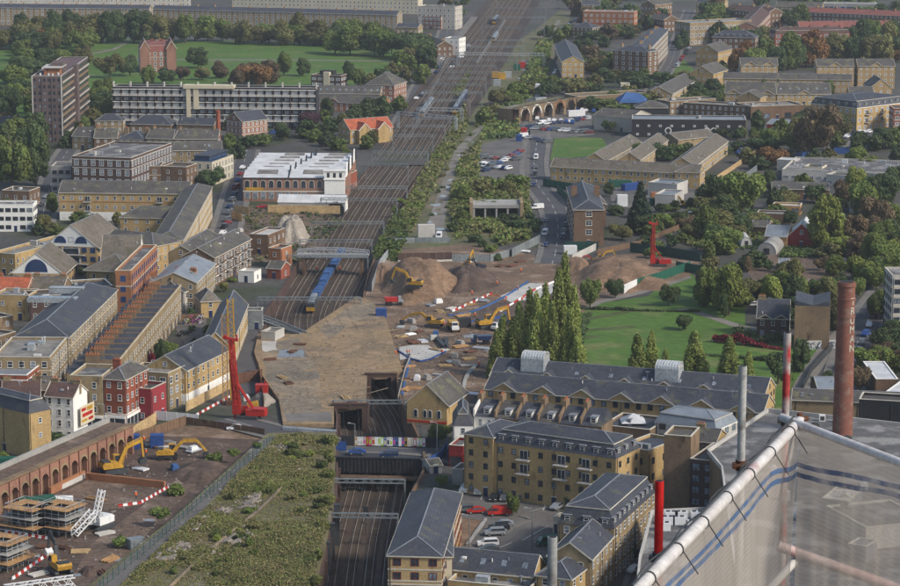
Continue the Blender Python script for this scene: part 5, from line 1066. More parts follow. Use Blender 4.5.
B('house','brown brick end wall house with zigzag roof by the park',(795,306),(830,307),16,12.5,roof='butter',rh=1.6,wall='dirtystock',rm='slate',floors=0,chim=0,door=0)
b=MB();p=G(796,350);q=G(836,349)
b.box(0,0,0,(q-p).length,.3,2.6);gw=thing('graffiti_wall','white and blue graffiti covered wall below the zigzag roofed house','wall',tuple(p),math.atan2((q-p).y,(q-p).x));b.ob('wall_face','palecon',gw)
def squiggle(parent,W,H,n,seed,mats,y=-.03,z0=.2):
 r=random.Random(seed);g=MB()
 for i in range(n):
  x=r.uniform(.3,W-1.5);z=r.uniform(z0,z0+H*.5);x1,z1=x,z;m_=r.randrange(len(mats))
  for k in range(6):
   nx=min(W-.1,max(.1,x1+r.uniform(-.2,.7)));nz=min(z0+H,max(z0,z1+r.uniform(-.9,.9)));g.bar((x1,y,z1),(nx,y,nz),.05,.22,m_);x1,z1=nx,nz
 g.ob('graffiti',mats,parent)
squiggle(gw,(q-p).length,2.0,26,3,['whitepaint','darkblue','silverpaint'])
p=G(181,325);q=G(204,324);gw=thing('painted_wall','dark wall with bright pink, blue and green graffiti behind the terrace','wall',tuple(p),math.atan2((q-p).y,(q-p).x));b=MB();b.box(0,0,0,(q-p).length,.3,3.2);b.ob('wall_face','brown',gw)
mat('pink',(.6,.08,.3),(.4,.05,.2));mat('lime',(.35,.55,.05),(.25,.4,.03));squiggle(gw,(q-p).length,2.6,34,9,['pink','tarp','lime','whitepaint','blackpaint'])
B('house','dark brick house with steep slate roofs left of the zigzag roofed house',(757,318),(789,319),12,6,rh=4.5,wall='darkbrick',rm='slate',floors=2,bay=3,gablets=2,chim=1)
B('flats','tall pale concrete flats at the right edge',(892.5,278),(925,278),14,17,roof='flat',wall='palecon',rm='felt',floors=6,bay=3,win=(1.8,1.5),bands=tuple(k*2.83 for k in range(1,6)),bandm='cream',style='dark')
B('warehouse','white low roofed warehouse by the right edge',(884,394),(925,398),(896,362),5,roof='flat',wall='darkbrick',rm='whiteroof',floors=0,par=.2,cop='white',door=0)
B('warehouse','smaller white roofed shed with red plants in front',(876,380),(898,380),22,4.5,roof='flat',wall='brown',rm='whiteroof',floors=0,par=.2,cop='white',door=0)
B('warehouse','long low brick range with grey roof behind the brewery chimney',(792,400),(925,405),11,6.5,rh=1.6,wall='stock',rm='slateold',floors=1,bay=5,win=(2.6,1.8),style='dark')
B('warehouse','black boarded shed right of the brewery chimney',(859,402),(925,406),8,8,z0=2,roof='flat',wall='blackpaint',rm='slateold',floors=1,bay=6,win=(2.6,1.4),wz=3,style='dark',door=0)
B('workshop','small tin roofed workshop with clutter near the brewery',(818,389),(836,389),14,4,rh=1.6,wall='brown',rm='metalroof',floors=0,door=0)
# ============================================================ bottom right quarter
r_,W,D,ro=B('flats','long yellow flats with dark slate roof and gablets beside the park',(485,389),(763,413),11,8,rh=3.2,wall='yellow',rm='slate',floors=3,bay=3,win=(1.3,1.5),gablets=7,style='dark',balc=(('f',.3,1,4),('f',.52,1,4),('f',.68,1,4)))
r2,W,D,ro=B('flats','rear slate roofed range of the long park flats',(490,376),(764,397),13,8,rh=3.4,wall='yellow',rm='slate',floors=3,bay=3,gablets=7,style='dark',lights=8)
for x0,lb in((.105,0),(.60,1)):
 g=MB();R0=2.5
 g.prof([(-.2,0)]+[(2.6-2.6*math.cos(t),3.6+1.6*math.sin(t))for t in[k*math.pi/8 for k in range(9)]]+[(5.4,0)],0,6.2,'x');lo=g.ob('barrel_rooflight','galv',ro,loc=(W*x0,2.5,9.2))
 g=MB()
 for k in range(9):x=.1+k*.75;g.prof([(2.6-2.66*math.cos(t),3.6+1.66*math.sin(t))for t in[j*math.pi/8 for j in range(9)]]+[(2.6,3.4)],x,x+.1,'x')
 g.ob('rooflight_rib','frame',lo)
# row of slate houses with a dormer each
P0=G(474,416,8.5);P1=G(602,427,8.5);dv=P1-P0;NH=6;wH=dv.length/NH;ang=math.atan2(dv.y,dv.x)
for i in range(NH):
 p=P0+dv*(i/NH);o=thing('terraced_house',f'slate roofed terraced house with white dormer, {["white walled left end of its row", "second from the white end", "third from the white end", "fourth from the white end", "fifth from the white end", "right end of its row"][i]}','house',(p.x,p.y,0),ang,'slate terrace above the yellow balconied flats');w_=wH-.02
 b=MB();b.box(0,0,0,w_,9,8.5);b.box(-.2,-.1,8.4,.2,9.1,10.2);b.prof([(-.1,10.1),(9.1,10.1),(5.5,12.4)],-.2,.2,'x');b.ob('wall','white' if i==0 else 'dirtystock',o)
 b=MB();b.prof([(-.2,8.5),(5.5,11.8),(9.2,9.2),(9.2,8.5)],.22,w_-.2,'x');ro_=b.ob('roof','slateold' if i in(1,3)else 'slate',o)
 b=MB();b.box(-.8,0,0,.8,2.4,1.5,0);b.box(-.95,-.15,1.5,.95,2.5,1.68,1);b.ob('dormer',['frame','lead'],ro_,loc=(w_*.55,.9,8.9));link('dormer_window',win_mesh(1.2,1.2,'white')[2],ro_,(w_*.55-.6,.88,9.05))
 b=MB();b.box(-.5,4,9.5,.5,7,13.2,0)
 for k in range(4):b.cyl((0,4.4+k*.7,13.2),(0,4.4+k*.7,13.8),.17,.13,6,1)
 b.ob('chimney',['dirtystock','pot'],ro_);place_windows(o,[((0,0),(1,0),w_*u-.5,z,1.0,1.7,'sash')for u in(.3,.72)for z in(3.4,6.2)],True)
B('house','white rendered corner house left of the slate terrace',(453,426),(473,426),14,8,roof='mansard',rh=2.6,wall='white',rm='slate',floors=3,bay=4,win=(1,1.4))
B('workshop','flat slate roofed annex with white tent light',(602,428),(650,433),14,6,roof='flat',wall='dirtystock',rm='slate',floors=1,bay=5,clutter=3)
g=MB();p=G(633,421,6.7);g.add([(-3,-3,0),(3,-3,0),(3,3,0),(-3,3,0),(0,0,2)],[(0,1,4),(1,2,4),(2,3,4),(3,0,4),(3,2,1,0)]);tag(g.ob('garden_canopy','whiteroof',loc=tuple(p)),'pointed white canopy on the flat annex roof','canopy')
B('office_block','white panelled building with pale zinc roof and green windows',(655,421),(716,430),11,8,roof='mansard',rh=2.0,wall='palecon',rm='metalroof',floors=3,bay=3.6,win=(1.8,1.6),style='green',dorm=0,bands=(7.6,),bandm='white')
BAL=tuple(('f',u,k,3.4)for u in(.25,.56,.76)for k in(2,3))
B('flats','big yellow four storey flats with slate mansard above the car park',(494,442),(616,459),12,13,roof='mansard',rh=2.8,wall='yellow',rm='slate',floors=4,bay=3.2,win=(1.15,1.4),dorm=9,balc=BAL,style='dark_sash')
B('flats','plain yellow left end of the balconied flats',(464,434),(493,438),14,14,roof='hip',rh=1.8,wall='yellow',rm='slate',floors=5,bay=3.6,win=(1.1,1.4),style='dark_sash')
B('flats','yellow stepped link behind the diagonal mansard flats',(618,449),(648,454),14,11,roof='flat',wall='yellow',rm='slate',floors=3,bay=3.6,clutter=3,style='dark_sash')
B('warehouse','tall blank stock brick wall block beside the brewery roof',(664,438),(691,440),9,17,roof='flat',wall='dirtystock',rm='slateold',floors=0,door=0)
B('office_block','dark glazed office block beside the blank brick wall',(690,462),(727,466),16,13,roof='flat',wall='darkbrick',rm='felt',floors=5,bay=2.6,win=(1.8,1.7),clutter=4,style='dark_pale')
B('house','small yellow pedimented house behind the dark offices',(693,441),(716,443),9,13,rh=2,wall='yellow',rm='slateold',floors=4,bay=3,chim=1)
B('flats','diagonal yellow flats with curved slate mansard and dormers',(614,529),(655,492),(571,512),11,roof='mansard',rh=3.4,wall='stock',rm='slate',floors=4,bay=3,win=(1.2,1.6),dorm=9,bands=(7.8,),bandm='buff')
B('flats','lower slate hipped part of the diagonal flats',(591,560),(613,536),(556,548),9.5,roof='gable',rh=3,wall='stock',rm='slate',floors=3,bay=3,win=(1.2,1.6))
B('flats','nearest small slate roofed part of the diagonal flats',(571,580),(590,566),(550,566),7.5,roof='hip',rh=2.4,wall='yellow',rm='slate',floors=3,bay=3,win=(1.1,1.4))
B('house','long low slate roofed house with yellow gable below the car park',(428,567),(533,577),8.5,6.5,rh=3,wall='yellow',rm='slate',floors=2,bay=3,lights=5)
B('workshop','flat grey roof with cowls at the bottom centre',(448,584),(530,592),12,5,roof='flat',wall='yellow',rm='felt',floors=1,bay=4,clutter=7)
B('flats','yellow flats with long slate roof beside the railway cutting',(412,493),(388,556),10.5,11,roof='hip',rh=2.6,wall='buff',rm='slate',floors=4,bay=3,win=(1.6,1.5),style='red',bands=(5.2,5.9,8.2),bandm='stone')
B('flats','right hand slate roofed range of the cutting side flats',(435,557),(452,557),36,9.5,axis='y',roof='hip',rh=1.8,wall='cream',rm='slate',floors=3,bay=3.4,win=(1.2,1.4),style='red')
B('shed','grey timber garden sheds beside the yellow flats',(452,472),(463,473),6,3,roof='flat',wall='concrete',rm='felt',floors=0,door=0)
B('shed','small white store beside the bridge end',(430,466),(442,465),6,2,rh=.8,wall='concrete',rm='slateold',floors=1,bay=4)
B('kiosk','tiny green and white gatehouse in the car park',(553,520),(560,521),3.5,3,roof='flat',wall='cream',rm='greenpaint',floors=1,bay=3)
B('shop','red fronted low shop beyond the white corner house',(449,448),(463,449),8,4.5,roof='flat',wall='darkred',rm='felt',floors=1,bay=4,shop='darkred')
# brewery roof
def polyroof(name,label,pts,h,wall,rm,cat='building',par=.8,clutter=0,seed=1,win_edges=()):
 P=[G(x,y,h)for x,y in pts];c=sum(P,Vector())/len(P);o=thing(name,label,cat,(c.x,c.y,0));L=[(p.x-c.x,p.y-c.y)for p in P]
 b=MB();b.prism(L,0,h-.05);b.ob('wall',wall,o);b=MB();b.prism([(x*.995,y*.995)for x,y in L],h-.04,h+.06);ro=b.ob('roof',rm,o)
 b=MB();n=len(L)
 for i in range(n):b.bar((*L[i],h+par/2),(*L[(i+1)%n],h+par/2),.4,par+.2)
 b.ob('parapet','palecon',o);r=random.Random(seed)
 xs=[x for x,y in L];ys=[y for x,y in L];k=0
 while k<clutter:
  x,y=r.uniform(min(xs),max(xs)),r.uniform(min(ys),max(ys))
  if not inpoly(np.array([x]),np.array([y]),[(a*.9,b_*.9)for a,b_ in L])[0]:continue
  k+=1;g=MB();sx,sy,sz=r.uniform(.8,3),r.uniform(.8,2.5),r.uniform(.6,1.7);g.box(-sx/2,-sy/2,0,sx/2,sy/2,sz);g.box(-sx/2-.06,-sy/2-.06,sz,sx/2+.06,sy/2+.06,sz+.1)
  if r.random()<.5:g.cyl((0,0,sz+.1),(0,0,sz+.3),min(sx,sy)*.35,min(sx,sy)*.35,12)
  g.ob('plant_unit',r.choice(['galv','palecon','lead','whiteroof']),ro,loc=(x,y,h+.06))
 return o,ro,c,L
polyroof('brewery','huge flat grey felt roof of the brewery warehouse',[(768,412),(960,433),(980,640),(745,640),(722,470),(708,453)],15,'dirtystock','felt',clutter=14,seed=4)
o,ro,c,L=polyroof('plant_building','lower flat roof with white fan units beside the dark offices',[(652,515),(712,512),(738,522),(742,600),(636,600),(640,560)],10,'stock','felt',clutter=0,par=1.0)
for i,(x,y)in enumerate([(671,519),(681,519),(668,524),(679,524),(697,519),(694,528),(705,522),(664,530)]):
 p=G(x,y,10.1);g=MB();g.box(-1.3,-.9,0,1.3,.9,1.6,0)
 for u in(-.6,.6):g.cyl((u,0,1.6),(u,0,1.75),.45,.45,12,1)
 tag(g.ob('air_conditioner',['whitepaint','darksteel'],loc=tuple(p)),'white two fan air conditioning unit on the lower flat roof','air conditioner','white fan units on the lower flat roof')
B('plant_room','pale long plant house with flat top seen through the netting',(826,508),(866,530),14,4,z0=15.1,roof='flat',wall='palecon',rm='felt',floors=0,door=0,par=.4)
B('plant_room','grey cooling tower box seen through the netting',(822,500),(848,503),10,5,z0=15.1,roof='flat',wall='lead',rm='palecon',floors=0,door=0,clutter=2,par=.3)
B('plant_room','corrugated grey chiller box under the netting',(848,545),(866,548),5,3,z0=15.1,roof='flat',wall='lead',rm='lead',floors=0,door=0,par=.2)
for(x,y)in((822,421),(836,422)):
 p=G(x,y,15.1);g=MB();g.box(-.7,-.5,0,.7,.5,1.5,0);g.box(-.5,-.52,.2,.5,-.5,1.2,1);tag(g.ob('air_conditioner',['whitepaint','darksteel'],loc=tuple(p)),'small white cooler box beside the brewery chimney foot','air conditioner','two small coolers by the chimney')
# chimney
p=G(840.5,499);o=thing('brewery_chimney','tall round red brick brewery chimney with white lettering','chimney',(p.x,p.y,0));HT=(499-276)/S(499)
b=MB();b.cyl((0,0,0),(0,0,HT),2.45,1.9,40);sh_=b.ob('shaft','chimneybrick',o,smooth=False)
for z,q in((HT-.9,2.15),(HT-8,2.12),(HT-4,2.08)):b=MB();b.cyl((0,0,z),(0,0,z+.45),q,q,40);b.ob('collar','chimneybrick',o)
b=MB();b.cyl((0,0,HT),(0,0,HT+.05),1.6,1.6,30);b.ob('flue_mouth','blackpaint',o)
dirv=Vector((-p.x,-p.y,0)).normalized();base_a=math.atan2(dirv.y,dirv.x)+.86
word='TRUMAN'
for i,ch in enumerate(word):
 cu=bpy.data.curves.new('letter','FONT');cu.body=ch;cu.size=2.35;cu.align_x='CENTER';to=bpy.data.objects.new('tmp',cu);C.objects.link(to)
 bpy.context.view_layer.update();me=to.to_mesh().copy();C.objects.unlink(to)
 z0=HT-5.0-i*2.12
 bm=bmesh.new();bm.from_mesh(me);bmesh.ops.triangulate(bm,faces=bm.faces[:]);bmesh.ops.subdivide_edges(bm,edges=bm.edges[:],cuts=2)
 for v in bm.verts:
  z=z0+v.co.y;rad=2.45+(1.9-2.45)*z/HT+.06;a=base_a+v.co.x/rad;v.co=Vector((math.cos(a)*rad,math.sin(a)*rad,z))
 bm.to_mesh(me);bm.free();me.materials.clear();me.materials.append(M['stone']);link('letter',me,sh_)
# ============================================================ trees
NTH='first second third fourth fifth sixth seventh eighth ninth tenth eleventh twelfth thirteenth fourteenth fifteenth sixteenth seventeenth eighteenth'.split()
def belt(x0,y0,x1,y1,n,w,h,kinds,mats,label,group,jx=4,jy=1.5,seed=1):
 r=random.Random(seed)
 for i in range(n):
  k=i if x1>x0 else n-1-i
  lab=label if n==1 else f'{label}, {NTH[k]} from left' if k<len(NTH)else label
  t=(i+.5)/n;tree(x0+(x1-x0)*t+r.uniform(-jx,jx),y0+(y1-y0)*t+r.uniform(-jy,jy),w*r.uniform(.75,1.25),h*r.uniform(.8,1.2),r.choice(kinds),r.choice(mats),lab,group)
RO=['round','oval']
belt(4,42,230,42,17,25,28,RO,['leaf_mid','leaf_dark','leaf_olive','leaf_dark'],'broad tree in the belt between park lawn and the far left terrace','trees along the far park edge',seed=2)
belt(232,43,330,46,9,26,26,RO,['leaf_dark','leaf_mid','leaf_olive'],'tree in the belt in front of the white trimmed terrace','trees along the park edge before the terrace',seed=3)
belt(335,50,430,58,9,30,28,['round'],['leaf_dark','leaf_dark','leaf_mid'],'big dark tree in the dense clump at the park end','dense clump at the park end',jy=5,seed=4)
belt(338,42,390,42,4,24,24,['round'],['leaf_dark','leaf_mid'],'tree behind the dense clump at the park end','trees behind the park clump',seed=5)
for a in((24,48,30,34,'round','leaf_olive','large olive tree at the park corner below the far terrace'),(41,50,16,20,'oval','leaf_autumn','small orange autumn tree at the park corner'),(78,48,26,32,'round','leaf_olive','lone olive plane tree standing on the park lawn'),(52,52,14,20,'oval','leaf_olive','thin yellowish tree in the upper park'),(20,56,20,14,'round','leaf_dark','small dark tree on the left lawn'),(45,68,30,22,'round','leaf_dark','dark tree beside the tower block roof'),(20,74,14,14,'round','leaf_mid','small green tree on the left lawn'),(87,54,10,9,'round','leaf_brown','small reddish tree on the park path'),(30,78,10,8,'bush','leaf_dark','dark bush on the left lawn'),(110,78,26,26,'round','leaf_olive','olive tree left of the red park school'),(130,76,22,24,'round','leaf_dark','dark tree close to the left wall of the park school'),(148,84,16,20,'oval','leaf_mid','green tree before the park school front'),(165,84,20,20,'round','leaf_dark','dark tree before the right of the park school'),(198,68,26,22,'round','leaf_dark','dark tree right of the red park school'),(183,80,18,16,'round','leaf_brown','brown tree right of the park school'),(202,80,18,14,'round','leaf_olive','olive tree above the slab block middle'),(220,78,18,18,'oval','leaf_brown','reddish brown tree above the slab block'),(284,76,20,26,'round','leaf_mid','round green tree above the slab block fins'),(303,76,16,18,'oval','leaf_dark','dark oval tree left of the dark glazed hall'),(335,54,28,26,'round','leaf_mid','round green tree on the far side of the park lawn'),(349,80,14,20,'oval','leaf_dark','narrow dark tree right of the dark glazed hall'),(158,116,22,22,'oval','leaf_dark','tree in front of the slab block facade'),(255,128,14,14,'round','leaf_dark','dark round tree before the slab block right half'),(308,130,24,22,'round','leaf_purple','purple leaved tree at the slab block end'),(284,140,22,18,'round','leaf_dark','low dark tree by the school yard'),(327,129,12,14,'round','leaf_mid','small round tree on the estate green'),(327,118,14,20,'oval','leaf_dark','slim dark tree before the orange terrace')):
 tree(*a[:6],label=a[6])
belt(228,86,275,84,5,22,22,RO,['leaf_brown','leaf_autumn','leaf_brown'],'russet autumn tree behind the slab block roof','autumn trees behind the slab block',seed=6)
belt(90,112,112,105,4,26,26,RO,['leaf_dark','leaf_dark','leaf_mid'],'dark tree right of the tower block','trees between tower and slab block',jy=7,seed=7)
belt(2,112,30,108,5,22,24,RO,['leaf_dark'],'dark tree left of the tower block','trees left of the tower block',jy=8,seed=8)
belt(352,88,425,80,6,18,18,RO,['leaf_dark','leaf_mid','leaf_olive'],'tree along the park end near the pyramid roofed hall','trees by the pyramid roofed hall',jy=4,seed=9)
belt(395,72,436,66,5,18,22,RO,['leaf_dark','leaf_mid','leaf_olive'],'tree along the far street by the railway','street trees by the far railway',jy=5,seed=10)
belt(350,122,408,112,7,16,18,RO,['leaf_dark','leaf_dark','leaf_mid'],'dark street tree before the orange roofed houses','street trees before the orange roof',jy=2,seed=11)
belt(300,138,345,132,5,16,12,RO,['leaf_dark','leaf_mid'],'low tree around the estate parking','trees around the estate parking',jy=3,seed=12)
for a in((12,190,44,66,'round','leaf_mid','tall broad tree leaning over the left edge'),(36,186,28,62,'oval','leaf_dark','tall dark tree behind the grey banded annex'),(2,180,30,58,'oval','leaf_dark','tall dark tree at the far left edge'),(24,172,30,46,'round','leaf_dark','dark tree behind the tall broad one'),(40,160,20,30,'oval','leaf_mid','green tree beside the annex roof')):
 tree(*a[:6],label=a[6])
for a in((212,188,26,24,'round','leaf_dark','dark round tree at the top of the curved wing'),(52,213,14,20,'oval','leaf_mid','green tree at the left end of the yellow flats'),(42,232,22,20,'round','leaf_olive','olive tree beside the white modern block'),(93,232,26,20,'round','leaf_dark','dark tree in the yellow flats court'),(118,226,14,15,'round','leaf_olive','small olive tree in the yellow flats court'),(82,275,18,10,'bush','leaf_dark','low bush below the blue balconies'),(10,270,24,8,'bush','leaf_dark','hedge bush in front of the arched window'),(171,362,18,24,'round','leaf_mid','green tree behind the yellow terrace end'),(161,364,16,26,'oval','leaf_dark','dark tree beside the red ivy'),(148,360,7,26,'oval','leaf_red','tall crimson creeper tree at the terrace back'),(152,367,9,14,'oval','leaf_red','small crimson bush tree at the terrace back'),(224,292,12,12,'round','leaf_olive','olive garden tree behind the balcony flats'),(222,280,14,9,'bush','leaf_dark','dark garden bush by the balcony flats'),(206,270,10,10,'round','leaf_mid','small tree beside the metal roofed warehouse'),(60,442,32,12,'bush','leaf_dark','dark bushes below the yellow house'),(233,282,12,6,'bush','leaf_mid','bush in the allotment garden')):
 tree(*a[:6],label=a[6])
# railway strip right side
belt(470,212,525,208,6,22,17,['round','bush'],['leaf_mid','leaf_dark','leaf_olive'],'bushy tree above the old concrete shelter','bushy trees above the shelter',jy=6,seed=20)
belt(462,200,520,190,7,24,18,['round','bush'],['leaf_olive','leaf_mid'],'overgrown tree on the disused land','overgrown trees on the disused land',jy=5,seed=21)
belt(480,130,522,90,9,20,16,['round','bush'],['leaf_dark','leaf_mid','leaf_olive'],'tree in the strip between grey track and breakers yard','trees beside the breakers yard',jy=6,seed=22)
belt(528,88,606,88,9,18,13,['round','bush'],['leaf_mid','leaf_dark','leaf_olive'],'shrubby tree growing above the old arches','trees above the arches',jy=4,seed=23)
belt(585,108,640,104,7,22,14,['round'],['leaf_dark','leaf_mid'],'dark tree between arches and black warehouse','trees by the black warehouse',jy=4,seed=24)
belt(565,58,620,72,8,20,18,['round'],['leaf_dark','leaf_mid','leaf_brown'],'tree between the gabled block and the brown flats','trees by the brown flats',jy=8,seed=25)
belt(540,42,640,38,9,18,14,['round','oval'],['leaf_dark','leaf_brown','leaf_mid'],'street tree among the houses below the orange flats','trees below the orange flats',jy=4,seed=26)
belt(500,262,470,238,4,16,10,['bush'],['leaf_mid','leaf_dark'],'bush on the slope above the dark spoil heap','bushes above the dark heap',jy=3,seed=27)
belt(455,235,468,220,3,20,14,['bush','round'],['leaf_mid','leaf_dark'],'bush left of the concrete shelter','bushes left of the shelter',seed=28)
belt(505,225,535,232,4,18,14,['bush','round'],['leaf_mid','leaf_dark'],'bush right of the concrete shelter','bushes right of the shelter',seed=29)
belt(535,236,534,215,3,12,10,['bush'],['leaf_dark'],'dark bush along the curving road','bushes along the curving road',seed=30)
tree(608,132,14,13,'round','leaf_dark',label='small dark tree against the blank grey wall')
tree(640,231,29,50,'conifer','leaf_conifer',label='large dark conifer beside the brown corner house')
tree(622,240,22,19,'round','leaf_olive',label='round olive tree at the conifer foot')
belt(640,236,690,228,5,22,18,['round'],['leaf_dark','leaf_brown','leaf_mid'],'tree behind the second red drilling rig','trees behind the second rig',jy=3,seed=31)
belt(590,163,640,168,4,10,8,['round'],['leaf_mid'],'small garden tree before the yellow terrace','garden trees before the yellow terrace',seed=32)
belt(700,160,740,150,4,14,10,['round','bush'],['leaf_mid','leaf_dark'],'garden tree between terrace and ramp','garden trees beside the ramp',seed=33)
belt(636,160,690,158,6,18,18,['round'],['leaf_dark','leaf_mid'],'tree in the terrace courtyard','trees in the terrace courtyard',jy=4,seed=34)
# upper right trees
belt(698,28,722,20,4,22,22,['round'],['leaf_dark','leaf_brown','leaf_mid'],'tree beside the cream trimmed terrace','trees beside the cream trimmed terrace',jy=5,seed=40)
belt(730,27,745,20,3,20,16,['round'],['leaf_dark'],'tree in the court of the brown roofed flats','trees in the brown roofed court',seed=41)
belt(775,30,805,25,5,20,20,['round'],['leaf_dark','leaf_mid'],'tree behind the red brick flats','trees behind the red brick flats',jy=4,seed=42)
belt(735,74,815,68,10,25,34,['round','oval'],['leaf_dark','leaf_mid','leaf_olive','leaf_autumn','leaf_mid'],'big tree in the wood behind the gabled estate','big trees behind the gabled estate',jy=4,seed=43)
belt(818,60,902,62,11,28,34,['round','oval'],['leaf_dark','leaf_mid','leaf_olive','leaf_dark'],'big tree behind the right estate blocks','big trees behind the right estate blocks',jy=5,seed=44)
belt(860,42,905,40,5,26,26,['round'],['leaf_mid','leaf_dark'],'tree at the upper right edge','trees at the upper right edge',jy=5,seed=45)
tree(790,66,26,24,'round','leaf_autumn',label='orange autumn tree in the wood behind the estate')
belt(708,95,722,70,5,14,14,['round'],['leaf_dark','leaf_mid'],'tree between the stepped houses','trees between the stepped houses',seed=46)
belt(678,52,684,45,2,12,16,['round'],['leaf_dark'],'dark tree near the far street','dark trees near the far street',seed=47)
for a in((812,160,54,66,'round','leaf_brown','large bare brownish plane tree with thin crown'),(771,152,26,28,'round','leaf_mid','bright green round tree below the red roofed shed'),(795,150,22,34,'round','leaf_olive','olive tree left of the large plane'),(884,146,24,22,'round','leaf_dark','dark tree below the modern mansard flats'),(735,150,16,14,'bush','leaf_dark','dark bush under the black warehouse end'),(866,170,24,16,'round','leaf_light','light green round tree among the school roofs'),(742,217,54,54,'round','leaf_mid','very large green tree left of the farm'),(715,222,34,30,'round','leaf_olive','olive tree left of the very large farm tree'),(769,192,18,22,'oval','leaf_dark','dark tree right of the very large farm tree'),(786,210,20,15,'round','leaf_olive','olive tree beside the timber stable'),(842,205,26,30,'round','leaf_brown','russet tree in front of the school'),(880,212,40,44,'round','leaf_dark','big dark tree right of the domed hall'),(826,248,38,52,'oval','leaf_light','big pale green tree right of the maroon barn'),(872,224,26,22,'round','leaf_brown','brownish tree below the big dark tree'),(898,228,20,24,'round','leaf_brown','brownish tree at the right edge'),(722,254,40,30,'round','leaf_mid','spreading green tree beside the farm entrance'),(789,226,18,18,'round','leaf_dark','dark tree above the maroon barn'),(788,270,12,12,'round','leaf_dark','small tree between the hen houses'),(823,271,16,16,'round','leaf_brown','small russet tree left of the right hen house'),(748,272,9,16,'oval','leaf_brown','thin brown tree by the farm path'),(768,271,12,12,'round','leaf_dark','small dark tree by the left hen house'),(850,272,8,12,'oval','leaf_purple','thin purple tree right of the hen house'),(704,306,24,42,'oval','leaf_mid','tall green tree at the park gate'),(729,315,36,54,'round','leaf_light','large light green tree in the park'),(770,314,30,42,'round','leaf_light','light green tree left of the zigzag roofed house'),(792,306,34,42,'round','leaf_mid','big green tree above the zigzag roofed house'),(826,308,22,34,'round','leaf_olive','olive tree left of the brewery chimney top'),(838,330,24,34,'oval','leaf_olive','olive tree right of the zigzag roofed house'),(615,298,18,22,'round','leaf_dark','small dark tree on the lawn path'),(590,308,22,34,'round','leaf_mid','green tree at the left corner of the lawn'),(668,306,22,24,'round','leaf_dark','dark tree on the upper lawn'),(683,330,20,18,'round','leaf_dark','low dark tree on the right of the lawn'),(778,384,28,38,'round','leaf_dark','dark green tree behind the red striped pole'),(800,372,20,36,'oval','leaf_dark','second dark tree behind the red striped pole'),(868,372,34,28,'round','leaf_mid','green tree right of the brewery chimney'),(890,350,36,30,'round','leaf_dark','dark tree at the right edge beyond the chimney'),(860,392,22,30,'round','leaf_brown','brownish tree behind the brewery chimney foot'),(828,386,18,16,'round','leaf_dark','small dark tree left of the brewery chimney'),(724,318,8,24,'oval','leaf_dark','slim dark tree before the large light green one')):
 tree(*a[:6],label=a[6])
belt(862,290,905,262,9,34,34,['round'],['leaf_light','leaf_mid','leaf_light','leaf_mid'],'bushy green tree in the thicket at the right edge','thicket at the right edge',jy=8,seed=50)
belt(876,320,905,318,4,28,28,['round'],['leaf_dark','leaf_mid'],'dark tree beside the pale tower flats','trees beside the pale tower flats',jy=6,seed=51)
belt(640,262,692,240,4,14,11,['round'],['leaf_dark','leaf_mid'],'tree by the dark green site cabins','trees by the green cabins',seed=52)
# poplars
for i,(x,y,w_,h_)in enumerate([(496,378,13,50),(503,376,15,62),(512,371,14,55),(519,377,17,76),(529,372,16,84),(536,379,17,88),(545,374,17,92),(552,381,16,80),(558,374,18,108),(564,369,18,118),(570,382,16,76),(577,384,15,56),(574,372,15,88)]):
 tree(x,y,w_*1.3,h_,'poplar','leaf_poplar',f'tall poplar in the dense row beside the building site, {NTH[i]} from left','poplar row beside the building site')
for x,y,w_,h_,lb in((637,378,20,46,'left poplar of the trio behind the park flats'),(651,378,17,48,'middle poplar of the trio behind the park flats'),(665,382,13,34,'right small poplar of the trio behind the park flats'),(694,382,26,52,'broad poplar on its own behind the park flats'),(729,386,22,50,'poplar above the pale zinc roof'),(748,386,15,36,'small poplar nearest the white pole')):
 tree(x,y,w_,h_,'poplar','leaf_poplar',lb)
belt(228,150,268,146,6,15,14,RO,['leaf_dark','leaf_mid'],'street tree between the cream house and the depot','street trees above the depot',seed=60)
belt(222,165,240,156,3,14,13,RO,['leaf_dark'],'dark tree beside the depot street','dark trees beside the depot street',seed=61)
belt(700,245,768,232,7,24,20,['round'],['leaf_mid','leaf_dark','leaf_olive'],'tree screening the farm sheds','trees screening the farm sheds',jy=5,seed=62)
belt(745,300,860,296,9,24,22,RO,['leaf_mid','leaf_dark','leaf_light','leaf_olive'],'tree in the row below the farm beds','row below the farm beds',jy=3,seed=63)
belt(868,200,905,190,4,26,24,['round'],['leaf_dark','leaf_mid'],'tree behind the school grounds at the right','trees behind the school grounds',jy=4,seed=64)
belt(850,245,905,240,6,22,18,['round'],['leaf_mid','leaf_dark','leaf_brown'],'tree around the farm side car park','trees around the farm car park',jy=4,seed=65)
belt(862,150,902,142,5,20,18,['round'],['leaf_dark','leaf_mid'],'tree along the upper edge of the school','trees along the school edge',jy=4,seed=66)
belt(720,135,760,140,4,16,14,['round'],['leaf_mid','leaf_dark'],'tree under the blue black warehouse end','trees by the warehouse end',jy=3,seed=67)
belt(618,84,700,88,8,18,14,['round'],['leaf_dark','leaf_mid'],'tree between the brown flats and the old viaduct','trees above the old viaduct',jy=4,seed=68)
belt(570,20,660,30,8,18,16,RO,['leaf_dark','leaf_mid','leaf_brown'],'tree among the topmost houses right of the railway','trees among the topmost houses',jy=6,seed=69)
belt(700,42,800,50,9,22,20,RO,['leaf_dark','leaf_mid','leaf_olive'],'tree between the dormered flats and the estate','trees below the dormered flats',jy=4,seed=70)
belt(780,8,905,22,8,20,16,RO,['leaf_dark','leaf_mid'],'tree among the topmost red roofs','trees among the red roofs',jy=5,seed=71)
belt(15,86,30,60,4,24,20,RO,['leaf_dark','leaf_mid'],'tree scattered on the left park lawn','trees on the left lawn',jy=6,seed=72)
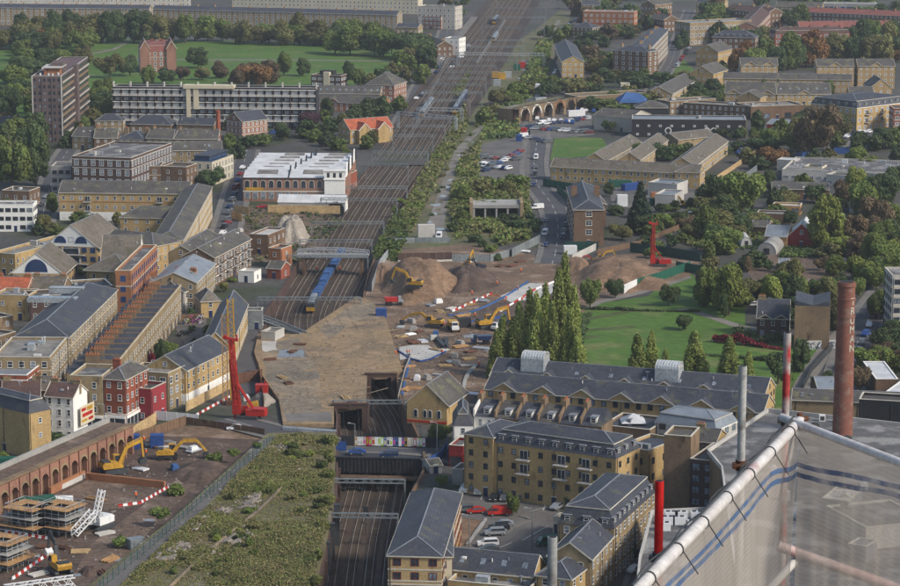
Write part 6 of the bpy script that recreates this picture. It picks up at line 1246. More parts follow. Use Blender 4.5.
belt(0,50,100,50,7,22,22,RO,['leaf_dark','leaf_olive','leaf_mid'],'tree in the front row at the park corner','front row at the park corner',jy=4,seed=73)
belt(60,150,74,140,3,16,14,RO,['leaf_dark'],'dark tree at the tower block foot','trees at the tower foot',seed=74)
belt(10,150,46,142,5,26,30,RO,['leaf_dark','leaf_mid'],'tree behind the dense tall trees at the left','trees behind the tall left trees',jy=6,seed=75)
belt(640,214,700,208,4,14,12,['round'],['leaf_dark'],'small tree beside the sunken lane','small trees beside the sunken lane',seed=76)
belt(392,230,402,200,4,12,8,['bush'],['leaf_mid','leaf_dark'],'bush along the upper cutting edge','bushes along the upper cutting edge',seed=77)
belt(520,96,600,92,9,16,12,['round','bush'],['leaf_mid','leaf_dark','leaf_olive'],'shrub right on top of the old arches','shrubs on top of the arches',jy=2,seed=78)
def fill(pts,n,w,h,mats,label,group,seed,kinds=RO):
 r=random.Random(seed);xs=[p[0]for p in pts];ys=[p[1]for p in pts];got=[];tries=0
 roads=[list(x)for x in ROADS]
 while len(got)<n and tries<n*40:
  tries+=1;x,y=r.uniform(min(xs),max(xs)),r.uniform(min(ys),max(ys));q=G(x,y);ax,ay=np.array([x]),np.array([y])
  if not inpoly(ax,ay,pts)[0]:continue
  qx,qy=np.array([q.x]),np.array([q.y])
  if any(inpoly(qx,qy,f)[0]for f in FOOT if abs(f[0].x-q.x)<120 and abs(f[0].y-q.y)<120):continue
  if any((abs(p.x-q.x)<7 and abs(p.y-q.y)<8)for L in roads for p in L):continue
  if any(abs(a-x)<w*.33 and abs(b-y)<3 for a,b in got):continue
  got.append((x,y))
 for i,(x,y)in enumerate(sorted(got)):
  m=r.choice(mats);lab=f'{label}, {NTH[i]} from left' if i<len(NTH)else label
  tree(x,y,w*r.uniform(.65,1.35),h*r.uniform(.65,1.3),r.choice(kinds),m,lab,group)
DM=['leaf_dark','leaf_mid','leaf_dark','leaf_olive','leaf_mid']
fill([(570,0),(690,0),(680,45),(560,60)],18,15,13,DM,'small tree in the streets right of the topmost tracks','trees right of the topmost tracks',80)
fill([(700,0),(900,0),(900,62),(700,60)],18,20,18,DM+['leaf_autumn'],'tree amid the upper right estates','trees amid the upper right estates',81)
fill([(590,58),(700,70),(720,108),(600,108)],16,16,13,DM,'tree on the ground above the black warehouse','trees above the black warehouse',82)
fill([(690,66),(900,66),(900,112),(690,108)],18,12,11,DM,'garden tree inside the yellow estate','garden trees inside the yellow estate',83)
fill([(740,126),(900,132),(900,168),(745,172)],15,20,17,DM,'tree between the mansard flats and the school','trees above the school',84)
fill([(745,184),(900,196),(900,240),(745,235)],18,20,18,DM,'tree scattered among school and farm buildings','trees among school and farm',85)
fill([(690,236),(905,240),(905,300),(700,290)],18,20,17,DM+['leaf_light','leaf_brown'],'leafy tree around the farm beds','trees around the farm beds',86)
fill([(0,90),(112,92),(110,152),(0,160)],16,20,20,DM,'tree around the tower block','trees around the tower block',87)
fill([(228,100),(395,108),(390,158),(235,160)],18,15,13,DM,'tree on the estate between slab block and depot','trees between slab block and depot',88)
fill([(300,138),(385,134),(392,150),(320,152)],6,14,11,DM,'low tree beside the depot roof','low trees beside the depot roof',89)
fill([(0,210),(60,200),(120,232),(40,240)],6,16,14,DM,'tree near the white modern block','trees near the white modern block',90)
fill([(395,30),(470,0),(460,60),(405,75)],10,14,13,DM,'tree around the far street corner buildings','trees around the far street corner',91)
fill([(850,340),(905,330),(905,395),(852,398)],9,22,22,DM+['leaf_brown'],'tree among the sheds beyond the brewery chimney','trees beyond the brewery chimney',92)
fill([(700,290),(835,300),(840,345),(760,335)],10,22,24,DM+['leaf_light'],'tree along the top of the park','trees along the top of the park',93)
fill([(608,196),(700,208),(700,240),(640,246),(612,236)],9,15,12,DM,'small tree near the container yard','small trees near the container yard',94)
fill([(-5,45),(60,48),(110,62),(90,84),(-5,86)],9,20,18,DM,'park tree on the left lawn','park trees on the left lawn',95)
fill([(182,300),(215,290),(215,345),(185,350)],4,10,9,DM,'small backyard tree','small backyard trees behind the terrace',96)
fill([(90,395),(60,430),(0,440),(0,470),(100,432)],5,14,9,DM,'bush like tree by the old arches street','trees by the old arches street',97,['bush'])
fill([(700,196),(765,196),(765,250),(700,255)],7,32,32,['leaf_dark','leaf_mid','leaf_olive'],'large tree crowding the left side of the farm','large trees left of the farm',101)
fill([(840,196),(905,190),(905,300),(850,295)],12,34,34,['leaf_dark','leaf_mid','leaf_brown','leaf_light'],'large tree crowding the right side of the farm','large trees right of the farm',102)
fill([(700,292),(850,300),(850,330),(790,335),(705,305)],7,30,38,['leaf_mid','leaf_light','leaf_olive','leaf_dark'],'tall tree on the upper park edge','tall trees on the upper park edge',103)
fill([(745,130),(905,120),(905,168),(760,170)],9,30,28,['leaf_dark','leaf_mid','leaf_autumn'],'large tree behind the flat roofed school','large trees behind the school',104)
for i in range(26):
 r=random.Random(i+700);t=(i+.5)/26;L=[(559,25),(548,45),(533,68),(515,90),(498,108),(480,128),(461,146),(452,170),(445,190),(437,225)];k=int(t*9);f=t*9-k;x=L[k][0]*(1-f)+L[k+1][0]*f;y=L[k][1]*(1-f)+L[k+1][1]*f;s_=r.choice([-1,1])
 tree(x+s_*r.uniform(3,7)*(.4+y/260),y+r.uniform(-3,3),r.uniform(4,10),r.uniform(3,7),'bush',r.choice(['weed_green','weed_dark','leaf_mid','weed_olive']),'low wild bush straying onto the edge of the grey track','wild bushes along the grey track')
# hedges (loose stuff)
def hedge(pts,wid,h,n,mats,label,seed):
 L=[G(x,y)for x,y in pts];o=offs(L,-wid/2)+offs(L,wid/2)[::-1]
 scrub('hedge',[(p.x,p.y)for p in o],0,n,.3,h,mats,label,seed,thresh=-9,kind='thing',cat='hedge')
hedge([(714,342),(745,345),(784,350)],2.5,2.6,900,['leaf_red'],'long crimson hedge across the park',1)
hedge([(577,309),(640,311),(700,312)],1.6,1.4,700,['leaf_dark'],'low dark hedge along the top of the lawn',2)
hedge([(703,355),(735,358),(768,361)],2,1.6,600,['leaf_dark'],'low dark hedge below the crimson one',3)
hedge([(575,385),(577,350),(588,314)],2.4,1.8,700,['leaf_dark'],'dark hedge on the left side of the lawn',4)
hedge([(788,382),(796,362),(806,352)],2,1.6,400,['leaf_dark','leaf_mid'],'hedge along the pale park edge path',5)
hedge([(736,338),(760,344),(785,345)],3,4.5,600,['leaf_dark'],'tall dark hedge behind the crimson one',6)
hedge([(-10,62),(60,64),(120,66)],3,2,400,['leaf_olive'],'low hedge in the far park',7)
# bushes on the deck edge and bank
for x,y,w_,h_,z in((160,517,22,13,ZD),(175,496,20,16,.1),(121,547,22,14,.1),(158,516,16,12,.1),(216,462,20,14,.1),(235,455,14,10,ZD),(258,448,12,8,ZD)):
 tree(x,y,w_,h_,'bush','leaf_mid','round green bush along the concrete edge of the overgrown deck','bushes along the deck edge',z=z)
rr=random.Random(5);dkp=[(275,445),(330,440),(330,500),(312,575),(150,575),(215,510)]
k=0
while k<64:
 x,y=rr.uniform(110,332),rr.uniform(440,584)
 if inpoly(np.array([x]),np.array([y]),dkp)[0]:
  k+=1;tree(x,y,rr.uniform(5,16),rr.uniform(4,12),'bush',rr.choice(['weed_green','leaf_light','weed_olive','weed_dark','leaf_mid']),'wild shrub among the weeds of the overgrown deck','wild shrubs on the overgrown deck',z=ZD)
for i,(x,y)in enumerate([(322,560),(326,530),(331,505),(333,480),(334,462),(335,445),(318,585)]):tree(x-4,y,15,15,'bush','weed_green','green shrub overhanging the cutting wall','shrubs overhanging the cutting wall',z=ZD)
for x,y,w_,h_,lb in((512,516,17,28,'small street tree in the middle of the car park'),(567,507,13,16,'small tree by the flats wall in the car park'),(628,562,18,34,'dark tree before the diagonal flats'),(436,444,20,22,'green tree below the chapel like building'),(446,437,16,14,'green shrubby tree right of the chapel like building'),(442,486,12,12,'green tree by the cutting side flats'),(553,542,12,6,'low green shrub by the gatehouse')):
 tree(x,y,w_,h_,'round','leaf_dark' if 'dark' in lb else 'leaf_mid',label=lb)
# bare rubble slabs on the deck
for i,(x,y,a)in enumerate([(165,558,14),(180,548,12),(240,533,18),(232,540,12),(213,555,8),(252,500,10),(246,506,12),(170,552,8),(283,450,10),(225,512,8),(196,528,10),(205,522,8)]):
 r=random.Random(i);mb=MB()
 for k in range(14):
  p=G(x+r.uniform(-a,a)*.7,y+r.uniform(-a,a)*.35,ZD);q=r.uniform(.25,1.1);mb.bar((p.x-q,p.y,ZD+.05),(p.x+q,p.y+r.uniform(-q,q),ZD+r.uniform(.2,.9)),q*1.2,.3)
 tag(mb.ob('rubble','rubble'),'scatter of pale broken concrete on the overgrown deck','rubble','concrete rubble on the overgrown deck','stuff')
# ============================================================ railway furniture
def lattice(mb,p,q,w,h,n,t=.08,m=0):
 p=Vector(p);q=Vector(q);d=(q-p).normalized();up=Vector((0,0,1))if abs(d.z)<.9 else Vector((0,1,0));a=d.cross(up).normalized()*w/2;b=a.cross(d).normalized()*h/2
 cs=[-a-b,a-b,a+b,-a+b]
 for c in cs:mb.bar(p+c,q+c,t,t,m)
 for i in range(n):
  u,v=p+(q-p)*(i/n),p+(q-p)*((i+1)/n)
  for k in range(4):
   c0,c1=cs[k],cs[(k+1)%4];mb.bar(u+(c0 if i%2 else c1),v+(c1 if i%2 else c0),t*.6,t*.6,m)
def gantry(x0,y0,x1,y1,label,h=8.0,heavy=False,big=0):
 z0=zrail(G(x0,y0,0).y)
 a=G(x0,y0,z0);b=G(x1,y1,z0);a.z=b.z=0;d=b-a;W=d.length;o=thing('overhead_line_gantry',label,'gantry',(a.x,a.y,z0),math.atan2(d.y,d.x),'overhead line gantries over the tracks')
 t=.22 if heavy else .16
 for x in(0,W):
  g=MB();
  if heavy:lattice(g,(x,0,0),(x,0,h+.6),1.2,.9,8,.16)
  else:g.bar((x,0,0),(x,0,h+.4),.38,.38)
  g.ob('mast','galv' if heavy else 'steel',o)
 g=MB();lattice(g,(0,0,h),(W,0,h),1.2 if heavy else .7,1.4 if heavy else .9,int(W/2),t);g.ob('beam','galv' if heavy else 'steel',o)
 n=max(2,int(W/4));g=MB()
 for i in range(n):
  x=W*(i+.5)/n;g.bar((x,0,h),(x,0,h-1.6),.12);g.bar((x,0,h-1.6),(x+1.2,0,h-2.1),.08);g.cyl((x,0,h-1.9),(x,0,h-1.3),.14,.14,6)
 g.ob('line_hangers','darksteel',o)
GN=[(333,430,428,430,0),(332,512,405,513,0),(328,548,398,549,0),(258,322,361,322,0),(272,278,368,278,0),(312,243,384,243,0),(321,218,397,219,0),(341,206,407,206,0),(366,182,408,183,0),(372,169,428,170,0),(393,152,433,152,0),(398,128,456,134,0),(418,124,462,125,0),(424,107,482,107,0),(432,98,486,99,0),(440,85,492,86,0),(448,72,517,73,0),(458,66,544,67,0),(476,52,524,52,0),(482,38,544,40,0),(492,18,546,19,0),(497,8,560,9,0),(405,142,445,142,0),(413,134,450,134,0),(428,115,470,115,0),(444,92,486,92,0),(452,79,496,79,0),(466,59,522,59,0),(486,28,545,28,0),(300,262,372,262,0)]
nm=['nearest the bottom, beyond the road bridge','second, with the dark signal beneath','lowest, crossing the cutting by the pillars']
lb_=['open gantry inside the cutting just before the tunnel mouth','gantry over the cutting below the road bridge','gantry over the cutting nearest the camera','slim gantry over the tracks at the raft edge','slim gantry over the tracks under the blue wagons','gantry just behind the girder footbridge','gantry beside the timber hoarding','gantry in line with the depot arch','cantilever gantry beside the depot side wall','gantry beside the depot roof','gantry at the back of the depot','heavy grey gantry beside the orange roofed houses','heavy lattice gantry behind the orange roofed houses','gantry before the far street bend','gantry above the yellow trackside cabinets','gantry beside the pale trackside cabinets','gantry at the end of the far platform','long lattice gantry across all far tracks','gantry over the far parked train','gantry across the far platforms','gantry near the top of the frame','topmost gantry in the frame','gantry where the tracks pass the long hall','gantry level with the orange roofed houses','gantry just above the heavy lattice pair','gantry level with the small signal cabinets','gantry above the grey cabinets','gantry at the foot of the far platforms','gantry between the far platform ends','slim gantry right before the girder footbridge']
for i,(a,b,c,d,e)in enumerate(GN):gantry(a,b,c,d,lb_[i],heavy=i in(11,12,17),h=7.5)
# overhead wires
for j,off in enumerate((-9.65,-5.8,-1.95,1.9,5.75,9.6)):
 L=[p for p in offs(CL,off)][::4];mb=MB()
 for i in range(len(L)-1):
  a,b=L[i],L[i+1];za,zb_=zrail(a.y)+5.2,zrail(b.y)+5.2;mb.bar((a.x,a.y,za),(b.x,b.y,zb_),.035);mb.bar((a.x,a.y,za+.9),(b.x,b.y,zb_+.9),.035)
 tag(mb.ob('overhead_wire','darksteel'),f'thin overhead wire above the {ords[j+1]} track','overhead wire','overhead wires')
# footbridge of girders
def girder_bridge(x0,y0,x1,y1,z,wid,label,m='steel',hh=2.4):
 a=G(x0,y0,z);b=G(x1,y1,z);d=b-a;W=d.length;o=thing('footbridge',label,'bridge',(a.x,a.y,z),math.atan2(d.y,d.x))
 g=MB();g.box(0,0,0,W,wid,.3);g.ob('deck','concrete',o)
 for y in(0,wid):
  g=MB();n=int(W/2.2);arc=lambda t:hh*(.65+.35*math.sin(math.pi*t))
  for i in range(n):
   t0,t1=i/n,(i+1)/n;g.bar((W*t0,y,arc(t0)),(W*t1,y,arc(t1)),.35,.3);g.bar((W*t0,y,.3),(W*t0,y,arc(t0)),.2);g.bar((W*t0,y,.3 if i%2 else arc(t0)),(W*t1,y,arc(t1)if i%2 else .3),.14)
  g.bar((0,y,.15),(W,y,.15),.4,.7);g.bar((W,y,.3),(W,y,arc(1)),.2);g.ob('girder',m,o)
 for x in(2,W-3):g=MB();g.box(x,.3,-7+z*-1 if z else-7,x+1,wid-.3,0);g.ob('pier','brown',o)
girder_bridge(296,256,368,257,3.0,4,'bowed grey girder bridge crossing the tracks above the blue wagons','galv')
girder_bridge(240,314,300,336,.3,2.5,'low flat bridge rail at the left end of the raft','steel',1.2)
# trains
def train(path_off,y_from,ncar,L=20.0,body='greycar',label='',roof='metalroof',front='yellowpaint',flat=False,width=2.8,h=3.6):
 line=offs(CL,path_off);pts=[p for p in line if p.y>y_from];o=None;acc=[];k=0;seg=[]
 def at(s):
  r=s
  for i in range(len(pts)-1):
   l=(pts[i+1]-pts[i]).length
   if r<=l:return pts[i]+(pts[i+1]-pts[i])*(r/l)
   r-=l
  return pts[-1]
 p0=at(0);o=thing('train',label,'train',(p0.x,p0.y,zrail(p0.y)+.3))
 for c in range(ncar):
  a=at(c*(L+.8));b=at(c*(L+.8)+L);d=b-a;ang=math.atan2(d.y,d.x);l=d.length;zz=zrail(a.y)+.3-o.location.z;tz=zrail(b.y)-zrail(a.y)
  w2=width/2;g=MB()
  if flat:
   g.box(0,-w2,.8,l,w2,1.1,0);r=random.Random(c)
   for u in range(3):x=l*(u+.1)/3;g.box(x,-w2+.1,1.1,x+l/3.6,w2-.1,1.1+r.uniform(1.0,2.0),1)
   if c==0:g.box(0,-w2,1.1,3,w2,3.2,2)
   mats=['rust',body,front]
  else:
   g.prof([(-w2,.8),(w2,.8),(w2,2.9),(w2-.25,3.5),(0,3.75),(-w2+.25,3.5),(-w2,2.9)],0,l,'x',0);g.prof([(-w2*.75,3.62),(w2*.75,3.62),(w2*.5,3.85),(-w2*.5,3.85)],.5,l-.5,'x',1)
   mats=[body,roof]
  ca=g.ob('carriage',mats,o,loc=(a.x-p0.x,a.y-p0.y,zz),rz=ang)
  g=MB()
  for u in range(2):x=l*(.12+.7*u);g.box(x,-w2+.3,.1,x+2.6,w2-.3,.8)
  g.ob('bogie','darksteel',ca)
  if not flat:
   g=MB()
   for s_ in(-1,1):
    n=8
    for i in range(n):x=l*(i+.25)/n;g.box(x,s_*w2-.03,1.9,x+l/n*.6,s_*w2+.03,2.8)
   g.ob('window','glass',ca)
   if c==0:
    g=MB();g.box(-.06,-w2+.05,.85,0,w2-.05,2.1,0);g.box(-.08,-w2+.3,2.15,-.0,w2-.3,3.1,1);g.ob('cab_front',[front,'glass'],ca)
train(-1.95,806,1,16,'greycar','yellow fronted locomotive at the head of the blue wagons','metalroof')
train(-1.95,824,5,16,'tarp','string of flat wagons covered with bright blue loads',flat=True,front='tarp',width=2.5)
train(-5.8,1283,3,20,'silverpaint','grey passenger train with yellow end beside the orange roofed houses')
train(9.6,1300,4,20,'darkblue','dark blue passenger train under the heavy gantry')
train(5.75,1700,2,20,'silverpaint','far white passenger train curving near the top')
train(-1.95,1840,2,20,'darkblue','far blue train at the upper platform')
# platforms
def platform(off0,off1,y0,y1,label,m='paving'):
 L=[p for p in CL if y0<p.y<y1];a=offs(L,off0);b=offs(L,off1);mb=MB()
 for i in range(len(L)-1):
  q=[a[i],b[i],b[i+1],a[i+1]];mb.add([(v.x,v.y,1.3)for v in q]+[(v.x,v.y,0)for v in q],[(0,1,2,3),(0,4,5,1),(1,5,6,2),(2,6,7,3),(3,7,4,0)])
 tag(mb.ob('platform',m),label,'platform')
platform(-22,-17.5,1500,1900,'long curved pale platform beside the far tracks')
platform(3.2,4.7,1560,1880,'narrow island platform between the far tracks')
# trackside cabinets
for i,(x,y,c,lb)in enumerate([(495,78,'yellowpaint','left orange trackside cabinet'),(502,79,'yellowpaint','right orange trackside cabinet'),(497,86,'galv','grey trackside cabinet below the orange pair'),(508,78,'galv','grey trackside cabinet right of the orange pair'),(517,70,'greenpaint','green trackside cabinet beside the track path'),(522,68,'redpaint','red trackside cabinet beside the green one')]):
 p=G(x,y);g=MB();g.box(-2,-1.5,0,2,1.5,3.4,0);g.box(-2.1,-1.6,3.4,2.1,1.6,3.6,1);g.box(-1.8,-1.55,.2,-.1,-1.5,3.1,1);g.box(.1,-1.55,.2,1.8,-1.5,3.1,1);tag(g.ob('trackside_cabinet',[c,c],loc=tuple(p)),lb,'cabinet')
# road bridge parts
a=G(336,464,.3);b=G(428,466,.3);W=(b-a).length;o=thing('road_bridge','dark iron road bridge across the cutting with posters on its far side','bridge',(a.x,a.y,0),math.atan2((b-a).y,(b-a).x))
g=MB();g.box(-1,0,-1.6,W+2,18,.3);g.ob('deck','darksteel',o)
g=MB();g.box(-1,-.35,-1.6,W+2,-.02,2.1,0)
for i in range(int(W/.9)):g.box(i*.9,-.5,-1.4,i*.9+.2,-.35,2.0,0)
g.box(-1,-.6,1.95,W+2,.1,2.2,0);g.ob('near_girder','blackpaint',o)
g=MB();g.box(-1,-3.0,-2.6,W+2,-.6,-2.1,0);g.ob('service_ledge','brown',o)
g=MB();g.box(-1,17.5,.3,W+1,17.8,2.9,0);fp=g.ob('far_parapet','blackpaint',o)
r=random.Random(3);cols=['whitepaint','cream','redpaint','yellowpaint','whitepaint','tarp','lime','palecon','pink','whitepaint']
for i in range(24):
 x=2.2+i*(W-4.5)/24;g=MB();m1,m2=r.choice(cols),r.choice(cols+['blackpaint']);g.box(x,17.42,.6,x+.72,17.49,2.75,0);g.box(x+.12,17.40,.8+r.random()*.3,x+.6,17.42,1.5+r.random()*.9,1);g.box(x+.1,17.395,2.4,x+.62,17.42,2.55,1);g.ob('poster',[m1,m2],o)
for x in(W*.36,W*.7):g=MB();g.box(x,.4,-6,x+.8,17.5,-1.6);g.ob('pier','darkbrick',o)
def strip(pts,wid,h,m,label,name,cat,z=.12):
 L=[G(x,y,z)for x,y in pts];L=crom(L,4);g=MB();r=random.Random(1)
 for i in range(len(L)-1):a,b=L[i],L[i+1];g.bar((a.x,a.y,z+h/2),(b.x,b.y,z+h/2),wid*r.uniform(.7,1.2),h)
 tag(g.ob(name,m),label,cat)
def hoarding(pts,h,m,label,name='hoarding',posts=True,z=0,cat='hoarding',top=None):
 L=[G(x,y,z)for x,y in pts];o=thing(name,label,cat,tuple(L[0]))
 for i in range(len(L)-1):
  a,b=L[i]-L[0],L[i+1]-L[0];g=MB();n=max(1,int((b-a).length/2.4))
  for k in range(n):
   p,q=a+(b-a)*((k+.02)/n),a+(b-a)*((k+.98)/n);g.bar((p.x,p.y,h/2+.05),(q.x,q.y,h/2+.05),.08,h)
  g.ob('panel',m,o)
  if posts:
   g=MB()
   for k in range(n+1):p=a+(b-a)*(k/n);g.bar((p.x,p.y,0),(p.x,p.y,h+.15),.14)
   g.ob('posts',top or m,o)
hoarding([(268,213),(340,214)],3.2,'ply','long orange timber hoarding in front of the depot')
hoarding([(234,213),(249,215)],3,'ply','short timber hoarding left of the rubble heap')
hoarding([(232,219),(242,222)],3,'ply','small lower timber hoarding by the street')
hoarding([(186,412),(205,402),(232,388)],2.6,'ply','timber hoarding along the front of the yellow flats')
hoarding([(131,440),(156,424)],3,'ply','timber hoarding beside the red brick corner building')
hoarding([(156,420),(198,424)],2.4,'whitepaint','white metal hoarding at the yard top')
hoarding([(336,453),(346,453)],2.8,'bluepaint','blue hoarding at the left end of the bridge')
hoarding([(426,470),(441,462),(447,452)],2.6,'bluepaint','blue hoarding at the right end of the bridge')
hoarding([(447,462),(447,449)],2.6,'bluepaint','blue hoarding beside the red shop')
hoarding([(676,270),(710,276)],3,'greenpaint','green hoarding beside the farm entrance')
hoarding([(624,294),(637,288)],3,'whitepaint','blue and white printed end of the site hoarding')
hoarding([(637,288),(660,281),(690,270)],3,'greenpaint','long green hoarding between the lawn and the spoil heap')
hoarding([(543,186),(574,191)],3,'greenpaint','green hoarding along the bend of the road',cat='hoarding')
hoarding([(557,192),(574,208)],3,'greenpaint','green hoarding beside the corner house rear')
hoarding([(630,252),(662,256),(700,262)],3.4,'darkgreen','dark green hoarding behind the second drilling rig')
hoarding([(565,250),(598,250)],3,'darkgreen','green hoarding in front of the corner house')
hoarding([(572,262),(598,249)],2.4,'palecon','pale ramp wall below the corner house',name='ramp_wall',cat='wall',posts=False)
hoarding([(597,255),(640,246),(690,225),(720,200)],2.0,'brown','brown wall along the sunken lane',name='brick_wall',cat='wall',posts=False)
hoarding([(700,192),(730,172),(762,150),(768,146)],2.2,'ply','timber wall along the left of the railway ramp')
hoarding([(712,200),(742,182),(771,160),(776,152)],2.6,'steel','grey fence wall along the right of the railway ramp')
hoarding([(795,160),(812,153)],3,'bluepaint','bright blue hoarding behind the school office')
hoarding([(834,154),(850,154)],3,'bluepaint','short blue hoarding farther behind the school')
strip([(398,262),(425,262),(452,261)],1.2,.5,'stone','pale coping on the dark wall above the spoil heap','coping','coping',3.3)
hoarding([(398,262),(452,261)],3.0,'darkbrick','long pale retaining edge above the brown spoil heap',name='retaining_edge',cat='wall',posts=False)
hoarding([(452,262),(490,262),(512,256)],2.6,'steel','grey mesh fence above the dark spoil heap',name='mesh_fence',cat='fence')
hoarding([(512,257),(540,243)],3.0,'steel','curved grey hoarding below the parked cars')
hoarding([(372,292),(380,268),(388,258)],3,'galv','grey sheet fence along the cutting top')
hoarding([(395,244),(415,243),(450,243)],2,'steel','grey mesh fence above the retaining edge',name='mesh_fence',cat='fence')
hoarding([(398,400),(405,372),(412,355)],1.2,'concrete','pale wall left of the chapel like building',name='concrete_wall',cat='wall',posts=False)
hoarding([(760,284),(820,287),(858,284)],1.4,'palecon','pale low wall along the farm front',name='low_wall',cat='wall',posts=False)
hoarding([(835,256),(852,235)],2.2,'blackpaint','dark fence between farm and car park',name='dark_fence',cat='fence')
hoarding([(800,396),(812,372),(832,350)],2,'darksteel','dark railings beside the pale park edge path',name='railings',cat='fence')
hoarding([(258,372),(262,395),(264,412)],3,'rust','rusty sheet piles beside the rig platform',name='sheet_piles',cat='wall')
hoarding([(236,385),(262,380)],3,'rust','rusty sheet pile line above the rig platform',name='sheet_piles',cat='wall')
hoarding([(186,424),(265,436)],1.8,'brown','old low brick wall along the top of the yard',name='brick_wall',cat='wall',posts=False)
hoarding([(135,442),(186,425)],2.4,'brown','old brick wall rising toward the white hoarding',name='brick_wall',cat='wall',posts=False)
hoarding([(98,590),(184,518),(272,441)],1.9,'galv','long green wire fence on the overgrown deck',name='wire_fence',cat='fence',z=ZD)if 0 else None
L=[G(x,y,ZD)for x,y in((100,590),(150,549),(206,498),(274,441))];L=crom(L,3.0);o=thing('wire_fence','long green wire fence on the overgrown deck','fence',tuple(L[0]));g=MB();g2=MB()
for i in range(len(L)-1):
 a,b=L[i]-L[0],L[i+1]-L[0];g.bar((a.x,a.y,0),(a.x,a.y,2.3),.12)
 for z in(2.2,1.2,.3):g2.bar((a.x,a.y,z),(b.x,b.y,z),.035)
g.ob('fence_posts','greenpaint',o);g2.ob('fence_wires','greenpaint',o)
L=[G(x,y,ZD)for x,y in((158,600),(200,560),(262,508),(300,470))];L=crom(L,3.0);g=MB()
for i in range(len(L)-1):a,b=L[i],L[i+1];g.bar((a.x,a.y,ZD+.3),(b.x,b.y,ZD+.3),.4,.5)
tag(g.ob('kerb_wall','raftgrey'),'low broken concrete kerb across the overgrown deck','kerb')
# ============================================================ arches viaduct on the left
A=G(-22,527);Bq=G(134,454);d=Bq-A;W=d.length;o=thing('arch_viaduct','weathered red brick arcade of blind arches along the muddy yard','viaduct',tuple(A),math.atan2(d.y,d.x))
n=16;st=W/n;HV=7.2;g=MB();back=MB()
for i in range(n):
 x0=i*st;cx=x0+st/2;r_=st*.36;sp=3.6
 arc=[(cx+r_*math.cos(t),sp+r_*math.sin(t))for t in[math.pi-k*math.pi/12 for k in range(13)]]
 top=[(x0+st*k/14,HV)for k in range(15)]
# face with arch opening
 pts=[(x0,0),(cx-r_,0)]+arc+[(cx+r_,0),(x0+st,0),(x0+st,HV),(x0,HV)]
 tr=tessellate_polygon([[Vector((p_[0],p_[1],0))for p_ in pts]]);g.add([(x,0,z)for x,z in pts],[tuple(t)for t in tr])
 ring=[(cx-r_,0)]+arc+[(cx+r_,0)]
 for k in range(len(ring)-1):u,v=ring[k],ring[k+1];g.add([(u[0],0,u[1]),(v[0],0,v[1]),(v[0],1.4,v[1]),(u[0],1.4,u[1])],[(0,1,2,3)],0)
 b=MB();b.box(x0-.25,-.35,0,x0+.25,0,HV-.4,0);b.ob('pier','pinkbrick',o)
 rg=MB()
 for k in range(12):
  u,v=arc[k],arc[k+1];rg.bar((cx+(u[0]-cx)*1.08,-.06,sp+(u[1]-sp)*1.08),(cx+(v[0]-cx)*1.08,-.06,sp+(v[1]-sp)*1.08),.12,.45)
 rg.ob('arch_ring','stock' if i%3 else 'pinkbrick',o)
 b=MB();b.box(cx-r_,1.4,0,cx+r_,1.6,sp+r_,0);b.ob('arch_infill',['brown','dirtystock','dirtystock','stock','brown'][i%5],o)
b=MB();b.box(0,.001,HV-.0,W,7,HV+.05,0)
g.keep=1;g.box(0,1.6,0,W,7,HV-.02,0);g.ob('brick_face','pinkbrick',o)
b=MB();b.box(-.2,-.5,HV,W+.2,1.2,HV+.35,0);b.ob('coping','dirtystock',o)
b=MB();b.box(-.2,1.2,HV,W+.2,7,HV+.1,0);b.ob('top_walk','earth',o)
b=MB();b.box(0,6.4,HV,W,7,HV+1.3,0);b.ob('back_parapet','concrete',o)
# far arches viaduct
a=G(519,124);b_=G(576,112);d=b_-a;W=d.length;o=thing('arch_viaduct','far stock brick railway viaduct with round arched garages','viaduct',tuple(a),math.atan2(d.y,d.x));H_=9
g=MB();n=5;st=W/n;H_=7
for i in range(n):
 x0=i*st;cx=x0+st/2;r_=st*.38;sp=3.2
 arc=[(cx+r_*math.cos(t),sp+r_*math.sin(t))for t in[math.pi-k*math.pi/12 for k in range(13)]]
 pts=[(x0,0),(cx-r_,0)]+arc+[(cx+r_,0),(x0+st,0),(x0+st,H_),(x0,H_)]
 tr=tessellate_polygon([[Vector((p_[0],p_[1],0))for p_ in pts]]);g.add([(x,0,z)for x,z in pts],[tuple(t)for t in tr])
 b=MB()
 for k in range(12):
  u,v=arc[k],arc[k+1];b.bar((u[0],-.15,u[1]),(v[0],-.15,v[1]),.3,.8)
 b.ob('arch_ring',['render','white','render','orange','dirtystock'][i],o);b=MB();b.box(cx-r_,4,0,cx+r_,4.2,sp+r_);b.ob('arch_infill','blackpaint' if i>2 else 'darkbrick',o)
g.keep=1;g.box(0,4.2,0,W,12,H_-.02);g.ob('brick_face','dirtystock',o);b=MB();b.box(0,-.3,H_,W,.4,H_+.6);b.ob('coping','dirtystock',o);b=MB();b.box(0,.4,H_,W,12,H_+.1);b.ob('overgrown_top','scrubsoil',o)
# viaduct continuing to the blue tarpaulin
B('parapet_viaduct','low overgrown viaduct parapet behind the arches',(577,98),(650,94),14,6,roof='flat',wall='dirtystock',rm='wildgrass',floors=0,door=0,par=.8)
p=G(632,103,6);g=MB();g.add([(-7,-8,0),(7,-8,0),(8,8,.5),(-8,8,.5),(-3,0,4.5),(3.5,1,4)],[(0,1,5,4),(1,2,5),(2,3,4,5),(3,0,4)])
for x,y in((-7,-8),(7,-8),(8,8),(-8,8)):g.bar((x,y,-2),(x,y,.2),.2)
tag(g.ob('tarpaulin_tent','tarp',loc=(p.x,p.y,7)),'bright blue tarpaulin tent on the overgrown viaduct','tarpaulin')
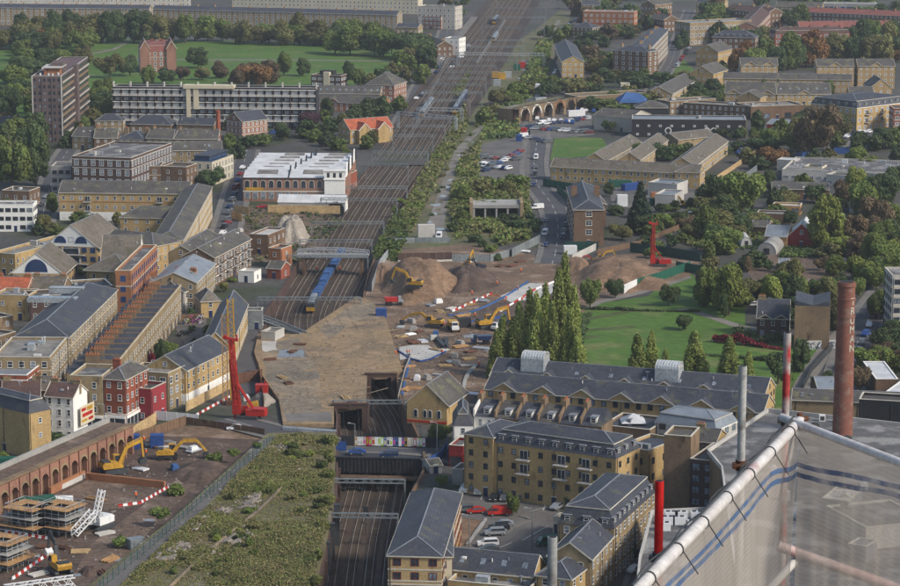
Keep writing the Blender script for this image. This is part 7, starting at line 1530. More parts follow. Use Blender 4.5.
# concrete shelter on disused land
a=G(474,219);b_=G(519,219);W=(b_-a).length;o=thing('concrete_shelter','old concrete bridge remains with three dark openings','shelter',tuple(a))
g=MB();g.box(-.5,-.4,4.2,W+.5,14,5.4);g.ob('roof_slab','concrete',o)
for i in range(5):x=W*i/4;g=MB();g.box(x-.35,-.2,0,x+.35,.5,4.2);g.ob('column','concrete',o)
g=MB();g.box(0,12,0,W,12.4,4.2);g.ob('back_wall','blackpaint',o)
for x in(-1.6,W+.4):g=MB();g.box(x,-.6,0,x+1.2,13,6.4);g.ob('side_wall','stock',o)
# ============================================================ vehicles
def car_proto(kind):
 o=thing('parked_car','car','car',(0,0,0));g=MB()
 if kind=='car':
  L,Wd=4.3,1.75;P=[(-2.15,.35),(-2.1,.75),(-1.2,.92),(-.55,1.40),(.95,1.42),(1.75,.98),(2.1,.9),(2.15,.4)];C_=[(-1.1,.93),(-.52,1.34),(.92,1.36),(1.62,.97)]
 elif kind=='suv':
  L,Wd=4.6,1.85;P=[(-2.3,.4),(-2.28,.95),(-1.35,1.08),(-.8,1.66),(1.9,1.70),(2.25,1.1),(2.3,.45)];C_=[(-1.25,1.1),(-.75,1.58),(1.85,1.62),(2.1,1.12)]
 else:
  L,Wd=5.2,1.95;P=[(-2.6,.4),(-2.58,.95),(-2.0,1.15),(-1.45,2.05),(2.55,2.15),(2.6,.45)];C_=[(-1.95,1.2),(-1.42,1.95),(-.4,1.97),(-.4,1.2)]
 h=Wd/2
 def slab(pts,y0,y1,sh,m):
  n=len(pts);zt=max(p[1]for p in pts);f=lambda z:1-(.16*max(0,z-.95)/max(.3,zt-.95))
  g.add([(x,y0*f(z),z)for x,z in pts]+[(x,y1*f(z),z)for x,z in pts],[(i,(i+1)%n,(i+1)%n+n,i+n)for i in range(n)]+[tuple(range(n-1,-1,-1)),tuple(range(n,2*n))],m)
 slab(P,-h,h,0,0);bo=g.ob('body','silverpaint',o)
 g=MB();slab(C_,-h-.02,h+.02,0,0)
 fr=[C_[0],C_[1]];g.add([(P[2][0]+.05 if kind!='van' else P[2][0]-.02,-h*.8,P[2][1]+.02),(P[2][0]+.05 if kind!='van' else P[2][0]-.02,h*.8,P[2][1]+.02),(P[3][0]-.03,h*.72,P[3][1]-.05),(P[3][0]-.03,-h*.72,P[3][1]-.05)],[(0,1,2,3)]);g.ob('window','glass',o)
 for x in(-L*.31,L*.31):
  for y in(-h,h):g=MB();g.cyl((0,-.1,0),(0,.1,0),.32,.32,12,0);g.cyl((0,-.13,0),(0,.13,0),.17,.17,10,1);g.ob('wheel',['rubber','galv'],o,loc=(x,y*.92,.32))
 for y in(-h*.7,h*.7):g=MB();g.box(-.03,-.18,-.08,.03,.18,.08);g.ob('headlight','whitepaint',o,loc=(P[0][0]-.0,y,.68))
 g=MB();g.box(P[0][0]-.05,-h*.95,.3,P[0][0]+.05,h*.95,.48);g.box(P[-1][0]-.05,-h*.95,.3,P[-1][0]+.05,h*.95,.48);g.ob('bumper','darksteel',o)
 for c in o.children:
  if c.name.startswith('body'):c.material_slots[0].link='OBJECT'
 return o
PROTO={k:car_proto(k)for k in('car','suv','van')};used=set()
COLN={'silverpaint':'silver','blackcar':'black','whitepaint':'white','darkblue':'dark blue','darkred':'dark red','greycar':'grey','redpaint':'red','bluepaint':'blue','greenpaint':'green','yellowpaint':'yellow'}
def car(x,y,rz,col,where,kind='car',group=None,z=.12,far=False):
 """rz in degrees: 0 = length across the picture"""
 p=G(x,y,z);src=PROTO[kind];label=f"{COLN[col]} {'van' if kind == 'van' else 'estate car' if kind == 'suv' else 'car'} {where}"
 if kind not in used:o=src;o.location=p;o.rotation_euler=(0,0,R(rz));o['label']=label;used.add(kind);
 else:o=copy_tree(src,p,R(rz),label)
 if 'group' in o:del o['group']
 if group:o['group']=group
 o['category']='van' if kind=='van' else 'car'
 if kind=='van':o.name='parked_van'
 for c in o.children:
  if c.name.startswith('body'):c.material_slots[0].link='OBJECT';c.material_slots[0].material=M[col]
 if far:
  for c in list(o.children):
   if c.name.startswith(('headlight','bumper')):bpy.data.objects.remove(c)
 return o
CP=[(465,492,75,'silverpaint','leftmost in the row against the yellow flats','suv'),(479,494,80,'silverpaint','second from left against the yellow flats','suv'),(494,500,80,'blackcar','in the row against the flats beside the silver pair','car'),(504,500,84,'greycar','half hidden left of the small car park tree','car'),(522,500,40,'greycar','right of the small car park tree','suv'),(557,509,60,'silverpaint','parked alone under the balconies','car'),(455,511,20,'blackcar','at the left end of the second car park row','car'),(464,512,12,'greycar','beside the small red car','suv'),(476,513,10,'redpaint','small and bright between the grey car and the red van','car'),(499,515,8,'redpaint','with a tall square body in the car park','van'),(504,526,8,'silverpaint','at the back of the middle car park group','car'),(499,530,8,'blackcar','in the middle of the middle car park group','suv'),(495,535,8,'silverpaint','at the front of the middle car park group','suv'),(488,546,6,'whitepaint','with large windows nearest the low slate roof','suv'),(489,551,6,'greycar','half hidden by the low slate roof','car'),(548,545,20,'greenpaint','beside the grey pole in the car park','van')]
for c in CP:car(*c[:5],kind=c[5])
car(357,454,2,'bluepaint','driving over the road bridge',z=.6);car(389,457,2,'darkblue','following on the road bridge',kind='suv',z=.6)
for i,(x,y,rz,c,w_,k)in enumerate([(13,466,60,'blackcar','parked first beside the old arches street','car'),(20,464,60,'darkblue','parked second beside the old arches street','suv'),(32,462,60,'silverpaint','parked third beside the old arches street','car'),(6,470,60,'greycar','parked nearest the left edge by the arches','car'),(184,335,40,'blackcar','alone in the paved yard behind the terrace','car'),(546,222,80,'greycar','upper of the left parked pair on the curving road','car'),(545,235,80,'whitepaint','second of the left parked pair on the curving road','van'),(546,246,80,'darkblue','lowest on the left kerb of the curving road','car'),(566,226,80,'blackcar','upper on the right kerb by the corner house','car'),(564,232,80,'greycar','middle on the right kerb by the corner house','car'),(563,238,80,'darkblue','lowest on the right kerb by the corner house','suv'),(537,209,20,'whitepaint','turning in the lay by of the curving road','van'),(536,168,85,'greycar','tail of the queue on the upper curving road','car'),(535,175,85,'blackcar','middle of the queue on the upper curving road','suv'),(534,186,85,'darkblue','head of the queue on the upper curving road','car'),(536,159,85,'whitepaint','white roofed and first below the junction','van'),(47,198,60,'silverpaint','on the side street below the tall trees','car'),(38,203,60,'greycar','lower on the side street below the tall trees','car'),(39,207,60,'blackcar','lowest on the side street below the tall trees','car'),(739,220,10,'bluepaint','bright blue beside the large farm tree','van'),(746,222,30,'whitepaint','beside the blue van at the farm','car'),(860,228,80,'darkblue','leftmost in the farm side car park','car'),(867,229,80,'greycar','second in the farm side car park','car'),(874,229,80,'whitepaint','third in the farm side car park','car'),(879,235,10,'bluepaint','lowest in the farm side car park','car'),(753,306,5,'whitepaint','small and alone under the park trees','car'),(228,224,70,'darkred','on the street beside the depot yard','car'),(262,208,5,'redpaint','by the depot front wall','car'),(439,238,85,'whitepaint','on the grey track above the spoil heap','van'),(235,430,5,'whitepaint','behind the red rig at the yard wall','car')]):
 car(x,y,rz,c,w_,kind=k)
def lot(x0,y0,x1,y1,n,rz,where,group,seed,jy=.6,z=.14,vans=.15):
 r=random.Random(seed);NW='first second third fourth fifth sixth seventh eighth ninth tenth eleventh twelfth thirteenth'.split();cs=['silverpaint','blackcar','whitepaint','darkblue','greycar','greycar','darkred','bluepaint','whitepaint']
 for i in range(n):
  t=(i+.5)/n;car(x0+(x1-x0)*t+r.uniform(-.6,.6),y0+(y1-y0)*t+r.uniform(-jy,jy),rz+r.uniform(-8,8),r.choice(cs),f'{NW[i if x1 > x0 else n-1-i]} from left {where}',kind='van' if r.random()<vans else r.choice(['car','suv']),group=group,z=z,far=True)
lot(521,128,592,134,13,10,'in the crowded yard before the far arches','cars before the far arches',1)
lot(522,118,575,124,9,80,'close to the doors of the far arches','cars at the arch doors',2)
lot(576,110,596,113,5,80,'in the yard right of the far arches','cars right of the far arches',3)
lot(520,137,550,143,5,20,'at the yard entrance above the bright green lawn','cars at the arches yard entrance',4)
lot(480,166,510,170,8,60,'in the breakers yard beside the overgrown land','cars in the breakers yard',5)
lot(480,158,520,160,6,20,'in the upper breakers yard','cars in the upper breakers yard',6)
lot(586,72,594,52,7,60,'parked beside the long gabled block','cars beside the gabled block',7)
lot(676,68,690,48,7,70,'parked along the far street by the stepped houses','cars along the stepped houses',8)
lot(562,30,576,20,5,60,'parked in the dim street by the top tracks','cars by the top tracks',9)
lot(552,78,562,60,6,70,'parked beside the gabled block and the track','cars beside the disused land top',10)
lot(738,154,760,146,7,40,'parked behind the ramp','cars behind the ramp',11)
lot(845,138,870,132,7,60,'parked below the modern mansard flats','cars below the mansard flats',12)
lot(415,100,428,92,4,70,'moving on the street by the far railway','cars on the far railway street',13)
lot(436,75,446,50,6,70,'parked along the top of the far railway street','cars on the upper railway street',14)
lot(450,70,470,45,7,60,'parked beside the top platform','cars beside the top platform',15)
lot(270,134,350,138,9,5,'parked in the estate below the slab block','cars in the slab block estate',16)
lot(862,128,884,112,5,50,'on the far lane by the right edge','cars on the far right lane',17)
lot(243,165,222,238,11,75,'parked along the street beside the depot','cars beside the depot street',20)
lot(100,352,152,280,12,55,'parked in the narrow street behind the terrace','cars in the narrow terrace street',21)
lot(842,392,878,305,10,70,'parked on the street beside the pale flats','cars beside the pale flats',23)
lot(632,575,655,540,5,55,'parked in the lane behind the diagonal flats','cars behind the diagonal flats',24)
lot(484,172,522,152,9,40,'jammed in the middle of the breakers yard','cars in the middle breakers yard',25)
lot(538,125,590,120,9,40,'in the middle of the arches yard','cars in the middle arches yard',26)
lot(640,96,660,95,3,5,'on the old viaduct beside the tarpaulin','cars by the tarpaulin',18)
lot(694,224,708,232,4,20,'in the site compound beside the farm','cars in the site compound',19)
# lorries, skips, containers
def container(x,y,L,h,rz,col,label,name='shipping_container',cat='container',wd=2.4,z=.1):
 p=G(x,y,z);o=thing(name,label,cat,tuple(p),R(rz));g=MB();g.box(-L/2,-wd/2,0,L/2,wd/2,h)
 n=int(L/.5)
 for i in range(n):u=-L/2+L*(i+.5)/n;g.box(u-.12,-wd/2-.05,.1,u+.12,wd/2+.05,h-.1)
 g.ob('body',col,o);g=MB();g.box(L/2,-wd/2+.1,.1,L/2+.07,-.05,h-.1);g.box(L/2,.05,.1,L/2+.07,wd/2-.1,h-.1);g.ob('doors',col,o)
for a in((620,187,9,2.8,5,'greenpaint','green container behind the dark conifer'),(630,190,8,2.8,40,'bluepaint','blue green container beside the green one'),(661,205,9,2.8,3,'greenpaint','lower green container right of the conifer'),(662,199,9,2.8,3,'orange','orange container stacked behind the green ones'),(668,194,6,2.8,80,'redpaint','red container end beside the second rig'),(622,206,4,4.5,5,'whitepaint','white box body lorry beside the conifer'),(656,193,5,2.8,10,'redpaint','red skip in the container yard'),(381,318,3.2,3.0,5,'bluepaint','blue site box beside the raft'),(157,447,3.2,3.2,5,'bluepaint','blue site toilet block in the yard'),(135,448,2.2,3.4,5,'bluepaint','small blue site cabin by the arches'),(37,510,8,3,25,'greenpaint','green container behind the scaffold towers'),(484,252+4,0.1,.1,0,'bluepaint',''),(570,254,4.5,3,5,'whitepaint','white site cabin below the corner house'),(524,136,3,4,80,'redpaint','red van body stacked in the arches yard'),(519,141,3,3,80,'bluepaint','blue recycling box in the arches yard'),(538,96,5,6.5,80,'whitepaint','tall white trailer on the old track'),(426,238,6,5,8,'palecon','pale concrete block hut on the disused land'),(576,116,9,3,20,'whitepaint','long white lorry in the arches yard'),(700,214,4.5,5,80,'whitepaint','white blue lorry in the compound'),(714,217,5,3,5,'greenpaint','green site store in the compound'),(10,468,7,2.6,5,'greenpaint','green van body at the left edge'),(136,548,3.4,2.2,30,'steel','grey green site box by the deck'),(462,327,5,2.6,25,'blackpaint','dark lorry body in the middle of the site'),(540,103,6,3,20,'galv','pale trailer on the old railway')):
 if a[6]:container(*a)
# ============================================================ construction plant
def excavator(x,y,rz,col,label,boom_ang=52,stick=-60,scale=1.0,wheels=False,arm_col=None,z=.1,reach=1.0,buck='darksteel'):
 p=G(x,y,z);o=thing('excavator',label,'excavator',tuple(p),R(rz));o.scale=(scale,)*3;arm_col=arm_col or col
 for s_ in(-1,1):
  g=MB()
  if wheels:
   for u in(-1.5,1.5):g.cyl((u,s_*1.1,.5),(u,s_*1.5,.5),.5,.5,14)
   g.ob('wheel_pair','rubber',o)
  else:
   g.prof([(-1.9,.15),(-2.2,.5),(-1.9,.9),(1.9,.9),(2.2,.5),(1.9,.15)],s_*1.35-.3,s_*1.35+.3,'y')
   for u in range(12):g.box(-1.95+u*.34,s_*1.35-.33,.02,-1.8+u*.34,s_*1.35+.33,.16)
   g.ob('track','darksteel',o)
 g=MB();g.box(-1,-1.1,.45,1,1.1,1.05,1);g.prof([(-2.3,1.1),(1.3,1.1),(1.3,1.6),(.4,2.1),(-2.1,2.2),(-2.5,1.8)],-1.3,1.3,'y',0);g.box(-2.2,-1.0,2.15,-.9,1.0,2.4,1);g.ob('body',[col,'darksteel'],o)
 g=MB();g.prof([(.2,1.5),(1.7,1.5),(1.8,2.2),(1.4,3.1),(.2,3.1)],.35,1.35,'y',0);c=g.ob('cab',[col],o);g=MB();g.prof([(.35,1.9),(1.68,1.9),(1.72,2.2),(1.38,2.95),(.35,2.95)],.3,1.4,'y',0);g.ob('cab_window','glass',c)
 A0=Vector((1.1,0,1.7));t=R(boom_ang);A1=A0+Vector((math.cos(t+.25),0,math.sin(t+.25)))*2.9*reach;A2=A1+Vector((math.cos(t-.55),0,math.sin(t-.55)))*3.0*reach;g=MB();g.bar(A0,A1,.45,.65);g.bar(A1,A2,.42,.55);g.bar(A0+Vector((.4,.35,-.2)),A1,.14);g.bar(A0+Vector((.4,-.35,-.2)),A1,.14);g.ob('boom',arm_col,o)
 t2=R(stick);A3=A2+Vector((math.cos(t2),0,math.sin(t2)))*3.0*reach;g=MB();g.bar(A2-(A3-A2)*.12,A3,.34,.42);g.bar(A1+Vector((0,0,.5)),A2-(A3-A2)*.1+Vector((0,0,.25)),.13);s=g.ob('stick',arm_col,o)
 g=MB();b0=A3;g.prof([(b0.x,b0.z),(b0.x+.5,b0.z-.2),(b0.x+.3,b0.z-1.1),(b0.x-.7,b0.z-1.2),(b0.x-.9,b0.z-.6)],-.6,.6,'y');g.ob('bucket',buck,s)
 return o
excavator(114,473,28,'yellowpaint','orange excavator with raised arm beside the brick arches',50,-85,1.35,z=.1)
excavator(168,459,5,'yellowpaint','yellow wheeled excavator with outstretched arm at the yard top',32,-50,1.15,wheels=True)
excavator(60,573,120,'yellowpaint','yellow digger with black arm and white hopper at the yard bottom',62,-75,1.2,arm_col='darksteel',buck='whitepaint')
excavator(414,288,165,'yellowpaint','yellow excavator digging into the big brown spoil heap',48,-70,1.15,z=4)
excavator(468,269,60,'yellowpaint','small yellow excavator by the grey mesh fence',70,-80,.9)
excavator(480,270,200,'navy','dark dumper like excavator beside the small yellow one',45,-70,.8)
excavator(434,327,160,'yellowpaint','low yellow excavator in the site centre',22,-30,1.15)
excavator(486,328,25,'yellowpaint','bright yellow excavator before the poplars',40,-80,1.25)
excavator(598,263,10,'yellowpaint','orange digger below the corner house ramp',40,-60,.9)
excavator(594,262,190,'redpaint','small red digger below the corner house ramp',30,-50,.6)
excavator(685,207,160,'yellowpaint','orange excavator in the farm side compound',45,-65,.9)
# dumpers
def dumper(x,y,rz,c1,c2,label,s=1.0):
 p=G(x,y,.1);o=thing('dump_truck',label,'dumper',tuple(p),R(rz));o.scale=(s,)*3
 for u in(-1.6,1.4,2.3):
  for v in(-1.1,1.1):g=MB();g.cyl((u,v-.22,.6),(u,v+.22,.6),.6,.6,14);g.ob('wheel','rubber',o)
 g=MB();g.prof([(-.6,1.3),(3,1.3),(3.4,2.6),(-.9,2.5)],-1.25,1.25,'y');g.ob('skip',c1,o);g=MB();g.box(-2.6,-1,.8,-1,1,1.6);g.box(-1.9,-.8,1.6,-1,.8,2.8);c=g.ob('cab',c2,o);g=MB();g.box(-1.95,-.7,1.9,-.95,.7,2.6);g.ob('cab_window','glass',c)
dumper(395,305,190,'redpaint','silverpaint','red and pale green dump truck above the blue site box')
dumper(454,331,100,'yellowpaint','whitepaint','yellow skip dumper with white cab in the site centre',1.1)
dumper(480,344,5,'darkblue','darkblue','dark blue pump truck by the poplars')
dumper(497,330,60,'greycar','whitepaint','small pale truck by the blue site edge',.9)
# crawler rigs
def rig(x,y,rz,Hm,label,col='redpaint',lean=0.0,s=1.0,kelly='redpaint',z=.1):
 p=G(x,y,z);o=thing('piling_rig',label,'piling rig',tuple(p),R(rz));o.scale=(s,)*3
 for s_ in(-1,1):g=MB();g.prof([(-2.6,.15),(-2.9,.6),(-2.6,1.1),(2.6,1.1),(2.9,.6),(2.6,.15)],s_*1.7-.4,s_*1.7+.4,'y');g.ob('track','darksteel',o)
 g=MB();g.box(-.5,-1.4,1.15,4.6,1.4,2.7);g.box(1.2,-1.5,2.7,4.4,1.5,3.0);g.ob('body',col,o);g=MB();g.box(-1.9,.5,1.3,-.5,1.5,3.2);c=g.ob('cab',col,o);g=MB();g.box(-1.95,.6,2.0,-.6,1.55,3.0);g.ob('cab_window','glass',c)
 g=MB();top=Vector((-2.6-lean*Hm,0,Hm));lattice(g,(-2.6,0,1.0),top,1.0,1.0,int(Hm/1.4),.22);g.bar((-2.6,0,1),top,.25,.25);g.ob('mast',col,o)
 g=MB();g.bar(top+Vector((-1.6,0,.5)),top+Vector((1.8,0,-.1)),.7,.6);g.cyl(top+Vector((-1.5,-.3,.6)),top+Vector((-1.5,.3,.6)),.6,.6,12);g.bar(top+Vector((1.6,0,0)),top+Vector((1.4,0,1.4)),.4);g.ob('mast_head',col,o)
 g=MB();g.bar((1.2,-.6,2.8),(-2.2-lean*Hm*.45,-.3,Hm*.45),.35);g.bar((1.2,.6,2.8),(-2.2-lean*Hm*.45,.3,Hm*.45),.35);g.ob('back_stay',col,o)
 g=MB();g.box(-4.2,-.8,1.2,-2.2,.8,3.8);g.box(-3.9,-.6,3.8,-2.6,.6,5.0);g.ob('rotary_head',col,o)
 g=MB();g.cyl((-3.7,0,.2),(-3.7-lean*Hm*.6,0,Hm*.75),.32,.32,10);g.ob('drill_stem',kelly,o)
 return o
rig(249,419,-12,20.5,'tall red piling rig with leaning mast beside the raft',lean=.09,s=1.0)
rig(660,266,0,18,'smaller red drilling rig beside the green hoardings',lean=.02,s=.8)
p=G(234,404);o=thing('lattice_crane','tall yellow lattice crane mast behind the red piling rig','crane',tuple(p));g=MB();lattice(g,(0,0,.5),(-.6,0,28),1.5,1.5,20,.2);g.ob('mast','yellowpaint',o);g=MB();lattice(g,(-2.2,0,0),(-2.2,0,24),1.2,1.2,16,.18);g.ob('casing','timber',o);g=MB();g.box(-2,-2,0,2,2,1.2);g.ob('base','rust',o)
for a in((253,412,2.4,'yellowpaint','round yellow cement drum behind the red rig'),(262,396,2.2,'redpaint','red powerpack box behind the red rig')):
 p=G(a[0],a[1],.1);g=MB();
 if 'drum' in a[4]:g.cyl((-1.4,0,1.4),(1.4,0,1.8),1.0,1.4,16);g.box(-1.5,-.8,0,1.5,.8,.5)
 else:g.box(-1.6,-1.2,0,1.6,1.2,3);g.box(-1.7,-1.3,3,1.7,1.3,3.2);g.cyl((.8,0,3.2),(.8,0,4.2),.15,.15,8)
 tag(g.ob('site_equipment',a[3],loc=tuple(p)),a[4],'site equipment')
# white crawler crane lying its boom toward the camera
p=G(99,529,.1);o=thing('crawler_crane','white crawler crane with folded lattice boom in the yard','crane',tuple(p),R(58));o.scale=(.85,)*3
for s_ in(-1,1):g=MB();g.prof([(-3.4,.15),(-3.8,.65),(-3.4,1.2),(3.4,1.2),(3.8,.65),(3.4,.15)],s_*2.1-.45,s_*2.1+.45,'y');g.ob('track','darksteel',o)
g=MB();g.box(-1.5,-1.6,1.3,3.6,1.6,3.4);g.box(2.4,-1.7,1.4,4.2,1.7,3.0);g.ob('body','whitepaint',o);g=MB();g.box(-2.6,.8,1.5,-1.2,1.8,3.6);c=g.ob('cab','whitepaint',o);g=MB();g.box(-2.65,.9,2.2,-1.4,1.85,3.4);g.ob('cab_window','glass',c)
g=MB();lattice(g,(-1.6,0,2),(1.5,0,10),1.6,1.0,7,.22);g.ob('gantry','whitepaint',o);g=MB();lattice(g,(-2,0,5.0),(-10.0,0,1.2),1.9,1.5,9,.24);g.ob('boom','whitepaint',o);g=MB();g.cyl((-.5,-1.2,3.6),(-.5,1.2,3.6),.9,.9,14);g.ob('winch','galv',o)
p=G(40,592,.4);o=thing('boom_section','white lattice boom section lying at the bottom of the yard','crane boom',tuple(p),R(20));g=MB();lattice(g,(-7,0,1),(7,0,1.6),2,1.8,11,.22);g.ob('lattice','whitepaint',o)
# scaffold towers
def scaffold(x,y,label,wd=7.2,dp=7,h=5.6,levels=3,rz=-28,rng_=1):
 p=G(x,y,.08);o=thing('scaffold_tower',label,'scaffold',tuple(p),R(rz));nx,ny=4,4;r=random.Random(rng_)
 g=MB()
 for i in range(nx+1):
  for j in range(ny+1):
   if 0<i<nx and 0<j<ny and(i,j)!=(2,2):continue
   X,Y=-wd/2+wd*i/nx,-dp/2+dp*j/ny;g.bar((X,Y,0),(X,Y,h+.6),.12)
 for k in range(levels+1):
  z=h*(k+.5)/levels
  for s_ in(-1,1):g.bar((-wd/2,s_*dp/2,z),(wd/2,s_*dp/2,z),.1);g.bar((s_*wd/2,-dp/2,z),(s_*wd/2,dp/2,z),.1)
 for s_ in(-1,1):
  for i in range(nx):g.bar((-wd/2+wd*i/nx,s_*dp/2,0 if i%2 else h*.6),(-wd/2+wd*(i+1)/nx,s_*dp/2,h*.6 if i%2 else 0),.08)
 g.ob('tubes','galv',o)
 for k in range(1,levels+1):
  z=h*k/levels;g=MB();e=.5*(levels-k)+.4 if k<levels else .5
  g.box(-wd/2-e,-dp/2-e,z,wd/2+e,-1.2,z+.12,k%2);g.box(-wd/2-e,1.2,z,wd/2+e,dp/2+e,z+.12,k%2);g.box(-wd/2-e,-1.2,z,-1.4,1.2,z+.12,k%2);g.box(1.4,-1.2,z,wd/2+e,1.2,z+.12,k%2);g.ob('boards',['ply','timber']if k==levels else['concrete','timber'],o)
 g=MB();g.box(-wd/2+1,-dp/2+1,0,wd/2-1,dp/2-1,h-.4);g.ob('shuttering','darksteel',o)
scaffold(29,531,'left scaffold tower with timber top deck in the yard',rng_=1)
scaffold(62,531,'right scaffold tower with timber top deck beside the white crane',rng_=2)
scaffold(4,566,'lower scaffold tower cut by the left edge',rng_=3)
p=G(63,505,.1);g=MB();g.cyl((-2.2,0,1.2),(2.2,0,1.2),1.0,1.0,16);g.box(-1.8,-.8,0,1.8,.8,.4);tag(g.ob('water_tank','whitepaint',loc=tuple(p)),'white cylindrical tank above the right scaffold tower','tank')
# excavation pit rim (shallow sunken look: raised rim boards and dark floor)
sheetpx('pit_floor',[(60,494),(92,478),(166,487),(140,505),(112,510)],.13,'earth','paler excavated floor inside the barriers','ground')
g=MB()
for(a,b_)in(((86,480),(165,489)),((50,495),(84,478))):
 P,Q=G(*a),G(*b_);g.bar((P.x,P.y,.9),(Q.x,Q.y,.9),.7,1.8)
tag(g.ob('timber_shoring','orange'),'rusty orange shoring wall at the back of the excavation','shoring')
g=MB();P,Q=G(84,479),G(52,494);g.bar((P.x,P.y+1,.6),(Q.x,Q.y+1,.6),1.2,1.2);tag(g.ob('concrete_kerb','palecon'),'pale concrete upstand along the left of the excavation','kerb')
def barriers(pts,n,label,group,z=.1):
 L=[G(x,y,z)for x,y in pts];tot=sum((L[i+1]-L[i]).length for i in range(len(L)-1));k=0;step=tot/n;pos=0;i=0;acc=0
 for k in range(n):
  s=(k+.5)*step;r_=s;i=0
  while i<len(L)-2 and r_>(L[i+1]-L[i]).length:r_-=(L[i+1]-L[i]).length;i+=1
  d=(L[i+1]-L[i]);p=L[i]+d.normalized()*r_;me=BAR[k%2];o=link('barrier',me);o.location=p;o.rotation_euler=(0,0,math.atan2(d.y,d.x));o.scale=(step*.94/2,.7,.62);tag(o,('red ' if k%2 else 'white ')+label,'barrier',group)
BAR=[]
for c in('whitepaint','redpaint'):
 g=MB();g.prof([(-.3,0),(.3,0),(.3,.25),(.1,.5),(.1,1.0),(-.1,1.0),(-.1,.5),(-.3,.25)],-1,1,'x');BAR.append(g.mesh('barrier',[M[c]]))
barriers([(84,477),(167,486),(168,488),(140,504),(118,507)],38,'plastic barrier around the yard excavation','red and white barriers around the excavation')
barriers([(5,533),(52,540)],14,'plastic barrier below the scaffold towers','barriers below the scaffold towers')
barriers([(12,580),(44,558),(18,554)],16,'plastic barrier around the lower scaffold pit','barriers round the lower pit')
barriers([(196,416),(232,396)],14,'plastic barrier along the flats hoarding','barriers along the flats hoarding')
barriers([(452,312),(492,294)],14,'plastic barrier along the upper site road','barriers along the upper site road')
barriers([(500,312),(535,290),(560,280)],12,'plastic barrier along the site edge by the poplars','barriers by the poplars')
# blue site edging
strip([(448,316),(470,313),(500,300),(528,282)],.55,.5,'tarp','blue pipe bundle crossing the site diagonally','pipe_bundle','pipes')
strip([(470,322),(500,318),(505,314)],.8,.5,'bluepaint','blue sheeting line at the lower site road','sheeting','sheeting')
strip([(455,288),(475,290),(485,282)],.5,.4,'bluepaint','curled blue sheeting below the dark heap','sheeting','sheeting')
strip([(396,350),(420,362),(446,352)],.35,.4,'bluepaint','blue edging around the concrete base','sheeting','sheeting')
strip([(410,360),(402,395)],.6,.3,'tarp','short blue hose beside the pale wall','hose','hose')
strip([(436,338),(446,350),(446,340)],1.2,1.0,'darksteel','dark machinery arm at the concrete base','pump_arm','pump')
strip([(462,400),(466,378),(476,366)],1.0,.4,'concrete','pale kerb line curving below the poplars','kerb_line','kerb')
strip([(482,296),(500,296)],.5,.4,'orange','orange plastic fence in the upper site','plastic_fence','fence')
strip([(425,300),(438,297)],.9,.6,'orange','orange heap edge by the spoil heap','plastic_fence','fence')
# loose site clutter: timber stacks, pipes
r=random.Random(12)
spots=[(460,345),(470,352),(455,358),(448,375),(480,300),(430,306),(440,312),(520,262),(512,266),(500,266),(575,258),(580,262),(606,262),(525,252),(410,335),(400,328),(418,332),(140,470),(60,548),(110,560),(30,500),(95,500),(175,470),(246,400),(255,408),(282,378),(270,360),(292,352),(300,345),(288,384),(345,398),(350,404),(700,250),(692,244),(742,232),(760,222),(754,228),(690,215),(80,552),(46,548),(445,366),(560,300),(470,262),(240,232),(252,222),(300,208)]+[(r.uniform(400,500),r.uniform(300,398))for _ in range(34)]+[(r.uniform(150,240),r.uniform(440,452))for _ in range(8)]+[(r.uniform(20,130),r.uniform(510,580))for _ in range(10)]
for i,(x,y)in enumerate(spots):
 p=G(x,y,.12 if not 262<x<366 or y>425 or y<330 else ZS);g=MB();k=r.random();L_=r.uniform(2.5,5)
 if k<.5:
  for j in range(6):g.bar((-L_/2,j*.35-1,.15+.2*(j%2)),(L_/2+r.uniform(-.5,.5),j*.35-1+r.uniform(-.2,.2),.15+.2*(j%2)),.28,.25)
  cl=r.choice(['timber','ply','rust','palecon']);nm,lb,ct='timber_stack',{'timber':'stack of brown planks','ply':'stack of pale yellow planks','rust':'stack of rusty steel beams','palecon':'stack of pale grey beams'}[cl]+' lying on the earth','timber'
 elif k<.8:
  for j in range(4):g.cyl((-L_/2,j*.55-1,.3),(L_/2,j*.55-1,.3),.26,.26,8)
  nm,cl,lb,ct='pipe_stack',r.choice(['galv','concrete','rust','whitepaint']),'row of pipes lying on the earth','pipes';lb={'galv':'bright steel','concrete':'grey concrete','rust':'rusty','whitepaint':'white'}[cl]+' '+lb
 else:
  g.box(-1.2,-.8,0,1.2,.8,1.0);g.box(-1,-.6,1.0,.9,.6,1.4);nm,cl,lb,ct='pallet_load',r.choice(['whitepaint','concrete','palecon','greenpaint','tarp']),'wrapped pallet load on the ground','pallet';lb={'whitepaint':'white','concrete':'dull grey','palecon':'pale grey','greenpaint':'green','tarp':'blue'}[cl]+' '+lb
 o=g.ob(nm,cl,loc=tuple(p),rz=r.uniform(0,3.1));tag(o,lb,ct,'site materials lying about: '+ct)
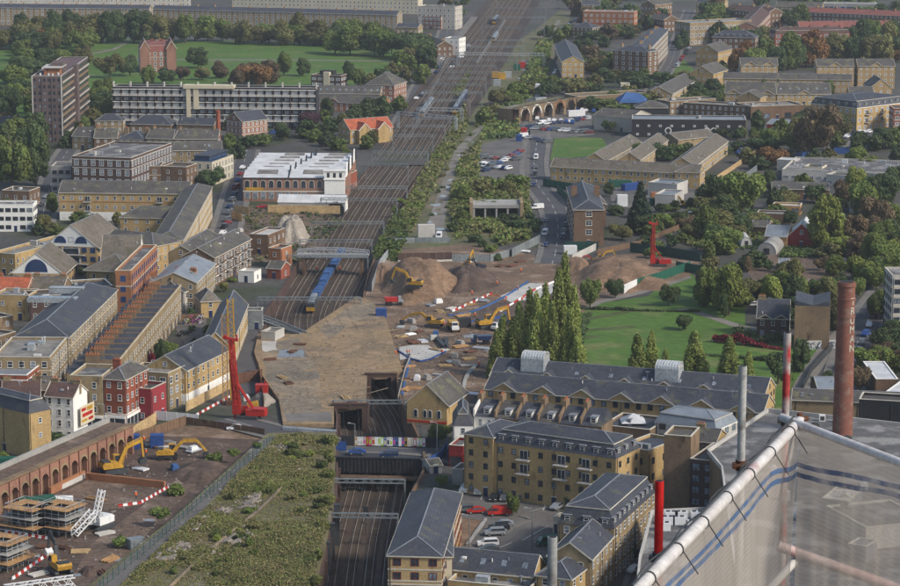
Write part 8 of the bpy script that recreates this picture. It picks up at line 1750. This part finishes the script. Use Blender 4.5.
# ============================================================ people in hi-vis
def person_mesh():
 bm=bmesh.new();sk=bm.verts.layers.skin.verify();V={}
 J={'hip':(0,0,.95,.15),'spine':(0,0,1.2,.15),'chest':(0,0,1.4,.17),'neck':(0,0,1.53,.06),'head0':(0,-.01,1.62,.09),'head1':(0,-.01,1.72,.10),'ls':(-.2,0,1.44,.07),'le':(-.27,-.03,1.17,.05),'lw':(-.26,-.14,.93,.036),'lh':(-.25,-.19,.84,.04),'rs':(.2,0,1.44,.07),'re':(.27,-.03,1.17,.05),'rw':(.26,-.12,.92,.036),'rh':(.25,-.16,.83,.04),'lk':(-.12,-.06,.5,.075),'la':(-.13,.03,.1,.05),'lf':(-.13,-.12,.05,.045),'rk':(.12,-.02,.5,.075),'ra':(.13,.08,.1,.05),'rf':(.13,-.08,.05,.045),'lhip':(-.1,0,.88,.1),'rhip':(.1,0,.88,.1)}
 for k,(x,y,z,r_)in J.items():v=bm.verts.new((x,y,z));v[sk].radius=(r_,r_);V[k]=v
 for a,b in(('hip','spine'),('spine','chest'),('chest','neck'),('neck','head0'),('head0','head1'),('chest','ls'),('ls','le'),('le','lw'),('lw','lh'),('chest','rs'),('rs','re'),('re','rw'),('rw','rh'),('hip','lhip'),('lhip','lk'),('lk','la'),('la','lf'),('hip','rhip'),('rhip','rk'),('rk','ra'),('ra','rf')):bm.edges.new((V[a],V[b]))
 V['hip'][sk].use_root=True;me=bpy.data.meshes.new('person');bm.to_mesh(me);bm.free();o=bpy.data.objects.new('tmp_person',me);C.objects.link(o);o.modifiers.new('s','SKIN');sb=o.modifiers.new('u','SUBSURF');sb.levels=1
 bpy.context.view_layer.update();e=o.evaluated_get(bpy.context.evaluated_depsgraph_get());m2=bpy.data.meshes.new_from_object(e);C.objects.unlink(o);m2.name='person'
 m2.materials.clear();m2.materials.append(M['navy']);m2.materials.append(M['skin'])
 for p in m2.polygons:p.material_index=1 if(p.center.z>1.5 or(p.center.z<.93 and abs(p.center.x)>.2 and p.center.z>.7))else 0;p.use_smooth=True
 return m2
PM=person_mesh()
vest=MB();n=14;ring=lambda z,a,b:[(a*math.cos(2*math.pi*i/n),b*math.sin(2*math.pi*i/n),z)for i in range(n)]
vs=ring(.88,.24,.2)+ring(1.15,.23,.19)+ring(1.38,.28,.2)+ring(1.5,.16,.13);vest.add(vs,[(k*n+i,k*n+(i+1)%n,(k+1)*n+(i+1)%n,(k+1)*n+i)for k in range(3)for i in range(n)])
for s_ in(-1,1):vest.cyl((s_*.2,0,1.46),(s_*.28,-.03,1.14),.085,.075,8)
VM=vest.mesh('vest',[M['orangecloth']],True)
hb=MB();hb.v=[];
for k in range(5):z=1.72+.13*math.sin(k*math.pi/8);q=.13*math.cos(k*math.pi/8)+.005;hb.v+=[(q*math.cos(2*math.pi*i/n),-.01+q*math.sin(2*math.pi*i/n),z)for i in range(n)]
hb.f=[(k*n+i,k*n+(i+1)%n,(k+1)*n+(i+1)%n,(k+1)*n+i)for k in range(4)for i in range(n)]+[tuple(range(4*n,5*n))];hb.m=[0]*len(hb.f);hb.cyl((0,-.03,1.71),(0,-.03,1.73),.16,.16,14);HM=hb.mesh('helmet',[M['whitepaint']],True)
def person(x,y,rz,label,z=.12):
 p=G(x,y,z);o=link('person',PM);o.location=p;o.rotation_euler=(0,0,R(rz));tag(o,label,'person','workers in orange hi vis');link('vest',VM,o);link('helmet',HM,o)
for x,y,rz,lb in((86,471,30,'worker in orange vest at the foot of the brick arches'),(139,446,90,'worker in orange vest by the small blue cabin'),(144,443,200,'worker in orange vest right of the small blue cabin'),(146,456,10,'worker in orange vest walking in front of the yard cabins'),(136,499,40,'worker in orange vest inside the yard excavation'),(116,546,0,'worker in yellow orange vest beside the deck bushes'),(396,356,20,'worker in orange vest left on the concrete base'),(407,355,100,'left worker of the pair on the concrete base'),(409.5,355,250,'right worker of the pair on the concrete base'),(442,355,0,'worker in orange vest right on the concrete base'),(444,327,60,'left worker of the pair below the yellow dumper'),(446.5,328,240,'right worker of the pair below the yellow dumper'),(472,296,0,'worker in orange vest by the blue sheeting'),(505,304,80,'worker in orange vest beside the concrete raft'),(522,302,180,'worker in orange vest at the raft corner'),(531,293,20,'worker in orange vest at the top of the raft'),(518,291,90,'worker in orange vest behind the raft'),(479,367,10,'worker in orange vest alone below the poplar row'),(497,286,10,'worker in orange vest above the raft'),(475,318,10,'worker in orange vest on the lower site road'),(521,273,20,'worker in orange vest by the timber pile'),(506,301,20,'worker in orange vest near the raft left edge'),(281,270,20,'trackside worker in bright vest on the left'),(317,271,20,'trackside worker in bright vest in the middle'),(340,271,20,'trackside worker in bright vest on the right')):
 zz=zrail(G(x,y,0).y)+.3 if 'trackside' in lb else .14
 if 'trackside' in lb:q=G(x,y,zz)
 person(x,y,rz,lb,zz)
# lamp posts
for i,(x,y,h,lb)in enumerate([(532,550,9,'tall lamp post in the middle of the car park'),(469,552,8,'lamp post by the fenced plot in the car park'),(437,455,8,'green lamp post at the bridge end'),(355,452,7,'dark lamp post before the wide tunnel mouth'),(105,436,8,'green lamp post before the red corner building'),(626,575,8,'street lamp before the diagonal flats')]):
 p=G(x,y,.1);o=thing('street_lamp',lb,'street lamp',tuple(p));g=MB();g.cyl((0,0,0),(0,0,h),.14,.09,8);g.ob('pole','steel',o);g=MB();g.bar((0,0,h),(-1.3,0,h+.2),.1);g.box(-1.7,-.15,h+.1,-1,.15,h+.32);g.ob('lamp_head','galv',o)
# garden plot in car park
p=[G(x,y,.1)for x,y in((455,517),(484,521),(466,545),(455,545))];sheetpx('plot',[(455,517),(486,521),(467,546),(455,545)],.12,'mound','bare brown fenced plot inside the car park','ground')
strip([(486,520),(467,546)],.6,.5,'concrete','low wall around the bare brown plot','low_wall','wall')
strip([(505,533),(520,524),(532,520),(520,516)],1.2,.16,'paving','pale kerbed island in the car park','kerb_island','kerb',.1)
g=MB();g.keep=1
for a,b_ in(((522,541),(547,527)),((505,535),(510,530)),((530,512),(552,506)),((500,548),(512,543)),((548,500),(543,511)),((484,490),(481,500))):
 P,Q=G(*a),G(*b_);d=(Q-P).normalized();nn=Vector((d.y,-d.x,0))*.09;g.add([(P+nn).to_tuple()[:2]+(.13,),(P-nn).to_tuple()[:2]+(.13,),(Q-nn).to_tuple()[:2]+(.13,),(Q+nn).to_tuple()[:2]+(.13,)],[(0,1,2,3)])
structure('road_marking',g,'line','white bay lines in the car park','road marking')
# dark signal and pillars at the cutting foot
for i,(x,y)in enumerate([(322,575),(326,560),(331,545)]):
 p=G(x+6,y,-5.8);g=MB();g.box(-.6,-.6,0,.6,.6,7+i);g.box(-.7,-.7,7+i,.7,.7,7.3+i);tag(g.ob('wall_buttress','darksteel',loc=tuple(p)),['lowest dark buttress against the cutting wall','middle dark buttress against the cutting wall','upper dark buttress against the cutting wall'][i],'buttress')
p=G(366,535,-5.8);o=thing('rail_signal','black rail signal hanging over the middle tracks','signal',tuple(p));g=MB();g.bar((0,0,0),(0,0,6),.2);g.ob('post','darksteel',o);g=MB();g.box(-.6,-.4,4.2,.6,.2,6.6);g.ob('signal_head','blackpaint',o)
# ============================================================ foreground scaffold and netting
def tubef(mb,a,b,da,db,r,n=14,m=0):mb.cyl(AT(a[0],a[1],da),AT(b[0],b[1],db),r,r,n,m)
ZT=AT(800,420,14).z
def at_z(px,py,z):
 d=RT*((px-CX)/FP)+UP*(-(py-CY)/FP)+FW;return CAM+d*((z-HC)/d.z)
P0=at_z(800,421,ZT);P1=at_z(632,596,ZT);P2=at_z(935,476,ZT)
o=thing('scaffolding','near scaffold frame of white and reddish tubes at the bottom right','scaffold',(P0.x,P0.y,ZT-6))
O=Vector(o.location);g=MB();g.cyl(P0-O,P1-O,.029,.029,16);g.ob('left_rail','tubewhite',o);g=MB();g.cyl(P0-O+Vector((-.1,0,.02)),P2-O,.0225,.0225,16);g.ob('right_rail','tubewhite',o)
g=MB();e=P1-P0;g.cyl(P0-O+Vector((-.04,-.06,.04)),P1-O+Vector((.0,.0,.045)),.005,.005,8);g.ob('rope','darksteel',o)
g=MB();dd=(P1-P0)
for k in range(26):q=P0+dd*(k/26);q2=P0+dd*((k+1)/26);s1=.012*math.sin(k*1.3);s2=.012*math.sin((k+1)*1.3);g.cyl(q-O+Vector((-.036+s1,-.01,.03)),q2-O+Vector((-.036+s2,-.01,.03)),.004,.004,6)
g.ob('cable','darksteel',o)
for k in range(7):
 q=P0+dd*(.08+k*.14)-O;t_=dd.normalized();g=MB();g.cyl(q-t_*.006,q+t_*.006,.033,.033,14);g.cyl(q+Vector((.03,0,-.01)),q+Vector((.10,.02,-.12)),.003,.003,5);g.ob('tie','darksteel',o)
for k in range(4):
 q=P0+(P2-P0)*(.12+k*.25)-O;t_=(P2-P0).normalized();g=MB();g.cyl(q-t_*.006,q+t_*.006,.027,.027,12);g.ob('tie','darksteel',o)
g=MB();g.cyl((-.09,-.02,-.03),(.09,.03,.03),.03,.03,12);g.cyl((0,0,-.08),(0,0,.09),.034,.034,12);g.box(-.05,-.07,-.02,.05,-.03,.03);q_=g.ob('coupler','rust',o,loc=tuple(P0-O));q_.scale=(.5,.5,.5)
mat('galvpole',(.44,.45,.45),(.32,.33,.33),s1=4,s2=40,rough=.45,metal=.2,fine=.2,c3=(.24,.235,.23),s3=9,t3=.6)
def pole(px,ytop,yj,w_px,m,label,zb=ZT-6,cap=True):
 r_=.0242;dist=2*r_*FP/w_px;T=AT(px,ytop,dist);b=thing('scaffold_pole',label,'scaffold pole',(T.x,T.y,zb));g=MB();g.cyl((0,0,0),(0,0,T.z-zb),r_,r_,18);g.ob('tube',m,b)
 g=MB();g.cyl((0,0,T.z-zb-.001),(0,0,T.z-zb+.0015),r_*.8,r_*.8,14);g.ob('tube_mouth','blackpaint',b)
 J=AT(px,yj,dist);g=MB();g.cyl((0,0,J.z-zb-.03),(0,0,J.z-zb+.03),.033,.033,14);g.cyl((-.055,-.03,J.z-zb),(.05,-.035,J.z-zb+.01),.012,.012,8);g.box(-.05,-.04,J.z-zb-.015,-.03,.0,J.z-zb+.02);c=g.ob('coupler','darksteel' if 'red' in label else 'rust',b);return b
pole(787.5,333,424,7.6,'tubeold','red and grey scaffold pole rising at the corner joint');pole(743,366,470,8.3,'galvpole','white galvanised scaffold pole left of the corner joint');pole(659.5,481,562,9.0,'tubered','bright red scaffold pole with grey top');pole(552.5,537,640,10,'galvpole','grey scaffold pole at the bottom centre')
# netting: a fabric hung from both rails
nm_=bpy.data.materials.new('netting');nm_.use_nodes=True;n=nm_.node_tree;L_=n.links;n.nodes.clear()
uv=n.nodes.new('ShaderNodeTexCoord');wv=n.nodes.new('ShaderNodeTexWave');wv.wave_type='BANDS';wv.bands_direction='Z';wv.inputs['Scale'].default_value=12;wv.inputs['Distortion'].default_value=1.2;wv.inputs['Detail'].default_value=2
ns=n.nodes.new('ShaderNodeTexNoise');ns.inputs['Scale'].default_value=3.2;ns.inputs['Detail'].default_value=4;mp=n.nodes.new('ShaderNodeMapping');mp.inputs['Scale'].default_value=(2.2,2.2,.5)
L_.new(uv.outputs['Object'],wv.inputs[0]);L_.new(uv.outputs['Object'],mp.inputs[0]);L_.new(mp.outputs[0],ns.inputs[0])
df=n.nodes.new('ShaderNodeBsdfDiffuse');df.inputs[0].default_value=(.50,.45,.40,1);tl=n.nodes.new('ShaderNodeBsdfTranslucent');tl.inputs[0].default_value=(.46,.41,.36,1);ad=n.nodes.new('ShaderNodeMixShader');ad.inputs[0].default_value=.35
tr=n.nodes.new('ShaderNodeBsdfTransparent');mx=n.nodes.new('ShaderNodeMixShader');out=n.nodes.new('ShaderNodeOutputMaterial')
m1=n.nodes.new('ShaderNodeMath');m1.operation='MULTIPLY_ADD';m1.inputs[1].default_value=.09;m1.inputs[2].default_value=.42;L_.new(wv.outputs['Fac'],m1.inputs[0])
m2=n.nodes.new('ShaderNodeMath');m2.operation='MULTIPLY_ADD';m2.inputs[1].default_value=.42;L_.new(ns.outputs['Fac'],m2.inputs[0]);L_.new(m1.outputs[0],m2.inputs[2])
L_.new(df.outputs[0],ad.inputs[1]);L_.new(tl.outputs[0],ad.inputs[2]);L_.new(m2.outputs[0],mx.inputs[0]);L_.new(tr.outputs[0],mx.inputs[1]);L_.new(ad.outputs[0],mx.inputs[2]);L_.new(mx.outputs[0],out.inputs[0]);M['netting']=nm_
mat('netblue',(.07,.14,.30),(.05,.11,.24),s1=6,amt=.5,fine=.2)
n2=M['netblue'].node_tree;pb=n2.nodes['Principled BSDF'];al=n2.nodes.new('ShaderNodeTexNoise');al.inputs['Scale'].default_value=7;tc2=n2.nodes.new('ShaderNodeTexCoord');n2.links.new(tc2.outputs['Object'],al.inputs[0]);mr=n2.nodes.new('ShaderNodeMapRange');mr.inputs[1].default_value=.35;mr.inputs[2].default_value=.65;mr.inputs[3].default_value=.35;mr.inputs[4].default_value=.85;n2.links.new(al.outputs['Fac'],mr.inputs[0]);n2.links.new(mr.outputs[0],pb.inputs['Alpha'])
def net_surf(A,Bv,drop,seed,nu=70,nv=40):
 d=Bv-A;nn=Vector((d.y,-d.x,0)).normalized();vs=[]
 for j in range(nv+1):
  for i in range(nu+1):
   u,v=i/nu,j/nv;q=A+d*u;wob=.03*math.sin(u*26+seed)*v+.018*math.sin(u*61+seed*2+v*3)*v+.05*math.sin(u*7+v*2+seed)*v**.7
   sag=.0
   vs.append(q+nn*wob+Vector((0,0,-.03-drop*v-sag)))
 return vs,[(j*(nu+1)+i,j*(nu+1)+i+1,(j+1)*(nu+1)+i+1,(j+1)*(nu+1)+i)for j in range(nv)for i in range(nu)],nn
no=thing('debris_netting','translucent grey debris netting with two blue bands hung from the scaffold rails','netting',tuple(O));no.location=O
for nmx,(A_,B2,sd_)in{'left_sheet':(P0,P1,1.0),'right_sheet':(P0,P2,2.3)}.items():
 vs,fs,nn=net_surf(A_-O,B2-O,2.3,sd_);g=MB();g.keep=1;g.add(vs,fs);sh=g.ob(nmx,'netting',no,True)
 for base in(.085,.14):
  g=MB();g.keep=1;nu=70;row=[]
  for i in range(nu+1):
   u=i/nu;t_=max(0,1-u/(.22 if sd_==1 else .8));dz=base+.11*t_*t_*(3-2*t_)+.012*math.sin(u*9+base*30)*u;q=A_-O+(B2-A_)*u;v=dz/2.3
   wob=.03*math.sin(u*26+sd_)*v+.018*math.sin(u*61+sd_*2+v*3)*v+.05*math.sin(u*7+v*2+sd_)*v**.7
   for e_,zz in((0,dz),(1,dz+.027)):row.append(q+nn*(wob)+nn*(.004 if nn.y<0 else-.004)+Vector((0,0,-.03-zz)))
  g.add(row,[(2*i,2*i+1,2*i+3,2*i+2)for i in range(nu)]);g.ob('blue_band','netblue',sh)
b2=thing('scaffold_brace','dull reddish scaffold tube seen through the netting','scaffold tube',(0,0,0));a=AT(778,546,15.2);b3=AT(930,600,15.2);b2.location=a;g=MB();g.cyl((0,0,0),b3-a,.03,.03,14);g.ob('tube','pinktube',b2)
b2=thing('scaffold_brace','short pale scaffold tube seen through the netting','scaffold tube',(0,0,0));a=AT(800,556,15.3);b3=AT(750,610,14.6);b2.location=a;g=MB();g.cyl((0,0,0),b3-a,.024,.024,14);g.ob('tube','palecon',b2)
# near rooftop platform carrying the scaffold (below the frame)
g=MB();q=AT(780,700,14);g.box(P1.x-1,P1.y-3,ZT-6.6,P2.x+2,P0.y+1.5,ZT-6);fl=tag(g.ob('roof_platform','concrete'),'concrete roof ledge carrying the near scaffold','platform');
plant_all()
# ============================================================ haze
hb=MB();hb.box(-2500,-60,-9,2500,6000,205);hz=hb.mesh('haze',[])
hm=bpy.data.materials.new('haze');hm.use_nodes=True;n=hm.node_tree;n.nodes.clear();pv=n.nodes.new('ShaderNodeVolumePrincipled');pv.inputs['Color'].default_value=(.80,.88,1,1);pv.inputs['Density'].default_value=HAZE;pv.inputs['Anisotropy'].default_value=.1
oo=n.nodes.new('ShaderNodeOutputMaterial');n.links.new(pv.outputs[0],oo.inputs['Volume']);hz.materials.append(hm);tag(link('haze',hz),'thin blue grey haze over the whole town','haze',None,'stuff')
